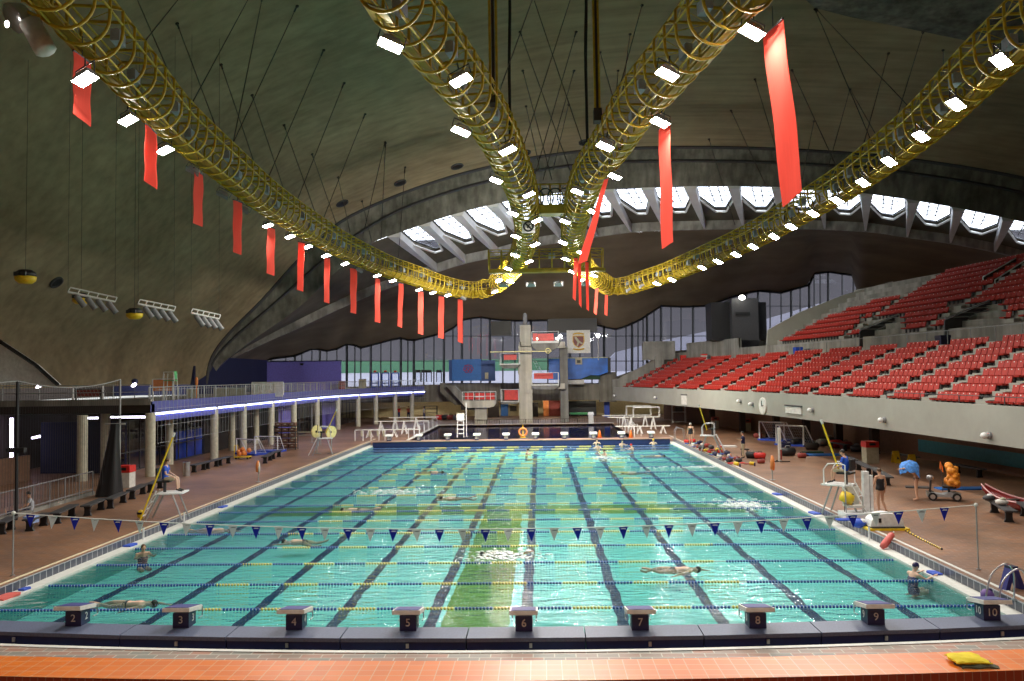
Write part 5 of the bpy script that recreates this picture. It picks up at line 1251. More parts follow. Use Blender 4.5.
m = MB(); pb(m, 475.5, 396, 484, 397.2, Yd-.02, .05); m.build('white_stripe', 'white', root)
# blue panels
r = thing('emblem_board', 'bright blue board with a small red ring emblem left of the diving tower', 'board', atY(466, 381, 83)); m = MB(); pb(m, 452, 359, 481, 381, 83, .3); 
mat('panelblue', (.015, .14, .48), .5); mat('paneldark', (.012, .06, .24), .5); mat('emblemred', (.50, .03, .08), .5)
m.build('board', 'panelblue', r)
m = MB(); c = atY(468.3, 369, 82.95); s = (c-CAM).dot(FW)/FPX
for i, (du, dv) in enumerate([(-3.4, 0), (0, 0), (3.4, 0), (-1.7, 2.2), (1.7, 2.2)]):
    q = c+Vector((du*s, -.03, -dv*s)); m.tube([q+Vector((1.55*s*math.cos(k*PI/6), 0, 1.55*s*math.sin(k*PI/6))) for k in range(12)], .035, 4, closed=True)
for du in (-2.6, 0, 2.6): q = c+Vector((du*s, -.03, 2.2*s)); m.tube([q+Vector((1.3*s*math.cos(k*PI/6), 0, (2.2 if du == 0 else 1.4)*s*math.sin(k*PI/6))) for k in range(7)], .035, 4)
m.build('emblem', 'emblemred', r)
r = thing('blue_screen', 'dark blue panel adjoining the ring emblem board', 'panel', atY(488, 381, 83.2)); m = MB(); pb(m, 481, 360, 495, 381, 83.2, .25); pb(m, 449, 360, 452, 381, 83.2, .25); m.build('panel', 'paneldark', r); m = MB(); pb(m, 485, 372.5, 488.3, 379, 83.1, .05); m.build('notice', 'dullcream', r)
mat('seablue', (.012, .13, .55), .45, noise=.5, scale=.5)
r = thing('sea_mural', 'long blue sea-like mural panel right of the diving tower', 'mural', atY(580, 381, 83)); m = MB(); a, b = atY(549, 380, 83), atY(608, 358, 83); m.prism([(a.x, 83, b.z), (b.x, 83, b.z), (b.x, 83, a.z+.9), (b.x-1.2, 83, a.z+.5), (b.x-2.2, 83, a.z+.55), (b.x-3.4, 83, a.z+.1), (a.x, 83, a.z)], (0, .3, 0)); m.build('panel', 'seablue', r)
m = MB(); pb(m, 608, 357.5, 610.5, 373, 82.9, .5); m.build('end_post', 'black', r); m = MB(); pb(m, 549, 357, 608, 358.6, 82.95, .2); m.build('top_rail', 'dullcream', r); m = MB(); pb(m, 575.5, 357.5, 582, 364.5, 82.9, .08); m.build('notice', 'dullcream', r); m = MB(); pb(m, 577, 360, 580.5, 363, 82.85, .05); m.build('notice_mark', 'black', r)
mat('darkgreen', (.02, .07, .035), .7)
r = thing('dark_green_hedge_panel', 'dark green low panel under the sea-like mural', 'panel', atY(584, 380, 83.4)); m = MB(); pb(m, 567, 373, 600, 380, 83.4, .2); m.build('panel', 'darkgreen', r); m = MB(); pb(m, 567, 379, 600, 380, 83.35, .1); m.build('edge', 'darkbrown', r)
r = thing('white_board', 'plain white board below the sea-like mural', 'board', atY(576, 384, 83)); m = MB(); pb(m, 567, 379.8, 584, 384, 82.8, .1); m.build('board', 'offwhite', r); m = MB(); pb(m, 566.8, 384, 584.2, 384.6, 82.78, .15); m.build('ledge', 'grey', r)
r = thing('crest_banner', 'white banner with a dark red shield crest right of the diving tower', 'banner', atY(578.5, 354, 81)); m = MB(); pb(m, 567, 330, 590, 353.3, 81, .06); m.build('cloth', 'offwhite', r); c = atY(578.5, 341.5, 80.97); s = (c-CAM).dot(FW)/FPX
SH = [(-5.4, 5.6), (5.4, 5.6), (5.6, 0), (4.2, -3.4), (0, -6.2), (-4.2, -3.4), (-5.6, 0)]
mat('gold', (.60, .38, .05), .5); m = MB(); m.prism([c+Vector((x*s*1.08, -.02, z*s*1.06)) for x, z in SH], (0, .015, 0)); m.build('shield_border', 'gold', r); mat('maroon', (.16, .02, .02), .5)
m = MB(); m.prism([c+Vector((x*s*.92, -.045, z*s*.92)) for x, z in SH], (0, .02, 0)); m.build('shield', 'maroon', r)
m = MB(); m.prism([c+Vector((x*s, -.07, z*s)) for x, z in [(-4, 4.8), (-2.2, 4.8), (1, .5), (4.2, -1.6), (3.6, -3), (.8, -1.4), (-.8, -4.6), (-2, -4), (-1, -.6), (-3.4, 2.6)]], (0, .02, 0)); m.build('shield_figure', 'dullcream', r)
m = MB()
for sgn in (1, -1): m.tube([c+Vector((x*s, -.04, sgn*(8.2 - (abs(x)/6)**2*1.2)*s)) for x in (-5.5, -3.5, -1, 1, 3.5, 5.5)], .8*s, 5)
m.build('scrolls', 'gold', r); m = MB(); pb(m, 566.5, 329.4, 590.5, 330.4, 80.95, .15); m.build('top_bar', 'darkgrey', r)
for (u0, v0, u1, v1, lab) in [(491, 321, 511, 336, 'black box hung under the roof left of the diving tower'), (548, 318, 597, 333, 'wide black box hung under the roof behind the crest banner')]:
    r = thing('black_box', lab, 'box', atY((u0+u1)/2, v1, 84)); m = MB(); pb(m, u0, v0, u1, v1, 84, 2.5); m.build('housing', 'black', r); m = MB(); pb(m, u0, v1-1, u1, v1, 83.95, .1); m.build('lip', 'darkgrey', r)
r = thing('post_lamp', 'lit round lamp on a thin post right of the crest banner', 'lamp', atY(598, 360, 82)); m = MB(); m.bar(atY(598.3, 360, 82), atY(598.3, 337, 82), .05, 5); m.build('post', 'offwhite', r); m = MB(); m.ball(atY(598, 335.5, 82), .24, 8); m.build('lamp', 'towerlamp', r, smooth=True)
for i, (u, v) in enumerate([(466, 327.5), (494, 340), (502, 339)]):
    pass
# concrete blocks and stair at the back
m = MB(); a = 85.5
m.prism([atY(440, 383, a), atY(500, 383, a), atY(500, 399, a), atY(476, 405, a), atY(455, 405, a), atY(440, 392, a)], (0, 1, 0)); pb(m, 600, 372, 616, 402, 84, 2); m.prism([atY(598, 384, 84.5), atY(600, 384, 84.5), atY(600, 400, 84.5), atY(560, 400, 84.5), atY(560, 384, 84.5)], (0, .5, 0)); struct(m.build('wall_rear_block', 'rearwall'))
m = MB(); m.prism([atY(446, 386, 84), atY(455, 386, 84), atY(478, 408, 84), atY(466, 408, 84)], (0, 1.4, 0)); struct(m.build('stair_rear', 'concrete'))
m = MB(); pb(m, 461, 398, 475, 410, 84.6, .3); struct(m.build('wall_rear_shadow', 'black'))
def rp(u0, v0, u1, v1, Y, mt, name, label, cat, th=.2, extra=None):
    r = thing(name, label, cat, atY((u0+u1)/2, v1, Y)); m = MB(); pb(m, u0, v0, u1, v1, Y, th); m.build('panel', mt, r)
    f = MB(); pb(f, u0-.3, v0-.5, u1+.3, v0, Y-.03, th+.06); f.build('head', extra or 'darkgrey', r); return r
rp(501, 404.5, 508, 417.5, 92.4, 'panelblue', 'service_door', 'blue door in the cream rear wall left of the tower', 'door')
rp(510, 406.5, 516.5, 411, 92.6, 'darkbrown', 'wall_sign', 'small brown sign on the cream rear wall', 'sign')
rp(543.5, 400.5, 548.5, 421, 90, 'dullorange', 'orange_pillar', 'orange-red painted pillar right of the tower foot', 'pillar', .6)
rp(549, 400.5, 561, 420.5, 90.5, 'mutedred', 'wall_panel', 'dark red recess panel beside the orange pillar', 'panel')
rp(566, 401, 596, 420, 89, 'black', 'black_curtain', 'black curtain under the rear gallery right of the tower', 'curtain')
rp(604.5, 400, 609.5, 418, 86, 'royal', 'blue_post', 'blue painted post at the right end of the rear recess', 'post', .4)
rp(488, 402, 499, 421, 89, 'darkbrown', 'wall_panel', 'dark brown recess panel left of the blue door', 'panel')
rp(532, 403, 538, 420, 89, 'darkbrown', 'wall_panel', 'narrow dark panel just right of the tower foot', 'panel')
m = MB(); a = atY(440, 401, 87.5)
r = thing('practice_trampoline', 'green trampoline before the black curtain at the back', 'trampoline', atY(579, 418, 86)); m = MB(); pb(m, 570, 413, 588, 414.6, 85.5, 2); m.build('bed', 'green', r); m = MB()
for u in (570.5, 579, 587.5): m.bar(atY(u, 414, 85.6), Vector((atY(u, 414, 85.6).x, 85.6, DECK)), .05, 5)
m.build('legs', 'darkgrey', r)
r = thing('litter_bin', 'white bin with a hood at the back edge of the diving pool', 'bin', atZ(591, 423.5, DECK)); q = r.location; m = MB(); m.box((q.x, q.y, DECK+.5), (.55, .5, 1.0)); m.build('body', 'offwhite', r); m = MB(); m.box((q.x, q.y, DECK+1.15), (.7, .6, .28), taper=.8); m.build('hood', 'white', r)
railing([Vector((-7.5, 74.2, DECK)), Vector((8.2, 74.2, DECK))], .5, 'railing', 'low dark picket fence along the back edge of the diving pool', 1.5, (1.0,), 'darkbrown', .025, pickets=.28)
glow('recesstube', (1.0, .90, .66), 14.0)  # unseen tubes, added to brighten the rear recess and under the stand
for k, u in enumerate([405, 450, 500, 545, 590, 640, 690]):
    q = atY(u, 402, 88.7); r = thing('ceiling_tube', 'unseen ceiling tube inside the rear recess behind the diving tower, %s from the left' % ORD[k], 'tube light', (q.x, 88.7, zr-.1), 'unseen tubes in the rear recess'); m = MB(); m.bar((q.x-1.4, 88.7, zr-.1), (q.x+1.4, 88.7, zr-.1), .06, 6); m.build('tube', 'recesstube', r); m = MB(); m.box((q.x, 88.7, zr-.03), (2.9, .2, .05)); m.build('batten', 'offwhite', r)
for k, u in enumerate([690, 742, 806, 880, 990]):
    t = th_at_u(3.2, 2.6, u); q = sp_(3.2, t, 2.62); r = thing('ceiling_tube', 'added tube brightening the space under the right stand, %s from the tower end' % ORD[k], 'tube light', q, 'added tubes under the stand'); a_ = Vector((-math.sin(t), math.cos(t), 0)); m = MB(); m.bar(q-a_*.7, q+a_*.7, .05, 6); m.build('tube', 'recesstube', r); m = MB(); m.bar(q-a_*.75+Vector((0, 0, .05)), q+a_*.75+Vector((0, 0, .05)), .06, 4); m.build('batten', 'offwhite', r)
# springboards beside the diving pool
def springboard(x0, x1, Y, z, label, mt='offwhite', hand=False, group='springboards'):
    r = thing('springboard', label, 'springboard', (x0, Y, DECK), group); s = 1 if x1 > x0 else -1; L = abs(x1-x0)
    m = MB(); m.box(((x0+x1)/2, Y, z), (L, .5, .07)); m.build('board', mt, r)
    m = MB()
    for k in (.12, .55):
        x = x0+(x1-x0)*k
        for dy in (-.3, .3): m.bar((x-.25, Y+dy, DECK), (x, Y+dy, z-.04), .045, 5); m.bar((x+.25, Y+dy, DECK), (x, Y+dy, z-.04), .045, 5)
        m.bar((x, Y-.32, z-.06), (x, Y+.32, z-.06), .05, 5)
    m.build('stand', 'white', r)
    if hand:
        m = MB()
        for dy in (-.34, .34): m.tube([(x0, Y+dy, z), (x0, Y+dy, z+.95), (x0+(x1-x0)*.5, Y+dy, z+.95), (x0+(x1-x0)*.5, Y+dy, z)], .035, 5)
        m.build('handrail', 'white', r)
    return r
springboard(13.5, 8.4, 62, 1.55, 'springboard with white handrails on the right, the higher front board', 'offwhite', True)
springboard(13.3, 8.2, 66.5, 1.5, 'springboard on the right of the diving pool, furthest from the lap pool', 'offwhite', True)
springboard(13.6, 8.6, 56.5, 1.0, 'low springboard on the right, nearest the lap pool', 'offwhite')
springboard(-14.5, -9.2, 60, 1.55, 'springboard with handrail on the left side of the diving pool', 'offwhite', False)
springboard(-14.8, -9.4, 56, 1.0, 'low springboard on the left, nearest the lap pool', 'offwhite')
springboard(-14.2, -9.0, 66, 1.6, 'springboard on the left, furthest from the lap pool', 'offwhite', False)
# small fences on the pool divider (white posts)
for (us_, v0, lab) in [([355, 363, 371, 379, 385], 439, 'row of short white posts at the far left pool corner'),]:
    r = thing('barrier', lab, 'barrier', g(370, 441)); m = MB()
    for u in us_: p = g(u, 441); m.bar(p, p+Vector((0, 0, .95)), .035, 5)
    m.bar(g(us_[0], 441)+Vector((0, 0, .95)), g(us_[-1], 441)+Vector((0, 0, .95)), .03, 5); m.build('posts', 'white', r)
    m = MB()
    for k, u in enumerate(us_[1:]): p = g(u, 441); m.box(p+Vector((-.1, 0, .65)), (.16, .05, .5))
    m.build('covers', 'dullcream', r)
r = thing('pool_rail', 'white slanting handrail rows left of the diving pool', 'handrail', g(420, 437)); m = MB()
for k in range(6): p = Vector((-10.2, 54+k*3.2, DECK)); m.tube([p, p+Vector((0, 0, .9)), p+Vector((.5, .3, .9)), p+Vector((.5, .3, .0))], .03, 5)
m.build('rails', 'white', r)
r = thing('pool_rail', 'white slanting handrail rows right of the diving pool', 'handrail', g(640, 437)); m = MB()
for k in range(7): p = Vector((10.0, 53.2+k*2.6, DECK)); m.tube([p, p+Vector((0, 0, .9)), p+Vector((.6, .3, .9)), p+Vector((.6, .3, .0))], .03, 5)
m.build('rails', 'white', r)
r = thing('ladder_chair', 'white ladder chair on the divider in front of the diving pool', 'chair', g(460.5, 437.5)); q = r.location; m = MB()
for dx in (-.3, .3): m.bar((q.x+dx, q.y, DECK), (q.x+dx*.9, q.y+.2, 1.9), .045, 5)
for k in range(4): m.bar((q.x-.3, q.y+.05*k, DECK+.35+.38*k), (q.x+.3, q.y+.05*k, DECK+.35+.38*k), .04, 5)
m.build('ladder', 'white', r); m = MB(); m.box((q.x, q.y+.4, 1.9), (.7, .6, .06)); m.build('seat', 'white', r); m = MB(); m.box((q.x-.05, q.y+.65, 2.2), (.7, .06, .5)); m.build('backrest', 'offwhite', r)
r = thing('white_pole', 'tall thin white pole beside the ladder chair', 'pole', g(466.5, 437)); q = r.location; m = MB(); m.bar(q, q+Vector((0, 0, atY(466.5, 402.5, q.y).z-DECK)), .035, 6); m.build('pole', 'white', r); m = MB(); m.lathe([(.16, 0), (.16, .05)], q, 10); m.build('foot', 'grey', r)
r = thing('lifebuoy', 'orange ring buoy on a yellow stand at the pool divider', 'lifebuoy', g(523, 437.5)); q = r.location; m = MB(); m.tube([q+Vector((.34*math.cos(k*PI/8), -.08, .48+.34*math.sin(k*PI/8))) for k in range(16)], .085, 8, closed=True); m.build('ring', 'dullorange', r, smooth=True); m = MB(); m.bar(q, q+Vector((0, 0, 1.15)), .04, 5); m.box(q+Vector((0, 0, .03)), (.5, .3, .06)); m.build('stand', 'yellow', r)
for (u, lab) in [(599.8, 'small orange traffic cone on the pool divider, the one further left'), (631, 'larger orange traffic cone on the pool divider, further right')]:
    r = thing('traffic_cone', lab, 'cone', g(u, 439), 'traffic cones'); q = r.location; m = MB(); m.lathe([(.22, .04), (.05, .72), (.03, .75)], q, 12); m.build('cone', 'orange', r, smooth=True); m = MB(); m.box(q+Vector((0, 0, .02)), (.5, .5, .04)); m.build('base', 'orange', r)
# ================================================================ people
mat('skin', (.62, .36, .24), .5, noise=.05); mat('skinlight', (.72, .46, .34), .5, noise=.05)
mat('hairblack', (.012, .010, .010), .5); mat('hairbrown', (.09, .045, .02), .5); mat('eyes', (.02, .015, .015), .3)
mat('shirtblue', (.02, .09, .55), .7); mat('shortskhaki', (.50, .42, .28), .7); mat('suitblack', (.012, .012, .016), .5); mat('suitnavy', (.02, .03, .12), .5)
mat('towelblue', (.06, .22, .60), .8, noise=.5, scale=9); mat('shirtnavy', (.015, .02, .09), .7); mat('shirtpale', (.42, .45, .50), .7); mat('capnavy', (.02, .015, .09), .35); mat('shoe', (.02, .02, .02), .6)
mat('redcloth', (.55, .03, .03), .7); mat('pinkcloth', (.75, .22, .15), .7)
def joints(**kw):
    J = dict(head=(0, .03, 1.60), neck=(0, -.01, 1.45), chest=(0, 0, 1.28), waist=(0, .0, 1.08), pelvis=(0, 0, .95),
             shL=(-.185, -.01, 1.39), shR=(.185, -.01, 1.39), elL=(-.25, -.03, 1.10), elR=(.25, -.03, 1.10), wrL=(-.27, .06, .86), wrR=(.27, .06, .86),
             hiL=(-.095, 0, .91), hiR=(.095, 0, .91), knL=(-.105, .02, .49), knR=(.105, .02, .49), anL=(-.11, -.02, .09), anR=(.11, -.02, .09), toL=(-.13, .15, .03), toR=(.13, .15, .03))
    J.update(kw); return {k: Vector(v) for k, v in J.items()}
def remeshed(mb, vox, name):
    me = mb.mesh(name, 'skin'); o = bpy.data.objects.new('tmp', me); COL.objects.link(o)
    r = o.modifiers.new('r', 'REMESH'); r.mode = 'VOXEL'; r.voxel_size = vox; r.use_smooth_shade = True
    s = o.modifiers.new('s', 'SMOOTH'); s.factor = .5; s.iterations = 2
    bpy.context.view_layer.update(); dg = bpy.context.evaluated_depsgraph_get()
    out = bpy.data.meshes.new_from_object(o.evaluated_get(dg)); bpy.data.objects.remove(o)
    return out
def hand(m, wr, el, side, curl=.5):
    d = (wr-el).normalized(); a = Vector((side, 0, 0)) - d*d.x*side
    if a.length < .1: a = Vector((0, 1, 0))
    a.normalize(); n = d.cross(a)
    m.tube([wr-d*.02, wr+d*.05, wr+d*.095], [(.022, .028), (.018, .042), (.015, .040)], 8, up=n)
    for k, L in enumerate((.062, .072, .068, .052)):
        p = wr+d*.09+a*(.033-.022*k); q = p+d*L*.5+n*.006; e = q+d*L*.5*(1-curl*.4)-n*L*.45*curl
        m.tube([p, q, e], [.0105, .010, .008], 6)
    p = wr+d*.03+a*.035; m.tube([p, p+d*.03+a*.03, p+d*.062+a*.034], [.013, .012, .009], 6)
def body_mesh(J, vox=.016, slim=1.0):
    m = MB(); w = slim
    m.tube([J['pelvis']-(J['waist']-J['pelvis'])*.45, J['pelvis'], J['waist'], J['chest'], J['chest']+(J['neck']-J['chest'])*.62, J['neck']], [(.085*w, .12*w), (.11*w, .155*w), (.095*w, .13*w), (.115*w, .155*w), (.085*w, .15*w), (.055, .06)], 12, up=(0, 1, 0))
    for s, sg in (('L', -1), ('R', 1)):
        m.ball(J['sh'+s], .062, 8); c = J['neck'].lerp(J['sh'+s], .5); m.tube([J['neck']-Vector((0, 0, .02)), J['sh'+s]], [.05, .055], 8)
        m.tube([J['sh'+s], J['sh'+s].lerp(J['el'+s], .45), J['el'+s], J['el'+s].lerp(J['wr'+s], .35), J['wr'+s]], [.052, .047, .037, .038, .025], 8)
        hand(m, J['wr'+s], J['el'+s], sg)
        m.tube([J['pelvis'].lerp(J['hi'+s], .7), J['hi'+s], J['hi'+s].lerp(J['kn'+s], .45), J['kn'+s], J['kn'+s].lerp(J['an'+s], .3), J['an'+s]], [.09*w, .088*w, .074*w, .052, .053, .034], 10)
        m.tube([J['an'+s]-(J['to'+s]-J['an'+s])*.28, J['an'+s].lerp(J['to'+s], .4), J['to'+s]], [.036, (.030, .040), (.018, .04)], 8)
    h = J['head']; up = (h-J['neck']).normalized(); f = Vector((0, 1, 0)); f = (f-up*f.dot(up)); f = f.normalized() if f.length > .2 else Vector((0, 0, -1)); r = f.cross(up)
    R = Matrix((r, f, up)).transposed()
    m.tube([J['neck']-up*.03, h-up*.05], [.055, .052], 8); m.ball(h+up*.02, (.075, .095, .11), 14, M=R); m.ball(h-up*.05+f*.035, (.052, .055, .06), 10, M=R)
    m.tube([h+f*.085+up*.02, h+f*.115-up*.012, h+f*.09-up*.025], [.010, .016, .010], 6)
    for sg in (-1, 1): m.ball(h+r*.076*sg-f*.005, (.014, .022, .032), 6, M=R)
    m.tube([h+f*.085-up*.058+r*k for k in (-.022, 0, .022)], .008, 5)
    return remeshed(m, vox, 'body'), (h, up, f, r, R)
def add_mesh(me, name, mt, parent, label=None):
    me.materials.clear(); me.materials.append(MAT[mt]); o = bpy.data.objects.new(name, me); COL.objects.link(o); o.parent = parent
    if label: o['label'] = label
    return o
def person(label, loc, rz, J, skin='skin', hair='hairblack', hairlen=.0, clothes=(), cap=None, vox=.016, slim=1.0, tilt=None, group=None, nm='person', scale=1.0):
    root = thing(nm, label, 'person', loc, group); me, (h, up, f, r, R) = body_mesh(J, vox, slim); add_mesh(me, 'body', skin, root)
    m = MB()
    if cap: m.ball(h+up*.035-f*.004, (.083, .103, .098), 12, M=R)
    else:
        m.ball(h+up*.04-f*.018, (.085, .098, .095), 12, M=R)
        if hairlen: m.tube([h-f*.06+up*.02, h-f*.08-up*hairlen], [(.06, .07), (.03, .05)], 8)
    m.build('swim_cap' if cap else 'hair', cap or hair, root, smooth=True, local=True)
    e = MB()
    for sg in (-1, 1): e.ball(h+r*.032*sg+f*.088+up*.012, (.012, .008, .008), 6, M=R)
    e.build('eyes', 'eyes', root, local=True)
    for kind, mt in clothes:
        c = MB(); g_ = .014
        if kind in ('tshirt', 'vest', 'swimsuit'):
            c.tube([J['pelvis']+(J['waist']-J['pelvis'])*(-.05 if kind != 'swimsuit' else -.62)]+([J['pelvis']] if kind == 'swimsuit' else [])+[J['waist'], J['chest'], J['chest']+(J['neck']-J['chest'])*(.66 if kind != 'swimsuit' else .3)], [(.115*slim+g_, .16*slim+g_)]+([(.125*slim+g_, .185*slim+g_)] if kind == 'swimsuit' else [])+[(.105*slim+g_, .14*slim+g_), (.12*slim+g_, .16*slim+g_), (.085*slim+g_, .15*slim+g_)], 12, up=(0, 1, 0))
            if kind == 'tshirt':
                for s in 'LR': c.ball(J['sh'+s], .072, 8); c.tube([J['neck'].lerp(J['sh'+s], .3)-Vector((0, 0, .03)), J['sh'+s], J['sh'+s].lerp(J['el'+s], .6)], [.06, .07, .062], 8)
            if kind == 'swimsuit':
                for s in 'LR':
                    for sg in (1, -1): c.tube([J['chest']+(J['neck']-J['chest'])*.25+(J['sh'+s]-J['neck'])*.45+Vector((0, .08*sg, 0)), J['neck'].lerp(J['sh'+s], .55)+Vector((0, 0, .045))], .018, 5)
        if kind in ('shorts', 'trousers'):
            c.tube([J['pelvis'].lerp(J['waist'], .35), J['pelvis'], J['pelvis']-(J['waist']-J['pelvis'])*.45], [(.115*slim, .155*slim), (.125*slim, .17*slim), (.10*slim, .14*slim)], 12, up=(0, 1, 0))
            for s in 'LR':
                P = [J['pelvis'].lerp(J['hi'+s], .7), J['hi'+s], J['hi'+s].lerp(J['kn'+s], .45), J['hi'+s].lerp(J['kn'+s], .85)]; rr = [.10, .102, .09, .082]
                if kind == 'trousers': P += [J['kn'+s], J['kn'+s].lerp(J['an'+s], .92)]; rr = [.10, .102, .088, .07, .068, .056]
                c.tube(P, rr, 8)
        if kind == 'trunks':
            c.tube([J['pelvis'].lerp(J['waist'], .2), J['pelvis'], J['pelvis']-(J['waist']-J['pelvis'])*.5], [(.115*slim, .155*slim), (.122*slim, .165*slim), (.10*slim, .14*slim)], 12, up=(0, 1, 0))
            for s in 'LR': c.tube([J['hi'+s].lerp(J['pelvis'], .3), J['hi'+s].lerp(J['kn'+s], .15)], [.098, .094], 8)
        if kind == 'shoes':
            for s in 'LR': c.tube([J['an'+s]-(J['to'+s]-J['an'+s])*.32, J['an'+s].lerp(J['to'+s], .4), J['to'+s]+(J['to'+s]-J['an'+s])*.1], [.046, (.038, .048), (.026, .048)], 8)
        add_mesh(remeshed(c, max(vox, .018), kind), kind, mt, root)
    root.rotation_euler = (0, 0, rz) if tilt is None else tilt
    if scale != 1: root.scale = (scale,)*3
    return root
def face_to(p, q): d = Vector(q)-Vector(p); return math.atan2(d.y, d.x)-PI/2
SIT = dict(hiL=(-.10, 0, .52), hiR=(.10, 0, .52), pelvis=(0, -.02, .54), waist=(0, -.05, .68), chest=(0, -.03, .88), neck=(0, 0, 1.06), head=(0, .06, 1.20), shL=(-.185, -.01, 1.0), shR=(.185, -.01, 1.0),
           elL=(-.25, .06, .74), elR=(.25, .06, .74), wrL=(-.16, .30, .62), wrR=(.16, .30, .62), knL=(-.13, .43, .53), knR=(.13, .43, .53), anL=(-.13, .45, .10), anR=(.13, .48, .10), toL=(-.15, .62, .04), toR=(.15, .65, .04))
# ---------------------------------------------------------------- lifeguard chairs
def guard_chair(base, rz, label, H=1.15, arms=True):
    r = thing('lifeguard_chair', label, 'lifeguard chair', base, 'lifeguard chairs')
    m = MB(); m.box((0, .26, H), (.90, 1.0, .05)); m.build('footrest', 'white', r, local=True)
    m = MB(); m.box((0, -.05, H+.46), (.62, .5, .07)); m.build('seat', 'black', r, local=True)
    m = MB(); m.bar((0, -.05, H), (0, -.05, H+.44), .06, 6); m.build('seat_post', 'darkgrey', r, local=True)
    m = MB(); m.box((0, -.30, H+.78), (.55, .05, .42)); m.build('backrest', 'black', r, local=True)
    m = MB()
    for s in (-.5, .5):
        m.bar((s*.9, .75, 0), (s*.8, .35, H), .035, 5); m.bar((s*.9, -.65, 0), (s*.8, -.15, H), .035, 5)
    m.build('legs', 'railgrey', r, local=True)
    m = MB()
    for s in (-.22, .22): m.bar((s, -.95, 0), (s, -.30, H+.1), .03, 5)
    for k in range(4): t = (k+.6)/4.3; m.bar((-.22, -.95+.65*t, (H+.1)*t), (.22, -.95+.65*t, (H+.1)*t), .028, 5)
    m.build('ladder', 'white', r, local=True)
    if not arms: r.rotation_euler = (0, 0, rz); return r
    m = MB()
    for s in (-.48, .48): m.tube([(s, -.2, H), (s, -.2, H+.8), (s, .0, H+.86), (s, .45, H+.82), (s, .62, H+.6), (s, .62, H)], .025, 6)
    m.build('armrest_rail', 'white', r, local=True)
    if r.name and rz is not None: r.rotation_euler = (0, 0, rz)
    return r
def rescue_pole(a, b, label):
    r = thing('rescue_pole', label, 'pole', a, 'rescue poles'); m = MB(); m.bar(a, b, .035, 6); m.build('shaft', 'yellow', r)
    m = MB(); d = (b-a).normalized(); m.bar(b, b+d*.18, .05, 6); m.build('tip', 'offwhite', r); return r
# left lifeguard
cb = g(166, 519); ch = guard_chair(cb, -PI/2+.15, 'white lifeguard chair with yellow ladder pole on the left deck, occupied', 1.05, False)
p0 = g(139, 523); rescue_pole(p0, atY(173, 437, p0.y+.6), 'long yellow rescue pole leaning on the occupied left lifeguard chair')
person('lifeguard in blue t-shirt and tan shorts sitting on the left lifeguard chair', cb+Vector((0, 0, 1.07)), -PI/2+.15, joints(**SIT), 'skinlight', 'hairbrown', clothes=[('tshirt', 'shirtblue'), ('shorts', 'shortskhaki'), ('shoes', 'shoe')])
# right lifeguard
cb2 = g(846, 514); guard_chair(cb2, .85, 'white lifeguard chair on the right deck, occupied, beside the pool hoist', 1.12)
p0 = cb2+Vector((-.1, -.5, 1.5)); rescue_pole(atY(839, 470, cb2.y), atY(822.5, 424, cb2.y+.2), 'long yellow rescue pole rising from the occupied right lifeguard chair')
person('lifeguard with black hair in blue t-shirt sitting on the right lifeguard chair', cb2+Vector((0, 0, 1.14)), .85, joints(**SIT), 'skin', 'hairblack', clothes=[('tshirt', 'shirtblue'), ('shorts', 'shortskhaki'), ('shoes', 'shoe')])
r = thing('throw_bag', 'yellow rescue throw bag hanging under the right lifeguard chair', 'rescue bag', cb2+Vector((-.25, -.62, .55))); q = r.location; m = MB(); m.lathe([(.10, -.02), (.24, .0), (.27, .16), (.24, .34), (.10, .40)], q, 12, M=Matrix.Rotation(.4, 3, 'Y')); m.build('bag', 'yellow', r, smooth=True); m = MB(); m.bar(q+Vector((0, 0, .3)), q+Vector((.1, .2, .62)), .02, 5); m.bar(q+Vector((0, .0, .05)), q+Vector((-.05, 0, -.5)), .015, 5); m.build('cord', 'darkgrey', r); m = MB(); m.box(q+Vector((.22, 0, .18)), (.1, .3, .3)); m.build('flap', 'navy', r)
# empty chairs further away
c3 = g(712, 453); guard_chair(c3, 1.3, 'empty white lifeguard chair on the far right deck', 1.2); rescue_pole(atY(707, 430, c3.y), atY(699.5, 407, c3.y), 'yellow rescue pole on the empty far right lifeguard chair')
c4 = g(322, 455); guard_chair(c4, -1.3, 'empty white lifeguard chair on the far left deck between two round dials', 1.2); rescue_pole(atY(326, 433, c4.y), atY(336, 411, c4.y), 'yellow rescue pole on the empty far left lifeguard chair')
for (u, v, lab) in [(316.5, 431.5, 'pale yellow round pace clock seen from behind, the left one'), (331, 432, 'pale yellow round pace clock seen from behind, the right one')]:
    c = atY(u, v, c4.y+.8); rr = 6.2*(c-CAM).dot(FW)/FPX; r = thing('pace_clock', lab, 'clock', (c.x, c.y, DECK), 'pace clocks'); R = Matrix.Rotation(PI/2, 3, 'X') @ Matrix.Rotation(.0, 3, 'Y')
    m = MB(); m.lathe([(rr, -.06), (rr, .06)], c, 20, M=Matrix.Rotation(.9, 3, 'Z') @ R); m.build('dial', 'paleyellow', r); m = MB(); m.ball(c+Vector((0, -.08, 0)), .09, 8); m.build('hub', 'darkbrown', r); m = MB(); m.bar((c.x, c.y+.1, DECK), c+Vector((0, .1, 0)), .04, 5); m.bar((c.x-.3, c.y+.1, DECK+.03), (c.x+.3, c.y+.1, DECK+.03), .04, 5); m.build('stand', 'railgrey', r)
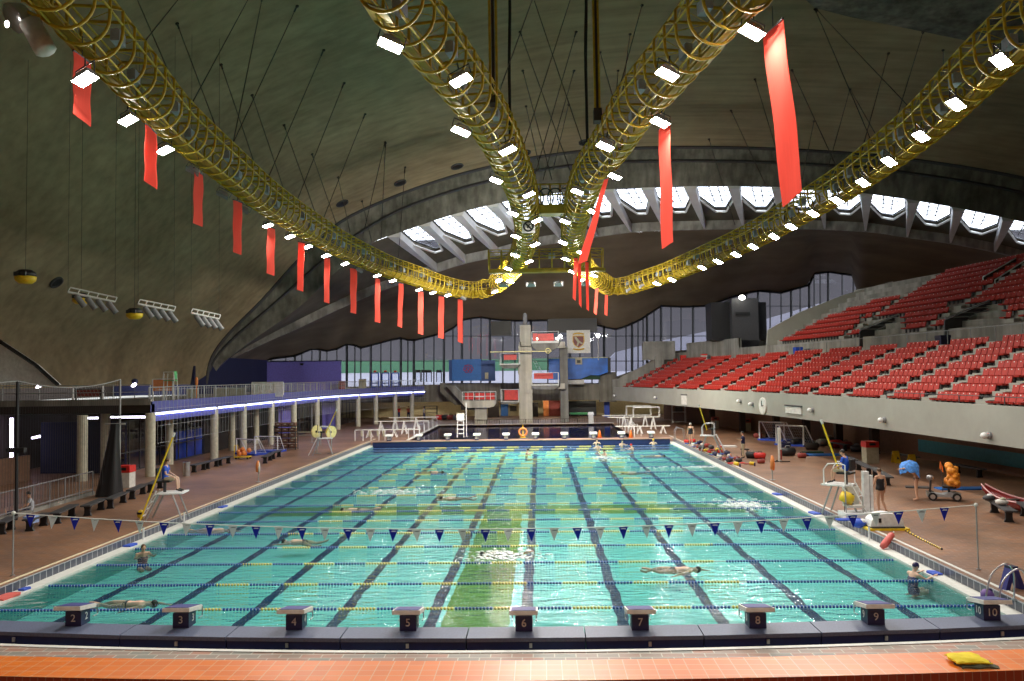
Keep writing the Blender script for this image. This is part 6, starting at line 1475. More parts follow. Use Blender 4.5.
# people on the deck
pw = g(881, 513); person('woman in a black swimsuit with tied-up hair standing beside the white pool hoist', pw, .35, joints(elL=(-.27, .03, 1.10), wrL=(-.2, .2, .95), anR=(.12, -.15, .12), toR=(.13, 0, .03)), 'skin', 'hairbrown', clothes=[('swimsuit', 'suitblack')], slim=.98)
pt = g(917, 500.5); rt = person('bather in black trunks drying off with head under a blue patterned towel', pt, 1.2, joints(chest=(0, .12, 1.24), neck=(0, .24, 1.36), head=(0, .36, 1.42), shL=(-.19, .2, 1.32), shR=(.19, .2, 1.32), elL=(-.42, .42, 1.38), elR=(.42, .35, 1.30), wrL=(-.5, .62, 1.36), wrR=(.4, .5, 1.42)), 'skin', 'hairblack', clothes=[('trunks', 'suitblack')])
m = MB(); rows = []
for i in range(9):
    t = i/8; y0 = -.12+.75*t; z0 = 1.66-.16*abs(t-.45)*1.6-(.12 if i in (0, 8) else 0); w_ = .34+.16*math.sin(PI*t); drop = .34-.12*t+.05*math.sin(i*2.2)
    rows.append([(-w_-.06, y0, z0-drop-.12), (-w_*.9, y0+.02, z0-drop*.6), (-w_*.5, y0, z0-.05), (0, y0, z0+.02), (w_*.5, y0, z0-.05), (w_*.9, y0+.02, z0-drop*.6), (w_+.06, y0, z0-drop-.1)])
m.loft(rows); m.loft([[Vector(p)+Vector((0, 0, .02)) for p in rw_] for rw_ in rows], flip=True); tw = m.build('towel_cloth', 'towelblue', None, smooth=True); tw.location = pt; tw.rotation_euler = (0, 0, 1.2); tag(tw, 'blue patterned towel draped over the drying bather', 'towel'); tw.name = 'beach_towel'
pm_ = g(572.5+2, 0) if False else g(743.5, 458.5); person('man in dark navy top and khaki trousers standing on the far right deck', pm_, 1.2, joints(elL=(-.30, .1, 1.15), wrL=(-.36, .3, 1.25)), 'skin', 'hairblack', clothes=[('vest', 'shirtnavy'), ('tshirt', 'shirtnavy'), ('trousers', 'shortskhaki'), ('shoes', 'shoe')], vox=.022)
person('woman in dark swimsuit and pale cap standing by gear at the far right corner', g(691, 445.5), 2.4, joints(), 'skin', 'hairblack', clothes=[('swimsuit', 'suitblack')], cap='offwhite', vox=.022)
person('black-haired person in a pale shirt sitting behind the ramp railing at far left', g(46, 514)+Vector((-.9, .3, -.42)), 2.2, joints(**{**SIT, 'anL': (-.14, .85, .50), 'anR': (.14, .85, .50), 'toL': (-.15, .88, .64), 'toR': (.15, .88, .64), 'elL': (-.32, .1, .78), 'elR': (.32, .1, .78)}), 'skin', 'hairblack', clothes=[('tshirt', 'shirtpale'), ('trousers', 'suitnavy')])
for (u, v, mt, rz, lab) in [(399, 419.5, 'redcloth', 2.6, 'person in a red top standing at the back left under the gallery end'), (408.5, 419.5, 'pinkcloth', -2.6, 'person in a coral top standing at the back left beside the red-topped person'), (424, 420, 'shirtpale', 2.0, 'person in a pale top standing at the back left near the equipment rack')]:
    person(lab, g(u, v), rz, joints(), 'skin', 'hairblack', clothes=[('tshirt', mt), ('trousers', 'suitnavy')], vox=.03)
# ---------------------------------------------------------------- swimmers
CRAWL = dict(shL=(-.18, 0, 1.42), elL=(-.22, .02, 1.68), wrL=(-.17, .04, 1.92), elR=(.30, .02, 1.15), wrR=(.26, .1, .92), knL=(-.10, -.04, .49), anL=(-.1, .06, .10), toL=(-.1, .02, -.06), anR=(.1, -.08, .12), toR=(.1, -.1, -.04), head=(0, -.02, 1.62))
def swimmer(u, v, heading, label, cap='hairblack', suit=('trunks', 'suitblack'), skin='skinlight', vox=.022, back=False, **kw):
    p = atZ(u, v, 0); J = dict(CRAWL); J.update(kw); J = {k: (x, y*(1), z-1.0) for k, (x, y, z) in {**{k: tuple(vv) for k, vv in joints().items()}, **J}.items()}
    o = person(label, (p.x, p.y, -.085), 0, joints(**J), skin, 'hairblack', clothes=[suit], cap=cap, vox=vox, group='swimmers')
    o.rotation_mode = 'XYZ'; M = Matrix.Rotation(heading, 4, 'Z') @ Matrix.Rotation(-PI/2 if not back else PI/2, 4, 'X')
    o.rotation_euler = M.to_euler(); return o
swimmer(130, 601.5, -PI/2, 'swimmer with black cap and black trunks stretched out beside starting block 2')
swimmer(302, 540, PI/2, 'swimmer with legs spread doing breaststroke behind the pennants left of centre', knL=(-.3, .1, .55), anL=(-.42, .05, .25), toL=(-.5, 0, .15), knR=(.3, .1, .55), anR=(.42, .05, .25), toR=(.5, 0, .15))
swimmer(214, 529, -PI/2, 'swimmer gliding behind the left pennants, two lanes past the breaststroker')
swimmer(676, 567.5, -PI/2, 'freckled swimmer in black trunks crossing behind starting block 7', skin='skin')
swimmer(357, 508.5, PI/2, 'swimmer in the lane where the olive cross strip passes, left of centre')
swimmer(502, 552.5, PI/2, 'splashing swimmer above the olive strip behind block 6', skin='skin')
swimmer(455, 497, PI/2, 'small distant swimmer left of centre beyond the olive cross strip', vox=.03)
swimmer(655, 455.5, -PI/2, 'distant swimmer with raised arms near the far right lane lines', vox=.03)
swimmer(634, 472, PI/2, 'distant swimmer with black cap crossing just right of the centre lanes', vox=.03)
swimmer(432, 471.5, -PI/2, 'distant swimmer with tan back in the left far lanes', skin='skin', vox=.03)
FLOAT = dict(SIT); 
def bather(u, v, rz, label, cap=None, suit=('swimsuit', 'suitnavy'), depth=.98, vox=.018, skin='skinlight', hair='hairblack', **kw):
    p = atZ(u, v, 0); J = dict(SIT); J.update(anL=(-.12, -.02, .44), toL=(-.12, -.2, .42), anR=(.12, -.02, .44), toR=(.12, -.2, .42), elL=(-.3, .15, .9), elR=(.3, .15, .9), wrL=(-.26, .42, .98), wrR=(.26, .42, .98)); J.update(kw)
    return person(label, (p.x, p.y, -depth), rz, joints(**J), skin, hair, clothes=[suit], cap=cap, vox=vox, group='swimmers')
bather(914, 577, -1.3, 'bather in a dark purple cap holding a blue kickboard on the right pool edge', cap='capnavy', depth=.92)
bather(143, 553, -2.4, 'bather standing chest-deep at the left pool edge beside the blue kickboard', depth=1.03, hair='hairbrown', skin='skin')
for (u, v, rz, cap, lab) in [(598, 449, 2.8, 'suitblack', 'far bather with black cap between the two traffic cones, leftmost'), (622, 446, -2.8, None, 'far bather before the last but one far starting block'), (605, 456, 2.0, None, 'far bather amid splashing water in the right far lanes'), (632, 450, 1.0, 'redcloth', 'far bather in a red cap right of the splashing one'), (653.5, 444.5, 2.9, 'yellow', 'far bather in a yellow cap at the last far starting block'), (527, 455, -1.5, 'suitblack', 'lone far bather with black cap near the middle of the pool'), (597, 444.5, 3.0, None, 'far bather hanging at the bulkhead below the first traffic cone')]:
    bather(u, v, rz, lab, cap=cap, vox=.03, depth=.85, suit=('trunks', 'suitblack'))
# foam
mat('foam', (.85, .88, .88), .4)
random.seed(3)
for (u, v, w_, d_, n, lab) in [(503, 556, 1.5, 1.2, 60, 'white splash around the swimmer above the olive strip'), (745, 505, 1.4, 1.6, 90, 'white splash in the lane near the right pool side'), (606, 458, 1.6, 1.6, 60, 'white splash around the far bathers on the right'), (712, 467, 5, .5, 70, 'long white wake line in the far right lanes'), (395, 492, 2.4, 1.2, 50, 'white splash in the far left lanes')]:
    c = atZ(u, v, 0); m = MB()
    for k in range(n*4):
        q = c+Vector((random.gauss(0, w_*.4), random.gauss(0, d_*.4), random.uniform(-.01, .04))); s = random.uniform(.012, .045); m.ball(q, (s*2.2, s, s*.6), 6)
    o = m.build('splash_foam', 'foam', smooth=True); center(o); tag(o, lab, 'splash', 'splashes'); o['kind'] = 'stuff'
# ================================================================ things on the decks
random.seed(11)
def bench(p, rz, L, label, group, mt='darkgrey'):
    r = thing('bench', label, 'bench', p, group); m = MB(); m.box((0, 0, .44), (.38, L, .06)); m.build('seat', mt, r, local=True)
    for s in (-1, 1):
        m = MB(); m.prism([(-.16, s*L*.36-.06, 0), (.16, s*L*.36-.06, 0), (.11, s*L*.36-.06, .12), (.11, s*L*.36-.06, .32), (.16, s*L*.36-.06, .41), (-.16, s*L*.36-.06, .41), (-.11, s*L*.36-.06, .32), (-.11, s*L*.36-.06, .12)], (0, .12, 0)); m.build('leg', 'black', r, local=True)
    r.rotation_euler = (0, 0, rz); return r
BL = [((-2, 536), (14, 528)), ((25, 533), (48, 524)), ((52, 526), (76, 514.5)), ((83, 518), (105, 508)), ((106, 510.5), (127, 501)), ((128.5, 501), (146, 492.5)), ((147, 494), (163, 487))]
for i, (a, b) in enumerate(BL):
    A_, B_ = g(*a), g(*b); bench((A_+B_)/2, math.atan2(B_.y-A_.y, B_.x-A_.x)-PI/2, (B_-A_).length*.84, 'black bench in the row along the left deck, %s from the camera end' % ORD[i], 'left deck benches')
A_, B_ = g(192, 473), g(230, 463)
n = 3
for k in range(n):
    a, b = A_.lerp(B_, k/n), A_.lerp(B_, (k+1)/n); bench((a+b)/2, math.atan2(b.y-a.y, b.x-a.x)-PI/2, (b-a).length*.98, 'black bench against the gallery glass, %s from the silver bin' % ORD[k], 'gallery wall benches')
for k, (a, b) in enumerate([((264, 464), (271, 460)), ((272, 459.5), (280, 456.5))]): A_, B_ = g(*a), g(*b); bench((A_+B_)/2, math.atan2(B_.y-A_.y, B_.x-A_.x)-PI/2, (B_-A_).length, 'black bench before the white goal on the left, %s one' % ('nearer' if k == 0 else 'further'), 'goal benches')
for k, (a, b, lab) in enumerate([((890, 487), (873, 476), 'black bench on the right deck, the nearer of the row behind the lifeguard'), ((871, 477), (857, 469), 'black bench on the right deck, the middle of the row behind the lifeguard'), ((855, 468), (842, 461), 'black bench on the right deck, the furthest of the row behind the lifeguard'), ((1012, 524), (992, 511), 'black bench with bundles on it below the red canoe'), ((1045, 530), (1022, 514), 'black bench cut by the right edge of the frame')]):
    A_, B_ = g(*a), g(*b); bench((A_+B_)/2, math.atan2(B_.y-A_.y, B_.x-A_.x)-PI/2, (B_-A_).length, lab, 'right deck benches')
for k, u in enumerate([772, 838, 905, 968]):
    t = th_at_u(4.3, .6, u); p = sp_(4.3, t, DECK); bench(p, t, 2.6, 'dark bench in the shade under the right stand, %s from the tower end' % ORD[k], 'shaded benches under the stand')
def bin_(u, v, w_, h, body, lid, label, lidh=.35):
    p = g(u, v); r = thing('litter_bin', label, 'bin', p, None); m = MB(); m.box((0, 0, h/2), (w_, w_, h)); m.build('body', body, r, local=True); m = MB(); m.box((0, 0, h+lidh/2), (w_*1.08, w_*1.08, lidh), taper=.95); m.build('lid', lid, r, local=True)
    m = MB(); m.box((0, -w_*.52, h+lidh*.55), (w_*.5, .06, lidh*.4)); m.build('flap', 'black', r, local=True); return r
bin_(126.5, 487, .62, .78, 'offwhite', 'red', 'white litter bin with red hood beside the bunched black net')
bin_(870.5, 463, .72, .95, 'dullcream', 'red', 'cream litter bin with red hood on the right deck')
bin_(747, 431, .6, .8, 'dullcream', 'mutedred', 'cream litter bin with dark red hood under the far stand')
bin_(715, 428.5, .6, .8, 'dullcream', 'mutedred', 'cream litter bin with dark hood beside the empty far lifeguard chair')
p = g(186.5, 476); r = thing('ash_bin', 'silver cylindrical bin by the left gallery glass', 'bin', p); m = MB(); m.lathe([(.19, 0), (.19, .72), (.21, .74), (.21, .8), (.15, .82)], n=16); m.build('body', 'steel', r, smooth=False, local=True); m = MB(); m.lathe([(.15, .78), (.15, .825)], n=12); m.build('opening', 'black', r, local=True)
# bunched black net curtain
p = g(109, 496); zt = atY(113, 424, p.y).z; r = thing('bunched_net', 'bunched black net curtain hanging to the deck at the left', 'net', p); m = MB(); rows = []
for i in range(10):
    t = i/9; z = DECK+.02+(zt-DECK)*t; ra = .40*(1-t)**1.3+.20; cx = p.x+.28*t; rows.append([(cx+ra*(1+.12*math.sin(7*a+i*.3))*math.cos(a), p.y+ra*.8*(1+.12*math.sin(5*a))*math.sin(a), z) for a in [2*PI*k/28 for k in range(29)]])
m.loft(rows); m.build('net', 'black', r, smooth=True); m = MB(); m.bar((p.x+.28-.5, p.y, zt), (p.x+.28+.5, p.y, zt), .04, 5); m.build('rail', 'railgrey', r)
# water polo goals
def goal(p, rz, label, W=2.2, H=.95, D=.9, fr=.045):
    r = thing('water_polo_goal', label, 'goal', p, 'water polo goals'); m = MB()
    m.tube([(-W/2, 0, .05), (-W/2, 0, H), (W/2, 0, H), (W/2, 0, .05)], fr, 6); m.build('goal_frame', 'white', r, local=True)
    m = MB()
    for s in (-1, 1): m.tube([(s*W/2, 0, H), (s*W/2, .3, H), (s*W/2, D, .12), (s*W/2, 0, .1)], fr*.7, 5)
    m.bar((-W/2, D, .12), (W/2, D, .12), .03, 5); m.build('side_frame', 'white', r, local=True)
    m = MB()
    for k in range(13): x = -W/2+W*k/12; m.tube([(x, .02, H), (x, .3, H), (x, D, .12)], .006, 3)
    for k in range(7): t = k/6; m.bar((-W/2, .3+(D-.3)*t, H+(.12-H)*t), (W/2, .3+(D-.3)*t, H+(.12-H)*t), .006, 3)
    m.build('net', 'offwhite', r, local=True); m = MB(); m.box((0, D*.5, .08), (W+.2, D+.3, .12)); m.build('float_base', 'royal', r, local=True)
    r.rotation_euler = (0, 0, rz); return r
goal(g(246, 455), -.6, 'white water polo goal on the left deck before the black openings', 2.3, 1.15)
goal(g(266, 452.5), -.25, 'second white water polo goal on the left deck, nearer the equipment rack', 2.0, 1.2)
goal(g(790, 446), -.9, 'white water polo goal on the right deck, the front one', 2.3, 1.5, 1.3, .075)
goal(g(772, 441), -.9, 'white water polo goal on the right deck, the one behind', 2.3, 1.5, 1.3, .075)
# orange equipment trolley, rack, basketball-like frame (left far)
p = g(243, 459); r = thing('equipment_trolley', 'orange and yellow loaded trolley beside the left goal', 'trolley', p); m = MB()
for k in range(9): m.ball((random.uniform(-.35, .35), random.uniform(-.25, .25), .35+random.uniform(0, .35)), random.uniform(.14, .2), 8)
m.build('vests', 'dullorange', r, smooth=True, local=True); m = MB(); m.tube([(-.5, -.3, .1), (-.5, -.3, .95), (-.5, .3, .95), (-.5, .3, .1)], .03, 5); m.box((0, 0, .16), (1.0, .6, .06)); m.build('frame', 'yellow', r, local=True)
for s in ((-.4, -.25), (.4, -.25), (-.4, .25), (.4, .25)): m = MB(); m.lathe([(.07, -.03), (.07, .03)], (s[0], s[1], .07), 8, M=Matrix.Rotation(PI/2, 3, 'X')); m.build('wheel', 'black', r, local=True)
p = g(286, 449.5); r = thing('storage_rack', 'dark rack stacked with brown boxes under the left gallery', 'rack', p); m = MB()
for s in ((-.85, -.3), (.85, -.3), (-.85, .3), (.85, .3)): m.bar((*s, 0), (*s, 1.9), .035, 4)
m.build('frame', 'black', r, local=True)
for k in range(5): m = MB(); m.box((0, 0, .12+.42*k), (1.75, .62, .05)); m.build('shelf', 'black', r, local=True)
q0 = r
for k in range(5):
    for j in range(3):
        c = p+Vector((-.56+.56*j, 0, .145+.42*k)); o = thing('storage_box', 'brown storage box in the dark rack, %s shelf, %s from the left' % (ORD[k], ORD[j]), 'box', c, 'boxes in the dark rack'); m = MB(); m.box((0, 0, .14), (.46, .5, .28)); m.build('body', 'mutedbrown' if 'mutedbrown' in MAT else mat('mutedbrown', (.16, .08, .05), .7), o, local=True); m = MB(); m.box((0, -.255, .17), (.2, .02, .06)); m.build('handle', 'dullcream', o, local=True)
# white tubular frames by the columns at the far left
p = g(305, 446); r = thing('tubular_frame', 'grey tubular frame with rails beside the left column row', 'frame', p); m = MB()
for x in (-1.2, 1.2): m.tube([(x, -.3, 0), (x, -.2, 1.1), (x, .3, 1.1), (x, .4, 0)], .035, 5)
m.bar((-1.2, 0, 1.1), (1.2, 0, 1.1), .04, 5); m.bar((-1.2, -.2, .9), (1.2, -.2, .9), .03, 5); m.build('tubes', 'railgrey', r, local=True); m = MB(); m.box((0, .05, 1.14), (2.3, .3, .04)); m.build('plank', 'dullcream', r, local=True)
p = g(312, 443); r = thing('flag_pole', 'thin pale pole standing at the far left columns', 'pole', p); m = MB(); m.bar((0, 0, 0), (0, 0, 3.0), .03, 6); m.build('pole', 'railgrey', r, local=True); m = MB(); m.lathe([(.2, 0), (.2, .04)], n=10); m.build('foot', 'grey', r, local=True)
# orange-white pull buoys / marker on a stand left and right
for (u, v, lab) in [(258.5, 482, 'orange and white rescue tube on a short stand on the left deck'), (772.5, 480, 'orange rescue tube on a short stand on the right deck')]:
    p = g(u, v); r = thing('rescue_tube', lab, 'rescue tube', p, 'rescue tubes on stands'); h = 1.25 if u > 500 else 1.15; m = MB(); m.bar((0, 0, 0), (0, 0, h), .03, 6); m.lathe([(.15, 0), (.15, .03)], n=10); m.build('stand', 'railgrey', r, local=True); m = MB(); m.tube([(-.05, -.05, .55), (-.02, -.09, .9), (.0, -.06, h)], [.07, .10, .06], 8); m.build('tube', 'dullorange', r, smooth=True, local=True); m = MB(); m.tube([(.05, -.05, .5), (.06, -.09, .8), (.04, -.06, h-.1)], [.05, .06, .04], 8); m.build('strap', 'offwhite' if u < 500 else 'orange', r, smooth=True, local=True)
# pool hoist and white dome, right side
p = g(858, 517); r = thing('pool_hoist', 'white pool access hoist with seat at the right pool edge', 'pool lift', p); m = MB(); m.box((.35, .1, .85), (.20, .24, 1.7)); m.box((.55, .1, .8), (.10, .2, 1.5)); m.build('mast', 'white', r, local=True)
m = MB(); m.box((-.15, 0, .42), (.62, .55, .08)); m.build('seat', 'offwhite', r, local=True); m = MB(); m.box((-.15, .26, .78), (.6, .08, .65)); m.build('backrest', 'offwhite', r, local=True); m = MB(); m.box((0, 0, .1), (1.2, .8, .2)); m.build('base', 'white', r, local=True)
m = MB(); m.tube([(-.5, -.2, .1), (-.52, -.2, 1.0), (-.45, .1, 1.1), (-.3, .2, 1.05)], .025, 5); m.tube([(.1, -.25, .1), (.1, -.25, .8)], .025, 5); m.build('armrest', 'railgrey', r, local=True)
p = g(884, 528.5); r = thing('dome_cover', 'white domed cover on a yellow base at the right pool edge', 'cover', p); m = MB(); rows = []
for i in range(9):
    a = PI*i/8; rows.append([(.78*math.cos(a), y, .16+.62*math.sin(a)**.8) for y in (-.42, -.2, .1, .35)])
m.loft(rows)
for y in (-.42, .35): m.poly([(.78*math.cos(PI*i/8), y, .16+.62*math.sin(PI*i/8)**.8) for i in range(9)])
m.build('shell', 'white', r, local=True); m = MB(); m.box((0, 0, .05), (1.9, 1.15, .10)); m.build('base', 'yellow', r, local=True); m = MB(); m.box((0, -.1, .13), (1.5, .85, .08)); m.build('underside', 'darkgrey', r, local=True); m = MB(); m.box((-.35, -.43, .45), (.12, .02, .2)); m.build('vent', 'black', r, local=True); r.scale = (.74,)*3
p = g(849, 520); r = thing('kickboard', 'blue kickboard lying beside the white domed cover', 'kickboard', p, 'blue kickboards'); m = MB(); m.box((0, 0, .02), (.9, .35, .04)); m.build('board', 'blue', r, local=True)
p = g(859, 528); r = thing('foam_float', 'blue and white float against the left end of the white dome', 'float', p); m = MB(); m.ball((0, 0, .16), (.26, .18, .16), 10); m.build('float', 'blue', r, smooth=True, local=True); m = MB(); m.ball((.12, -.05, .24), (.1, .1, .1), 8); m.build('end', 'white', r, smooth=True, local=True)
# yellow-black hose along the deck
r = thing('striped_hose', 'yellow and black striped hose lying on the right deck near the dome', 'hose', g(920, 540)); m = MB(); pts = catmull([g(902, 529)+Vector((0, 0, .03)), g(918, 538)+Vector((0, 0, .03)), g(932, 545)+Vector((0, 0, .03)), g(942, 550)+Vector((0, 0, .03))], 12)
for k in range(len(pts)-1): m.tube([pts[k], pts[k+1]], .03, 5, mi=k % 2)
m.build('hose', ['yellow', 'black'], r)
# red rescue can at the edge
p = atZ(885, 549, .06)+Vector((.1, 0, 0)); r = thing('rescue_can', 'coral red rescue float lying on the right pool coping', 'rescue float', p); m = MB(); m.tube([p+Vector((-.22, -.05, .08)), p+Vector((-.12, 0, .13)), p+Vector((.22, .22, .40)), p+Vector((.27, .25, .45))], [.08, .12, .10, .05], 10); m.build('float', 'coralfloat' if 'coralfloat' in MAT else mat('coralfloat', (.65, .12, .10), .5), r, smooth=True); m = MB(); m.bar(p+Vector((.27, .25, .45)), p+Vector((.33, .29, .50)), .02, 5); m.build('cord', 'offwhite', r)
# towel bather's scooter, vest and flag
p = g(944, 500); r = thing('mobility_scooter', 'grey mobility scooter parked on the right deck, loaded with an orange vest', 'scooter', p); m = MB(); m.prism([(-.65, -.28, .16), (.55, -.28, .16), (.62, -.28, .30), (.25, -.28, .36), (-.05, -.28, .26), (-.5, -.28, .30), (-.65, -.28, .36)], (0, .56, 0)); m.build('chassis', 'railgrey', r, local=True)
for x in (-.45, .45):
    for y in (-.33, .33): m = MB(); R = Matrix.Rotation(PI/2, 3, 'X'); m.lathe([(.06, -.05), (.17, -.05), (.17, .05), (.06, .05)], (x, y, .17), 14, M=R); w_ = m.build('wheel', 'black', r, local=True); m = MB(); m.lathe([(.10, -.056), (.10, .056)], (x, y, .17), 10, M=R); m.build('hub', 'steel', w_, local=True)
m = MB(); m.tube([(-.52, 0, .3), (-.46, 0, .95)], .04, 6); m.bar((-.46, -.26, .95), (-.46, .26, .95), .025, 5); m.build('tiller', 'darkgrey', r, local=True); m = MB(); m.ball((-.50, 0, .92), (.15, .13, .12), 8); m.build('console', 'railgrey', r, smooth=True, local=True); m = MB(); m.box((.2, 0, .56), (.48, .5, .1)); m.bar((.2, 0, .3), (.2, 0, .55), .05, 6); m.build('seat', 'black', r, local=True); m = MB(); m.box((.44, 0, .9), (.08, .46, .6)); m.build('backrest', 'black', r, local=True); m = MB(); m.box((-1.0, 0, .5), (.9, .45, .05)); m.build('side_tray', 'darkgrey', r, local=True)
m = MB(); m.bar((.0, .3, .3), (-.03, .3, 1.5), .012, 4); m.build('flag_staff', 'darkgrey', r, local=True); m = MB(); m.prism([(-.06, .3, 1.62), (.04, .3, 1.35), (.05, .3, 1.1), (-.1, .3, 1.3)], (0, .01, 0)); m.build('safety_flag', 'orange', r, local=True); r.rotation_euler = (0, 0, -.35)
o = MB()
for k in range(60): o.ball((.34+random.uniform(-.16, .16), random.uniform(-.38, .38), .72+random.uniform(-.15, .72)), (random.uniform(.10, .18), random.uniform(.10, .18), random.uniform(.10, .18)), 7)
ov = add_mesh(remeshed(o, .035, 'vest'), 'life_vest', 'vestorange' if mat('vestorange', (.85, .26, .02), .6, noise=.4, scale=8) else '', None); ov.location = p; ov.rotation_euler = (0, 0, -.35); tag(ov, 'bright orange life vest bundle hung over the scooter seat', 'life vest')
p = g(962, 489); r = thing('foam_mat', 'flat blue mat on the deck behind the scooter', 'mat', p); m = MB(); m.box((0, 0, .03), (2.2, .7, .06)); m.build('mat', 'panelblue', r, local=True)
# red canoe
P0, P1 = g(984, 505), g(1085, 525); r = thing('canoe', 'dark red canoe resting on the right deck at the frame edge', 'canoe', (P0+P1)/2); m = MB(); rows = []
ax = (P1-P0); L = ax.length; ax.normalize(); sd = Vector((-ax.y, ax.x, 0))
for i in range(15):
    t = i/14; w_ = .46*math.sin(PI*min(max(t, .02), .98))**.6; lift = .42*abs(2*t-1)**3; c = P0+ax*L*t
    rows.append([c+sd*w_*math.cos(a)+Vector((0, 0, .42+lift+(-.38)*math.sin(a)**.8*(1-.25*abs(2*t-1)))) for a in [PI*k/10 for k in range(11)]])
m.loft(rows); m.loft([[q+Vector((0, 0, .025)) for q in rw_] for rw_ in rows], flip=True); mat('canoered', (.22, .02, .02), .25); m.build('hull', 'canoered', r, smooth=True)
m = MB(); m.tube([rw_[0]+Vector((0, 0, .01)) for rw_ in rows], .03, 5); m.tube([rw_[-1]+Vector((0, 0, .01)) for rw_ in rows], .03, 5); m.build('gunwale', 'pinktrim' if 'pinktrim' in MAT else mat('pinktrim', (.55, .25, .25), .4), r)
m = MB()
for k in (4, 10): m.box((rows[k][0]+rows[k][-1])/2-Vector((0, 0, .05)), (.2, (rows[k][0]-rows[k][-1]).length*.95, .04), rz=math.atan2(ax.y, ax.x))
m.build('seat', 'darkbrown', r)
for (u, v, mt, lab) in [(991, 505, 'darkgrey', 'dark bag with pale top standing on the bench below the canoe'), (1004, 509.5, 'offwhite', 'white cloth bundle lying on the bench below the canoe')]:
    q = g(u, v+9)+Vector((0, .1, .47)); r = thing('bundle', lab, 'bag', q, 'bundles below the canoe'); m = MB(); m.ball((0, 0, .12), (.24, .18, .12), 10); m.build('bag', mt, r, smooth=True, local=True); m = MB(); m.ball((.02, -.03, .22), (.12, .1, .07), 8); m.build('top', 'white' if mt == 'darkgrey' else 'dullcream', r, smooth=True, local=True)
# wet-floor signs
for (u, v, lab) in [(896, 463, 'yellow folding floor sign under the stand, the left one'), (912, 467, 'yellow folding floor sign under the stand, the right one')]:
    p = g(u, v); r = thing('floor_sign', lab, 'floor sign', p, 'yellow floor signs')
    for s in (-1, 1): m = MB(); m.box((0, s*.14, .36), (.36, .03, .74), M=Matrix.Rotation(s*.35, 3, 'X')); m.build('panel', 'yellow', r, local=True)
    m = MB(); m.prism([(-.08, -.29, .25), (.08, -.29, .25), (0, -.25, .42)], (0, -.012, 0)); m.build('warning_mark', 'black', r, local=True)
# blue folded A-shaped board and steel grab rails at the right edge
p = g(1012, 589); r = thing('folding_board', 'dark blue folded padded board standing like a tent on the right deck', 'board', p)
for s, lab in ((-1, None), (1, None)): m = MB(); m.box((s*.13, 0, .27), (.12, .22, .60), M=Matrix.Rotation(s*-.36, 3, 'Y')); m.build('panel', 'navyboard' if 'navyboard' in MAT else mat('navyboard', (.02, .025, .20), .5), r, local=True)
m = MB(); m.box((0, 0, .54), (.2, .22, .07)); m.build('hinge', 'deepnavy', r, local=True); r.rotation_euler = (0, 0, .25)
p = g(1016, 606); r = thing('grab_rail', 'curved steel grab rail at the right end of the numbered blocks', 'handrail', p); m = MB()
for y in (0, .5): m.tube(catmull([(.25, y, 0), (.27, y, .6), (.1, y, .85), (-.25, y, .6), (-.42, y, .02)], 5), .022, 6)
m.build('rail', 'steel', r, local=True, smooth=True); m = MB()
for y in (0, .5): m.lathe([(.06, 0), (.06, .03)], (.25, y, 0), 10)
m.build('flange', 'steel', r, local=True)
p = g(678, 440); r = thing('grab_rail', 'white curved ladder rail at the far right pool corner', 'handrail', p); m = MB()
for y in (0, .6): m.tube([(-.2, y, 0), (-.2, y, .8), (.0, y, 1.0), (.5, y, .9), (.6, y, 0)], .03, 6)
m.build('rail', 'steel', r, local=True); m = MB(); m.bar((-.2, 0, .5), (-.2, .6, .5), .025, 5); m.build('crossbar', 'steel', r, local=True)
# kickboards and floats on the copings
for (u, v, mt, sz, rz, lab) in [(930, 573.5, 'blue', (.42, .28), .3, 'blue kickboard on the right coping in the hand of the capped bather'), (132, 545.5, 'blue', (.5, .3), -.4, 'blue kickboard on the left coping beside the standing bather'), (226, 507, 'blue', (.55, .25), -.5, 'blue kickboard on the left coping beyond the pennants'), (804, 513.5, 'blue', (.6, .32), .5, 'blue kickboard on the right coping before the lifeguard chair'), (778, 494.5, 'blue', (.6, .32), .5, 'blue kickboard on the right coping, further up than the lifeguard chair'), (4, 597, 'coralfloat', (.7, .42), -.5, 'red float board on the left coping at the frame edge'), (24, 589.5, 'royal', (.3, .2), -.5, 'small blue float board on the left coping near the frame edge')]:
    p = atZ(u, v, .06); p.x = max(min(p.x, 12.72), 12.7)*(1 if p.x > 0 else 0) + (0 if p.x > 0 else -12.71); r = thing('kickboard', lab, 'kickboard', p, 'kickboards on the copings'); m = MB(); m.prism([(-sz[1]/2, -sz[0]/2, 0), (sz[1]/2, -sz[0]/2, 0), (sz[1]/2, sz[0]*.3, 0), (sz[1]*.25, sz[0]/2, 0), (-sz[1]*.25, sz[0]/2, 0), (-sz[1]/2, sz[0]*.3, 0)], (0, 0, .045)); m.build('board', mt, r, local=True); r.rotation_euler = (0, 0, rz*.3)
for (u, v, lab) in [(1004, 607, 'blue kickboard lying behind starting block 10, the left one'), (1017, 611, 'blue kickboard lying behind starting block 10, the right one')]:
    p = g(u, v+2); p.x = 13.05 + (.35 if u > 1010 else 0); r = thing('kickboard', lab, 'kickboard', p, 'kickboards behind block ten'); m = MB(); m.box((0, 0, .025), (.34, .6, .05)); m.build('board', 'blue', r, local=True); r.rotation_euler = (0, 0, -.2)
p = atZ(980.5, 601, .06); p.x = 12.68; r = thing('swim_bag', 'purple bundle on the right coping behind starting block 10', 'bag', p); m = MB(); m.ball((0, 0, .15), (.16, .16, .15), 10); m.build('bag', 'purplebag' if 'purplebag' in MAT else mat('purplebag', (.16, .08, .30), .6), r, smooth=True, local=True); m = MB(); m.ball((.05, 0, .27), (.08, .08, .05), 8); m.build('knot', 'capnavy', r, smooth=True, local=True)
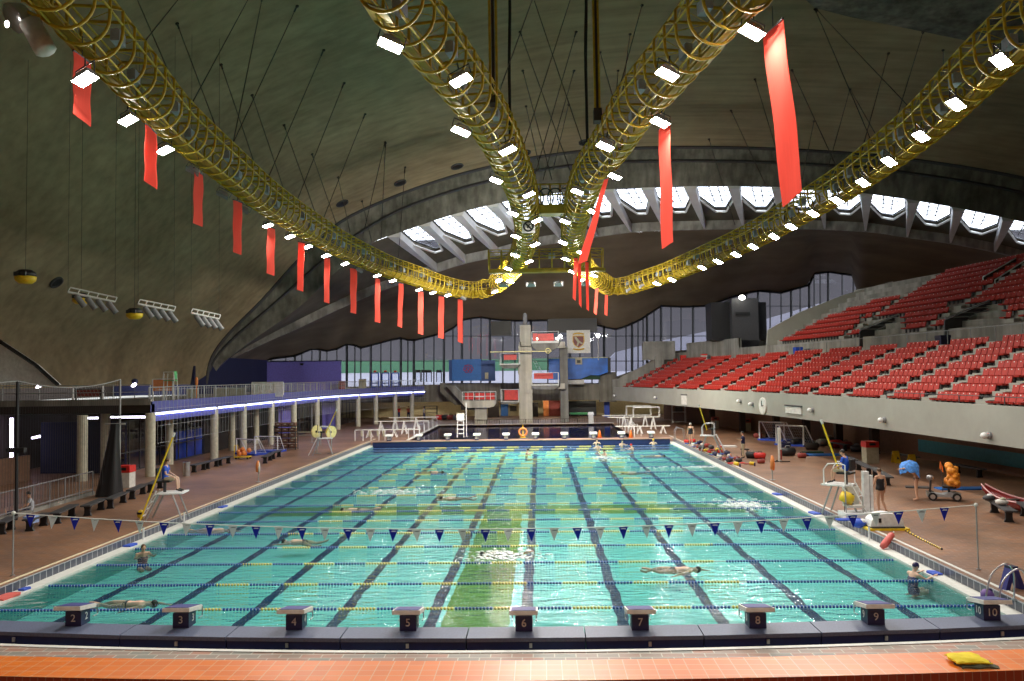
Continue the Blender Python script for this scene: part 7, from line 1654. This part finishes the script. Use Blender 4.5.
for (u, v, lab) in [(653-520, 540, 'short white marker post on the left coping beside the bather'), (177, 523, 'short white marker post on the left coping beyond the pennants'), (872, 540, 'short white marker post on the right coping by the dome'), (892.5, 522, 'white marker post behind the domed cover')]:
    p = atZ(u, v, .06) if u < 880 else g(892.5, 524)
    if u < 880: p.x = -12.75 if p.x < 0 else 12.78
    r = thing('marker_post', lab, 'post', p, 'white marker posts'); m = MB(); m.box((0, 0, .22), (.05, .05, .44)); m.build('post', 'white', r, local=True); m = MB(); m.box((0, 0, .45), (.06, .06, .03)); m.build('cap', 'grey', r, local=True)
# yellow bag with rescue rope at the left chair
p = g(141, 519); r = thing('throw_bag', 'yellow throw bag lying at the foot of the left lifeguard chair', 'rescue bag', p); m = MB(); m.ball((0, 0, .18), (.16, .14, .19), 10); m.build('bag', 'yellow', r, smooth=True, local=True); m = MB(); m.lathe([(.15, .2), (.16, .28)], n=10); m.build('band', 'black', r, local=True)
p = (g(25, 533)+g(48, 524))/2+Vector((0, -.35, .47)); r = thing('towel', 'pale blue towel left on the second bench of the left row', 'towel', p); m = MB(); m.box((0, 0, .03), (.38, .4, .06)); m.box((.17, 0, -.09), (.04, .38, .2)); m.build('cloth', 'palebluecloth' if 'palebluecloth' in MAT else mat('palebluecloth', (.30, .42, .70), .8), r, local=True)
# yellow folded towel on the orange ledge
c = atZ(970, 664, LZ); r = thing('folded_towel', 'yellow folded towel lying on the orange tiled ledge', 'towel', c); 
def fold(z0, th, dx, dy, s):
    m = MB(); n = 10; rows = []
    for i in range(n+1):
        y = -s[1]/2+s[1]*i/n; rows.append([(dx+-s[0]/2+s[0]*j/10+.02*math.sin(i*.9), dy+y+.015*math.sin(j*1.1), z0+th*(1-.55*max(0, abs(j-5)/5)**4)*(1-.5*max(0, abs(i-5)/5)**4)+.008*math.sin(i*1.7+j)) for j in range(11)])
    bot = [[(p[0], p[1], z0) for p in rw_] for rw_ in rows]; m.loft(rows); m.loft(bot, flip=True)
    m.loft([rows[0], bot[0]], flip=True); m.loft([rows[-1], bot[-1]]); m.loft([[rw_[0] for rw_ in rows], [rw_[0] for rw_ in bot]]); m.loft([[rw_[-1] for rw_ in rows], [rw_[-1] for rw_ in bot]], flip=True); return m
mat('towelyellow', (.85, .66, .03), .85); mat('towelunder', (.10, .10, .06), .8)
fold(.0, .05, .05, -.03, (.56, .36)).build('under_layer', 'towelunder', r, local=True, smooth=True); fold(.05, .07, -.03, .05, (.50, .40)).build('top_fold', 'towelyellow', r, local=True, smooth=True)
m = MB(); m.tube([(-.27, -.17, .07), (-.1, -.175, .085), (.1, -.17, .08), (.26, -.16, .06)], .012, 5); m.build('seam', 'towelyellow', r, local=True)
# hand rail fence bits and racks under the right stand
p = g(678, 425); 
r = thing('wheeled_rack', 'white tubular wheeled rack under the far end of the stand', 'rack', g(679, 424)); m = MB()
for x in (-.7, .7):
    for y in (-.3, .3): m.bar((x, y, .08), (x, y, 2.0), .035, 5)
for z in (.25, 1.3, 2.0): m.tube([(-.7, -.3, z), (.7, -.3, z), (.7, .3, z), (-.7, .3, z)], .03, 5, closed=True)
m.build('frame', 'offwhite', r, local=True); m = MB(); m.box((0, 0, 1.6), (.8, .4, .5)); m.build('load', 'darkgrey', r, local=True)
r = thing('blue_bench_panel', 'row of dark blue seats under the far part of the stand', 'panel', g(728, 426)+Vector((1.5, 0, 0))); m = MB(); m.box((0, 0, .55), (.5, 6, .5)); m.build('front', 'royal', r, local=True); m = MB(); m.box((0, 0, .84), (.6, 6, .08)); m.build('top', 'navy', r, local=True); r.rotation_euler = (0, 0, .15)
p = g(790, 0) if False else g(780, 462); r = thing('net_post', 'white upright net post on a flat foot on the right deck', 'post', p); m = MB(); m.box((0, 0, 1.05), (.16, .16, 2.1)); m.build('post', 'offwhite', r, local=True); m = MB(); m.box((0, 0, .03), (1.2, .12, .06)); m.box((0, .25, .03), (.12, .8, .06)); m.build('foot', 'darkbrown', r, local=True); m = MB(); m.box((.05, -.08, .45), (.1, .08, .6)); m.build('winch', 'mutedred', r, local=True)
# trolley of gear and a low stool
def gearpile(p, items, label, group):
    pass
palette = [('red', 'red'), ('black', 'black'), ('navy blue', 'navy'), ('dark grey', 'darkgrey'), ('bright blue', 'blue'), ('yellow', 'yellow'), ('white', 'offwhite'), ('green', 'green'), ('maroon', 'mutedred'), ('orange', 'dullorange')]
def bag(p, s, mt, label, group, rz=0):
    r = thing('gear_bag', label, 'bag', p, group); m = MB(); m.tube([(-s*.5, 0, s*.28), (-s*.42, 0, s*.3), (s*.42, 0, s*.3), (s*.5, 0, s*.28)], [s*.16, s*.29, s*.29, s*.16], 9); m.build('body', mt, r, smooth=True, local=True); m = MB(); m.tube([(-s*.2, 0, s*.55), (-s*.12, 0, s*.7), (s*.12, 0, s*.7), (s*.2, 0, s*.55)], s*.03, 5); m.build('handle', 'black' if mt != 'black' else 'grey', r, local=True); r.rotation_euler = (0, 0, rz)
def smallboard(p, mt, label, group, rz): r = thing('kickboard', label, 'kickboard', p, group); m = MB(); m.prism([(-.15, -.22, 0), (.15, -.22, 0), (.15, .12, 0), (.08, .22, 0), (-.08, .22, 0), (-.15, .12, 0)], (0, 0, .04)); m.build('board', mt, r, local=True); r.rotation_euler = (0, 0, rz)
def fins(p, mt, label, group, rz):
    r = thing('swim_fins', label, 'fins', p, group)
    for s in (-.1, .1):
        m = MB(); m.prism([(s-.06, -.25, .02), (s+.06, -.25, .02), (s+.1, .3, .02), (s-.1, .3, .02)], (0, 0, .03)); m.ball((s, -.27, .06), (.06, .12, .05), 8); m.build('fin', mt, r, local=True)
    r.rotation_euler = (0, 0, rz)
def bottle(p, mt, label, group): r = thing('water_bottle', label, 'bottle', p, group); m = MB(); m.lathe([(.04, 0), (.045, .02), (.045, .18), (.02, .22)], n=8); m.build('body', mt, r, local=True, smooth=True); m = MB(); m.lathe([(.022, .21), (.022, .25)], n=8); m.build('cap', 'white' if mt != 'offwhite' else 'blue', r, local=True)
edge = [(676, 443), (684, 446), (692, 449), (700, 453), (708, 457), (716, 461), (724, 464), (731, 467)]
EP = [g(u, v) for u, v in edge]
pts = interp_rows(EP, 30); pts += [q+Vector((.5, .2, 0)) for q in interp_rows(EP, 30)]; cnt = {}
for i, p in enumerate(pts):
    nmx, mt = palette[(i*7+i//3) % len(palette)]; kind = ('bag', 'board', 'fins', 'bag', 'bottle')[i % 5]; q = p+Vector((random.uniform(.0, .4)+(.6 if i >= 30 else 0), random.uniform(-.2, .2), 0)); q.z = DECK; q.x = max(q.x, 13.25)
    lab = '%s %s in the %s gear row along the pool edge, %s from corner' % (nmx, {'bag': 'bag', 'board': 'kickboard', 'fins': 'fins', 'bottle': 'bottle'}[kind], 'front' if i < 30 else 'back', ORD[i % 30])
    gname = 'swim gear along the right edge'; rz = random.uniform(-1.5, 1.5)
    if kind == 'bag': bag(q, random.uniform(.32, .52), mt, lab, gname, rz)
    elif kind == 'board': smallboard(q, mt, lab, gname, rz)
    elif kind == 'fins': fins(q, mt, lab, gname, rz)
    else: bottle(q, mt, lab, gname)
for (u, v, s, mt, lab) in [(752, 458.5, .75, 'black', 'black sports bag on the deck just right of the standing man'), (760, 459, .7, 'red', 'bright red sports bag on the deck right of the standing man'), (761, 463.5, .45, 'mutedred', 'small dark red bag lying nearest the pool right of the standing man'), (788, 456, .95, 'black', 'black bag heap beside the white net post, lower one'), (785, 449, .8, 'navy', 'dark navy bag beside the white net post, upper one'), (802, 458, .55, 'mutedred', 'brown-red bag lying alone right of the net post'), (797, 446, .9, 'black', 'black bag beside the front goal'), (758, 438, .7, 'mutedred', 'dark red bag left of the rear goal'), (812, 450, .9, 'darkbrown', 'dark brown bag in the heap before the brown wall, leftmost'), (822, 446, .9, 'grey', 'grey bag in the heap before the brown wall'), (836, 448, 1.0, 'red', 'red bag behind the blue mats'), (846, 449, .9, 'mutedred', 'maroon bag at the right end of the heap'), (830, 444, .9, 'black', 'black bag at the back of the heap'), (857, 452, .8, 'black', 'black bag beyond the right lifeguard')]:
    bag(g(u, v), s, mt, lab, 'bags on the right deck', random.uniform(-.6, .6))
for (u, v, w_, mt, lab) in [(727, 447, 1.3, 'white', 'white and red flat float on the far right deck'), (822, 455.5, 2.6, 'panelblue', 'blue exercise mat before the heap of bags'), (813, 453, 1.2, 'darkgreen', 'green exercise mat under the blue one')]:
    p = g(u, v); r = thing('flat_mat', lab, 'mat', p, 'mats on the right deck'); m = MB(); m.box((0, 0, .05), (w_, .7, .1)); m.build('mat', mt, r, local=True); m = MB(); m.box((-w_*.4, 0, .055), (.14, .72, .1)); m.build('stripe', 'red' if mt == 'white' else 'navy', r, local=True)
p = g(752, 457); r = thing('stool', 'small black stool beside the standing man', 'stool', p+Vector((-.3, .6, 0))); m = MB(); m.box((0, 0, .45), (.5, .4, .06)); m.build('seat', 'black', r, local=True)
for a in ((-.2, -.15), (.2, -.15), (-.2, .15), (.2, .15)): m = MB(); m.bar((*a, 0), (a[0]*.8, a[1]*.8, .43), .025, 5); m.build('leg', 'darkgrey', r, local=True)
# gear at the back left (rack, exercise machines)
r = thing('weights_rack', 'dark metal rack with shelves at the back left wall', 'rack', g(431, 419)); m = MB()
for x in (-.8, .8):
    for y in (-.2, .2): m.bar((x, y, 0), (x, y, 1.7), .05, 4)
m.build('frame', 'black', r, local=True)
for z in (.3, .8, 1.3, 1.7): m = MB(); m.box((0, 0, z), (1.7, .45, .06)); m.build('shelf', 'darkgrey', r, local=True)
for i, (u, mt, lab) in enumerate([(440, 'red', 'red gear bag at the back left next to the metal rack'), (446, 'black', 'black gear bag at the back left, second from the rack'), (451, 'mutedred', 'maroon gear bag at the back left, third from the rack'), (457, 'grey', 'grey gear bag at the back left, nearest the low diving platform'), (463, 'darkgrey', 'dark gear bag right beside the low platform pillar')]): bag(g(u, 420), 1.1, mt, lab, 'gear at the back left', .3*i)
# a few more lit floodlights on the same gantry arms, nearer than the frame
for (x, y, z, s) in [(-9.5, -6, 15.2, 'left'), (13.5, -5, 15.2, 'right'), (-8, -13, 15, 'left'), (6.8, -13, 15, 'right of centre'), (14, -13, 15, 'right')]:
    o = dup(proto, (x, y, z), None, 'lit floodlight on the near end of the %s arm, %s' % (s, 'above the ledge' if y > -8 else 'above the spectators'), 'floodlights nearer than the frame'); o.rotation_euler = (0, 0, 0)

# floodlights on the gantry bridge, turned away towards the diving pool
glow('lampfar', (1.0, .93, .80), 1500.0); protoF = make_flood('lampfar')
for k, t in enumerate((.12, .36, .60, .84)):
    q = BRIDGE[0].lerp(BRIDGE[1], t)-Vector((0, -1.2, 1.85))
    lab = 'floodlight under the gantry bridge turned towards the diving pool, %s from left' % ORD[k]
    if k == 0: o = protoF; o.location = q; o['label'] = lab; o['group'] = 'floodlights on the gantry bridge'
    else: o = dup(protoF, q, None, lab, 'floodlights on the gantry bridge')
    o.rotation_euler = (1.1, 0, 0)
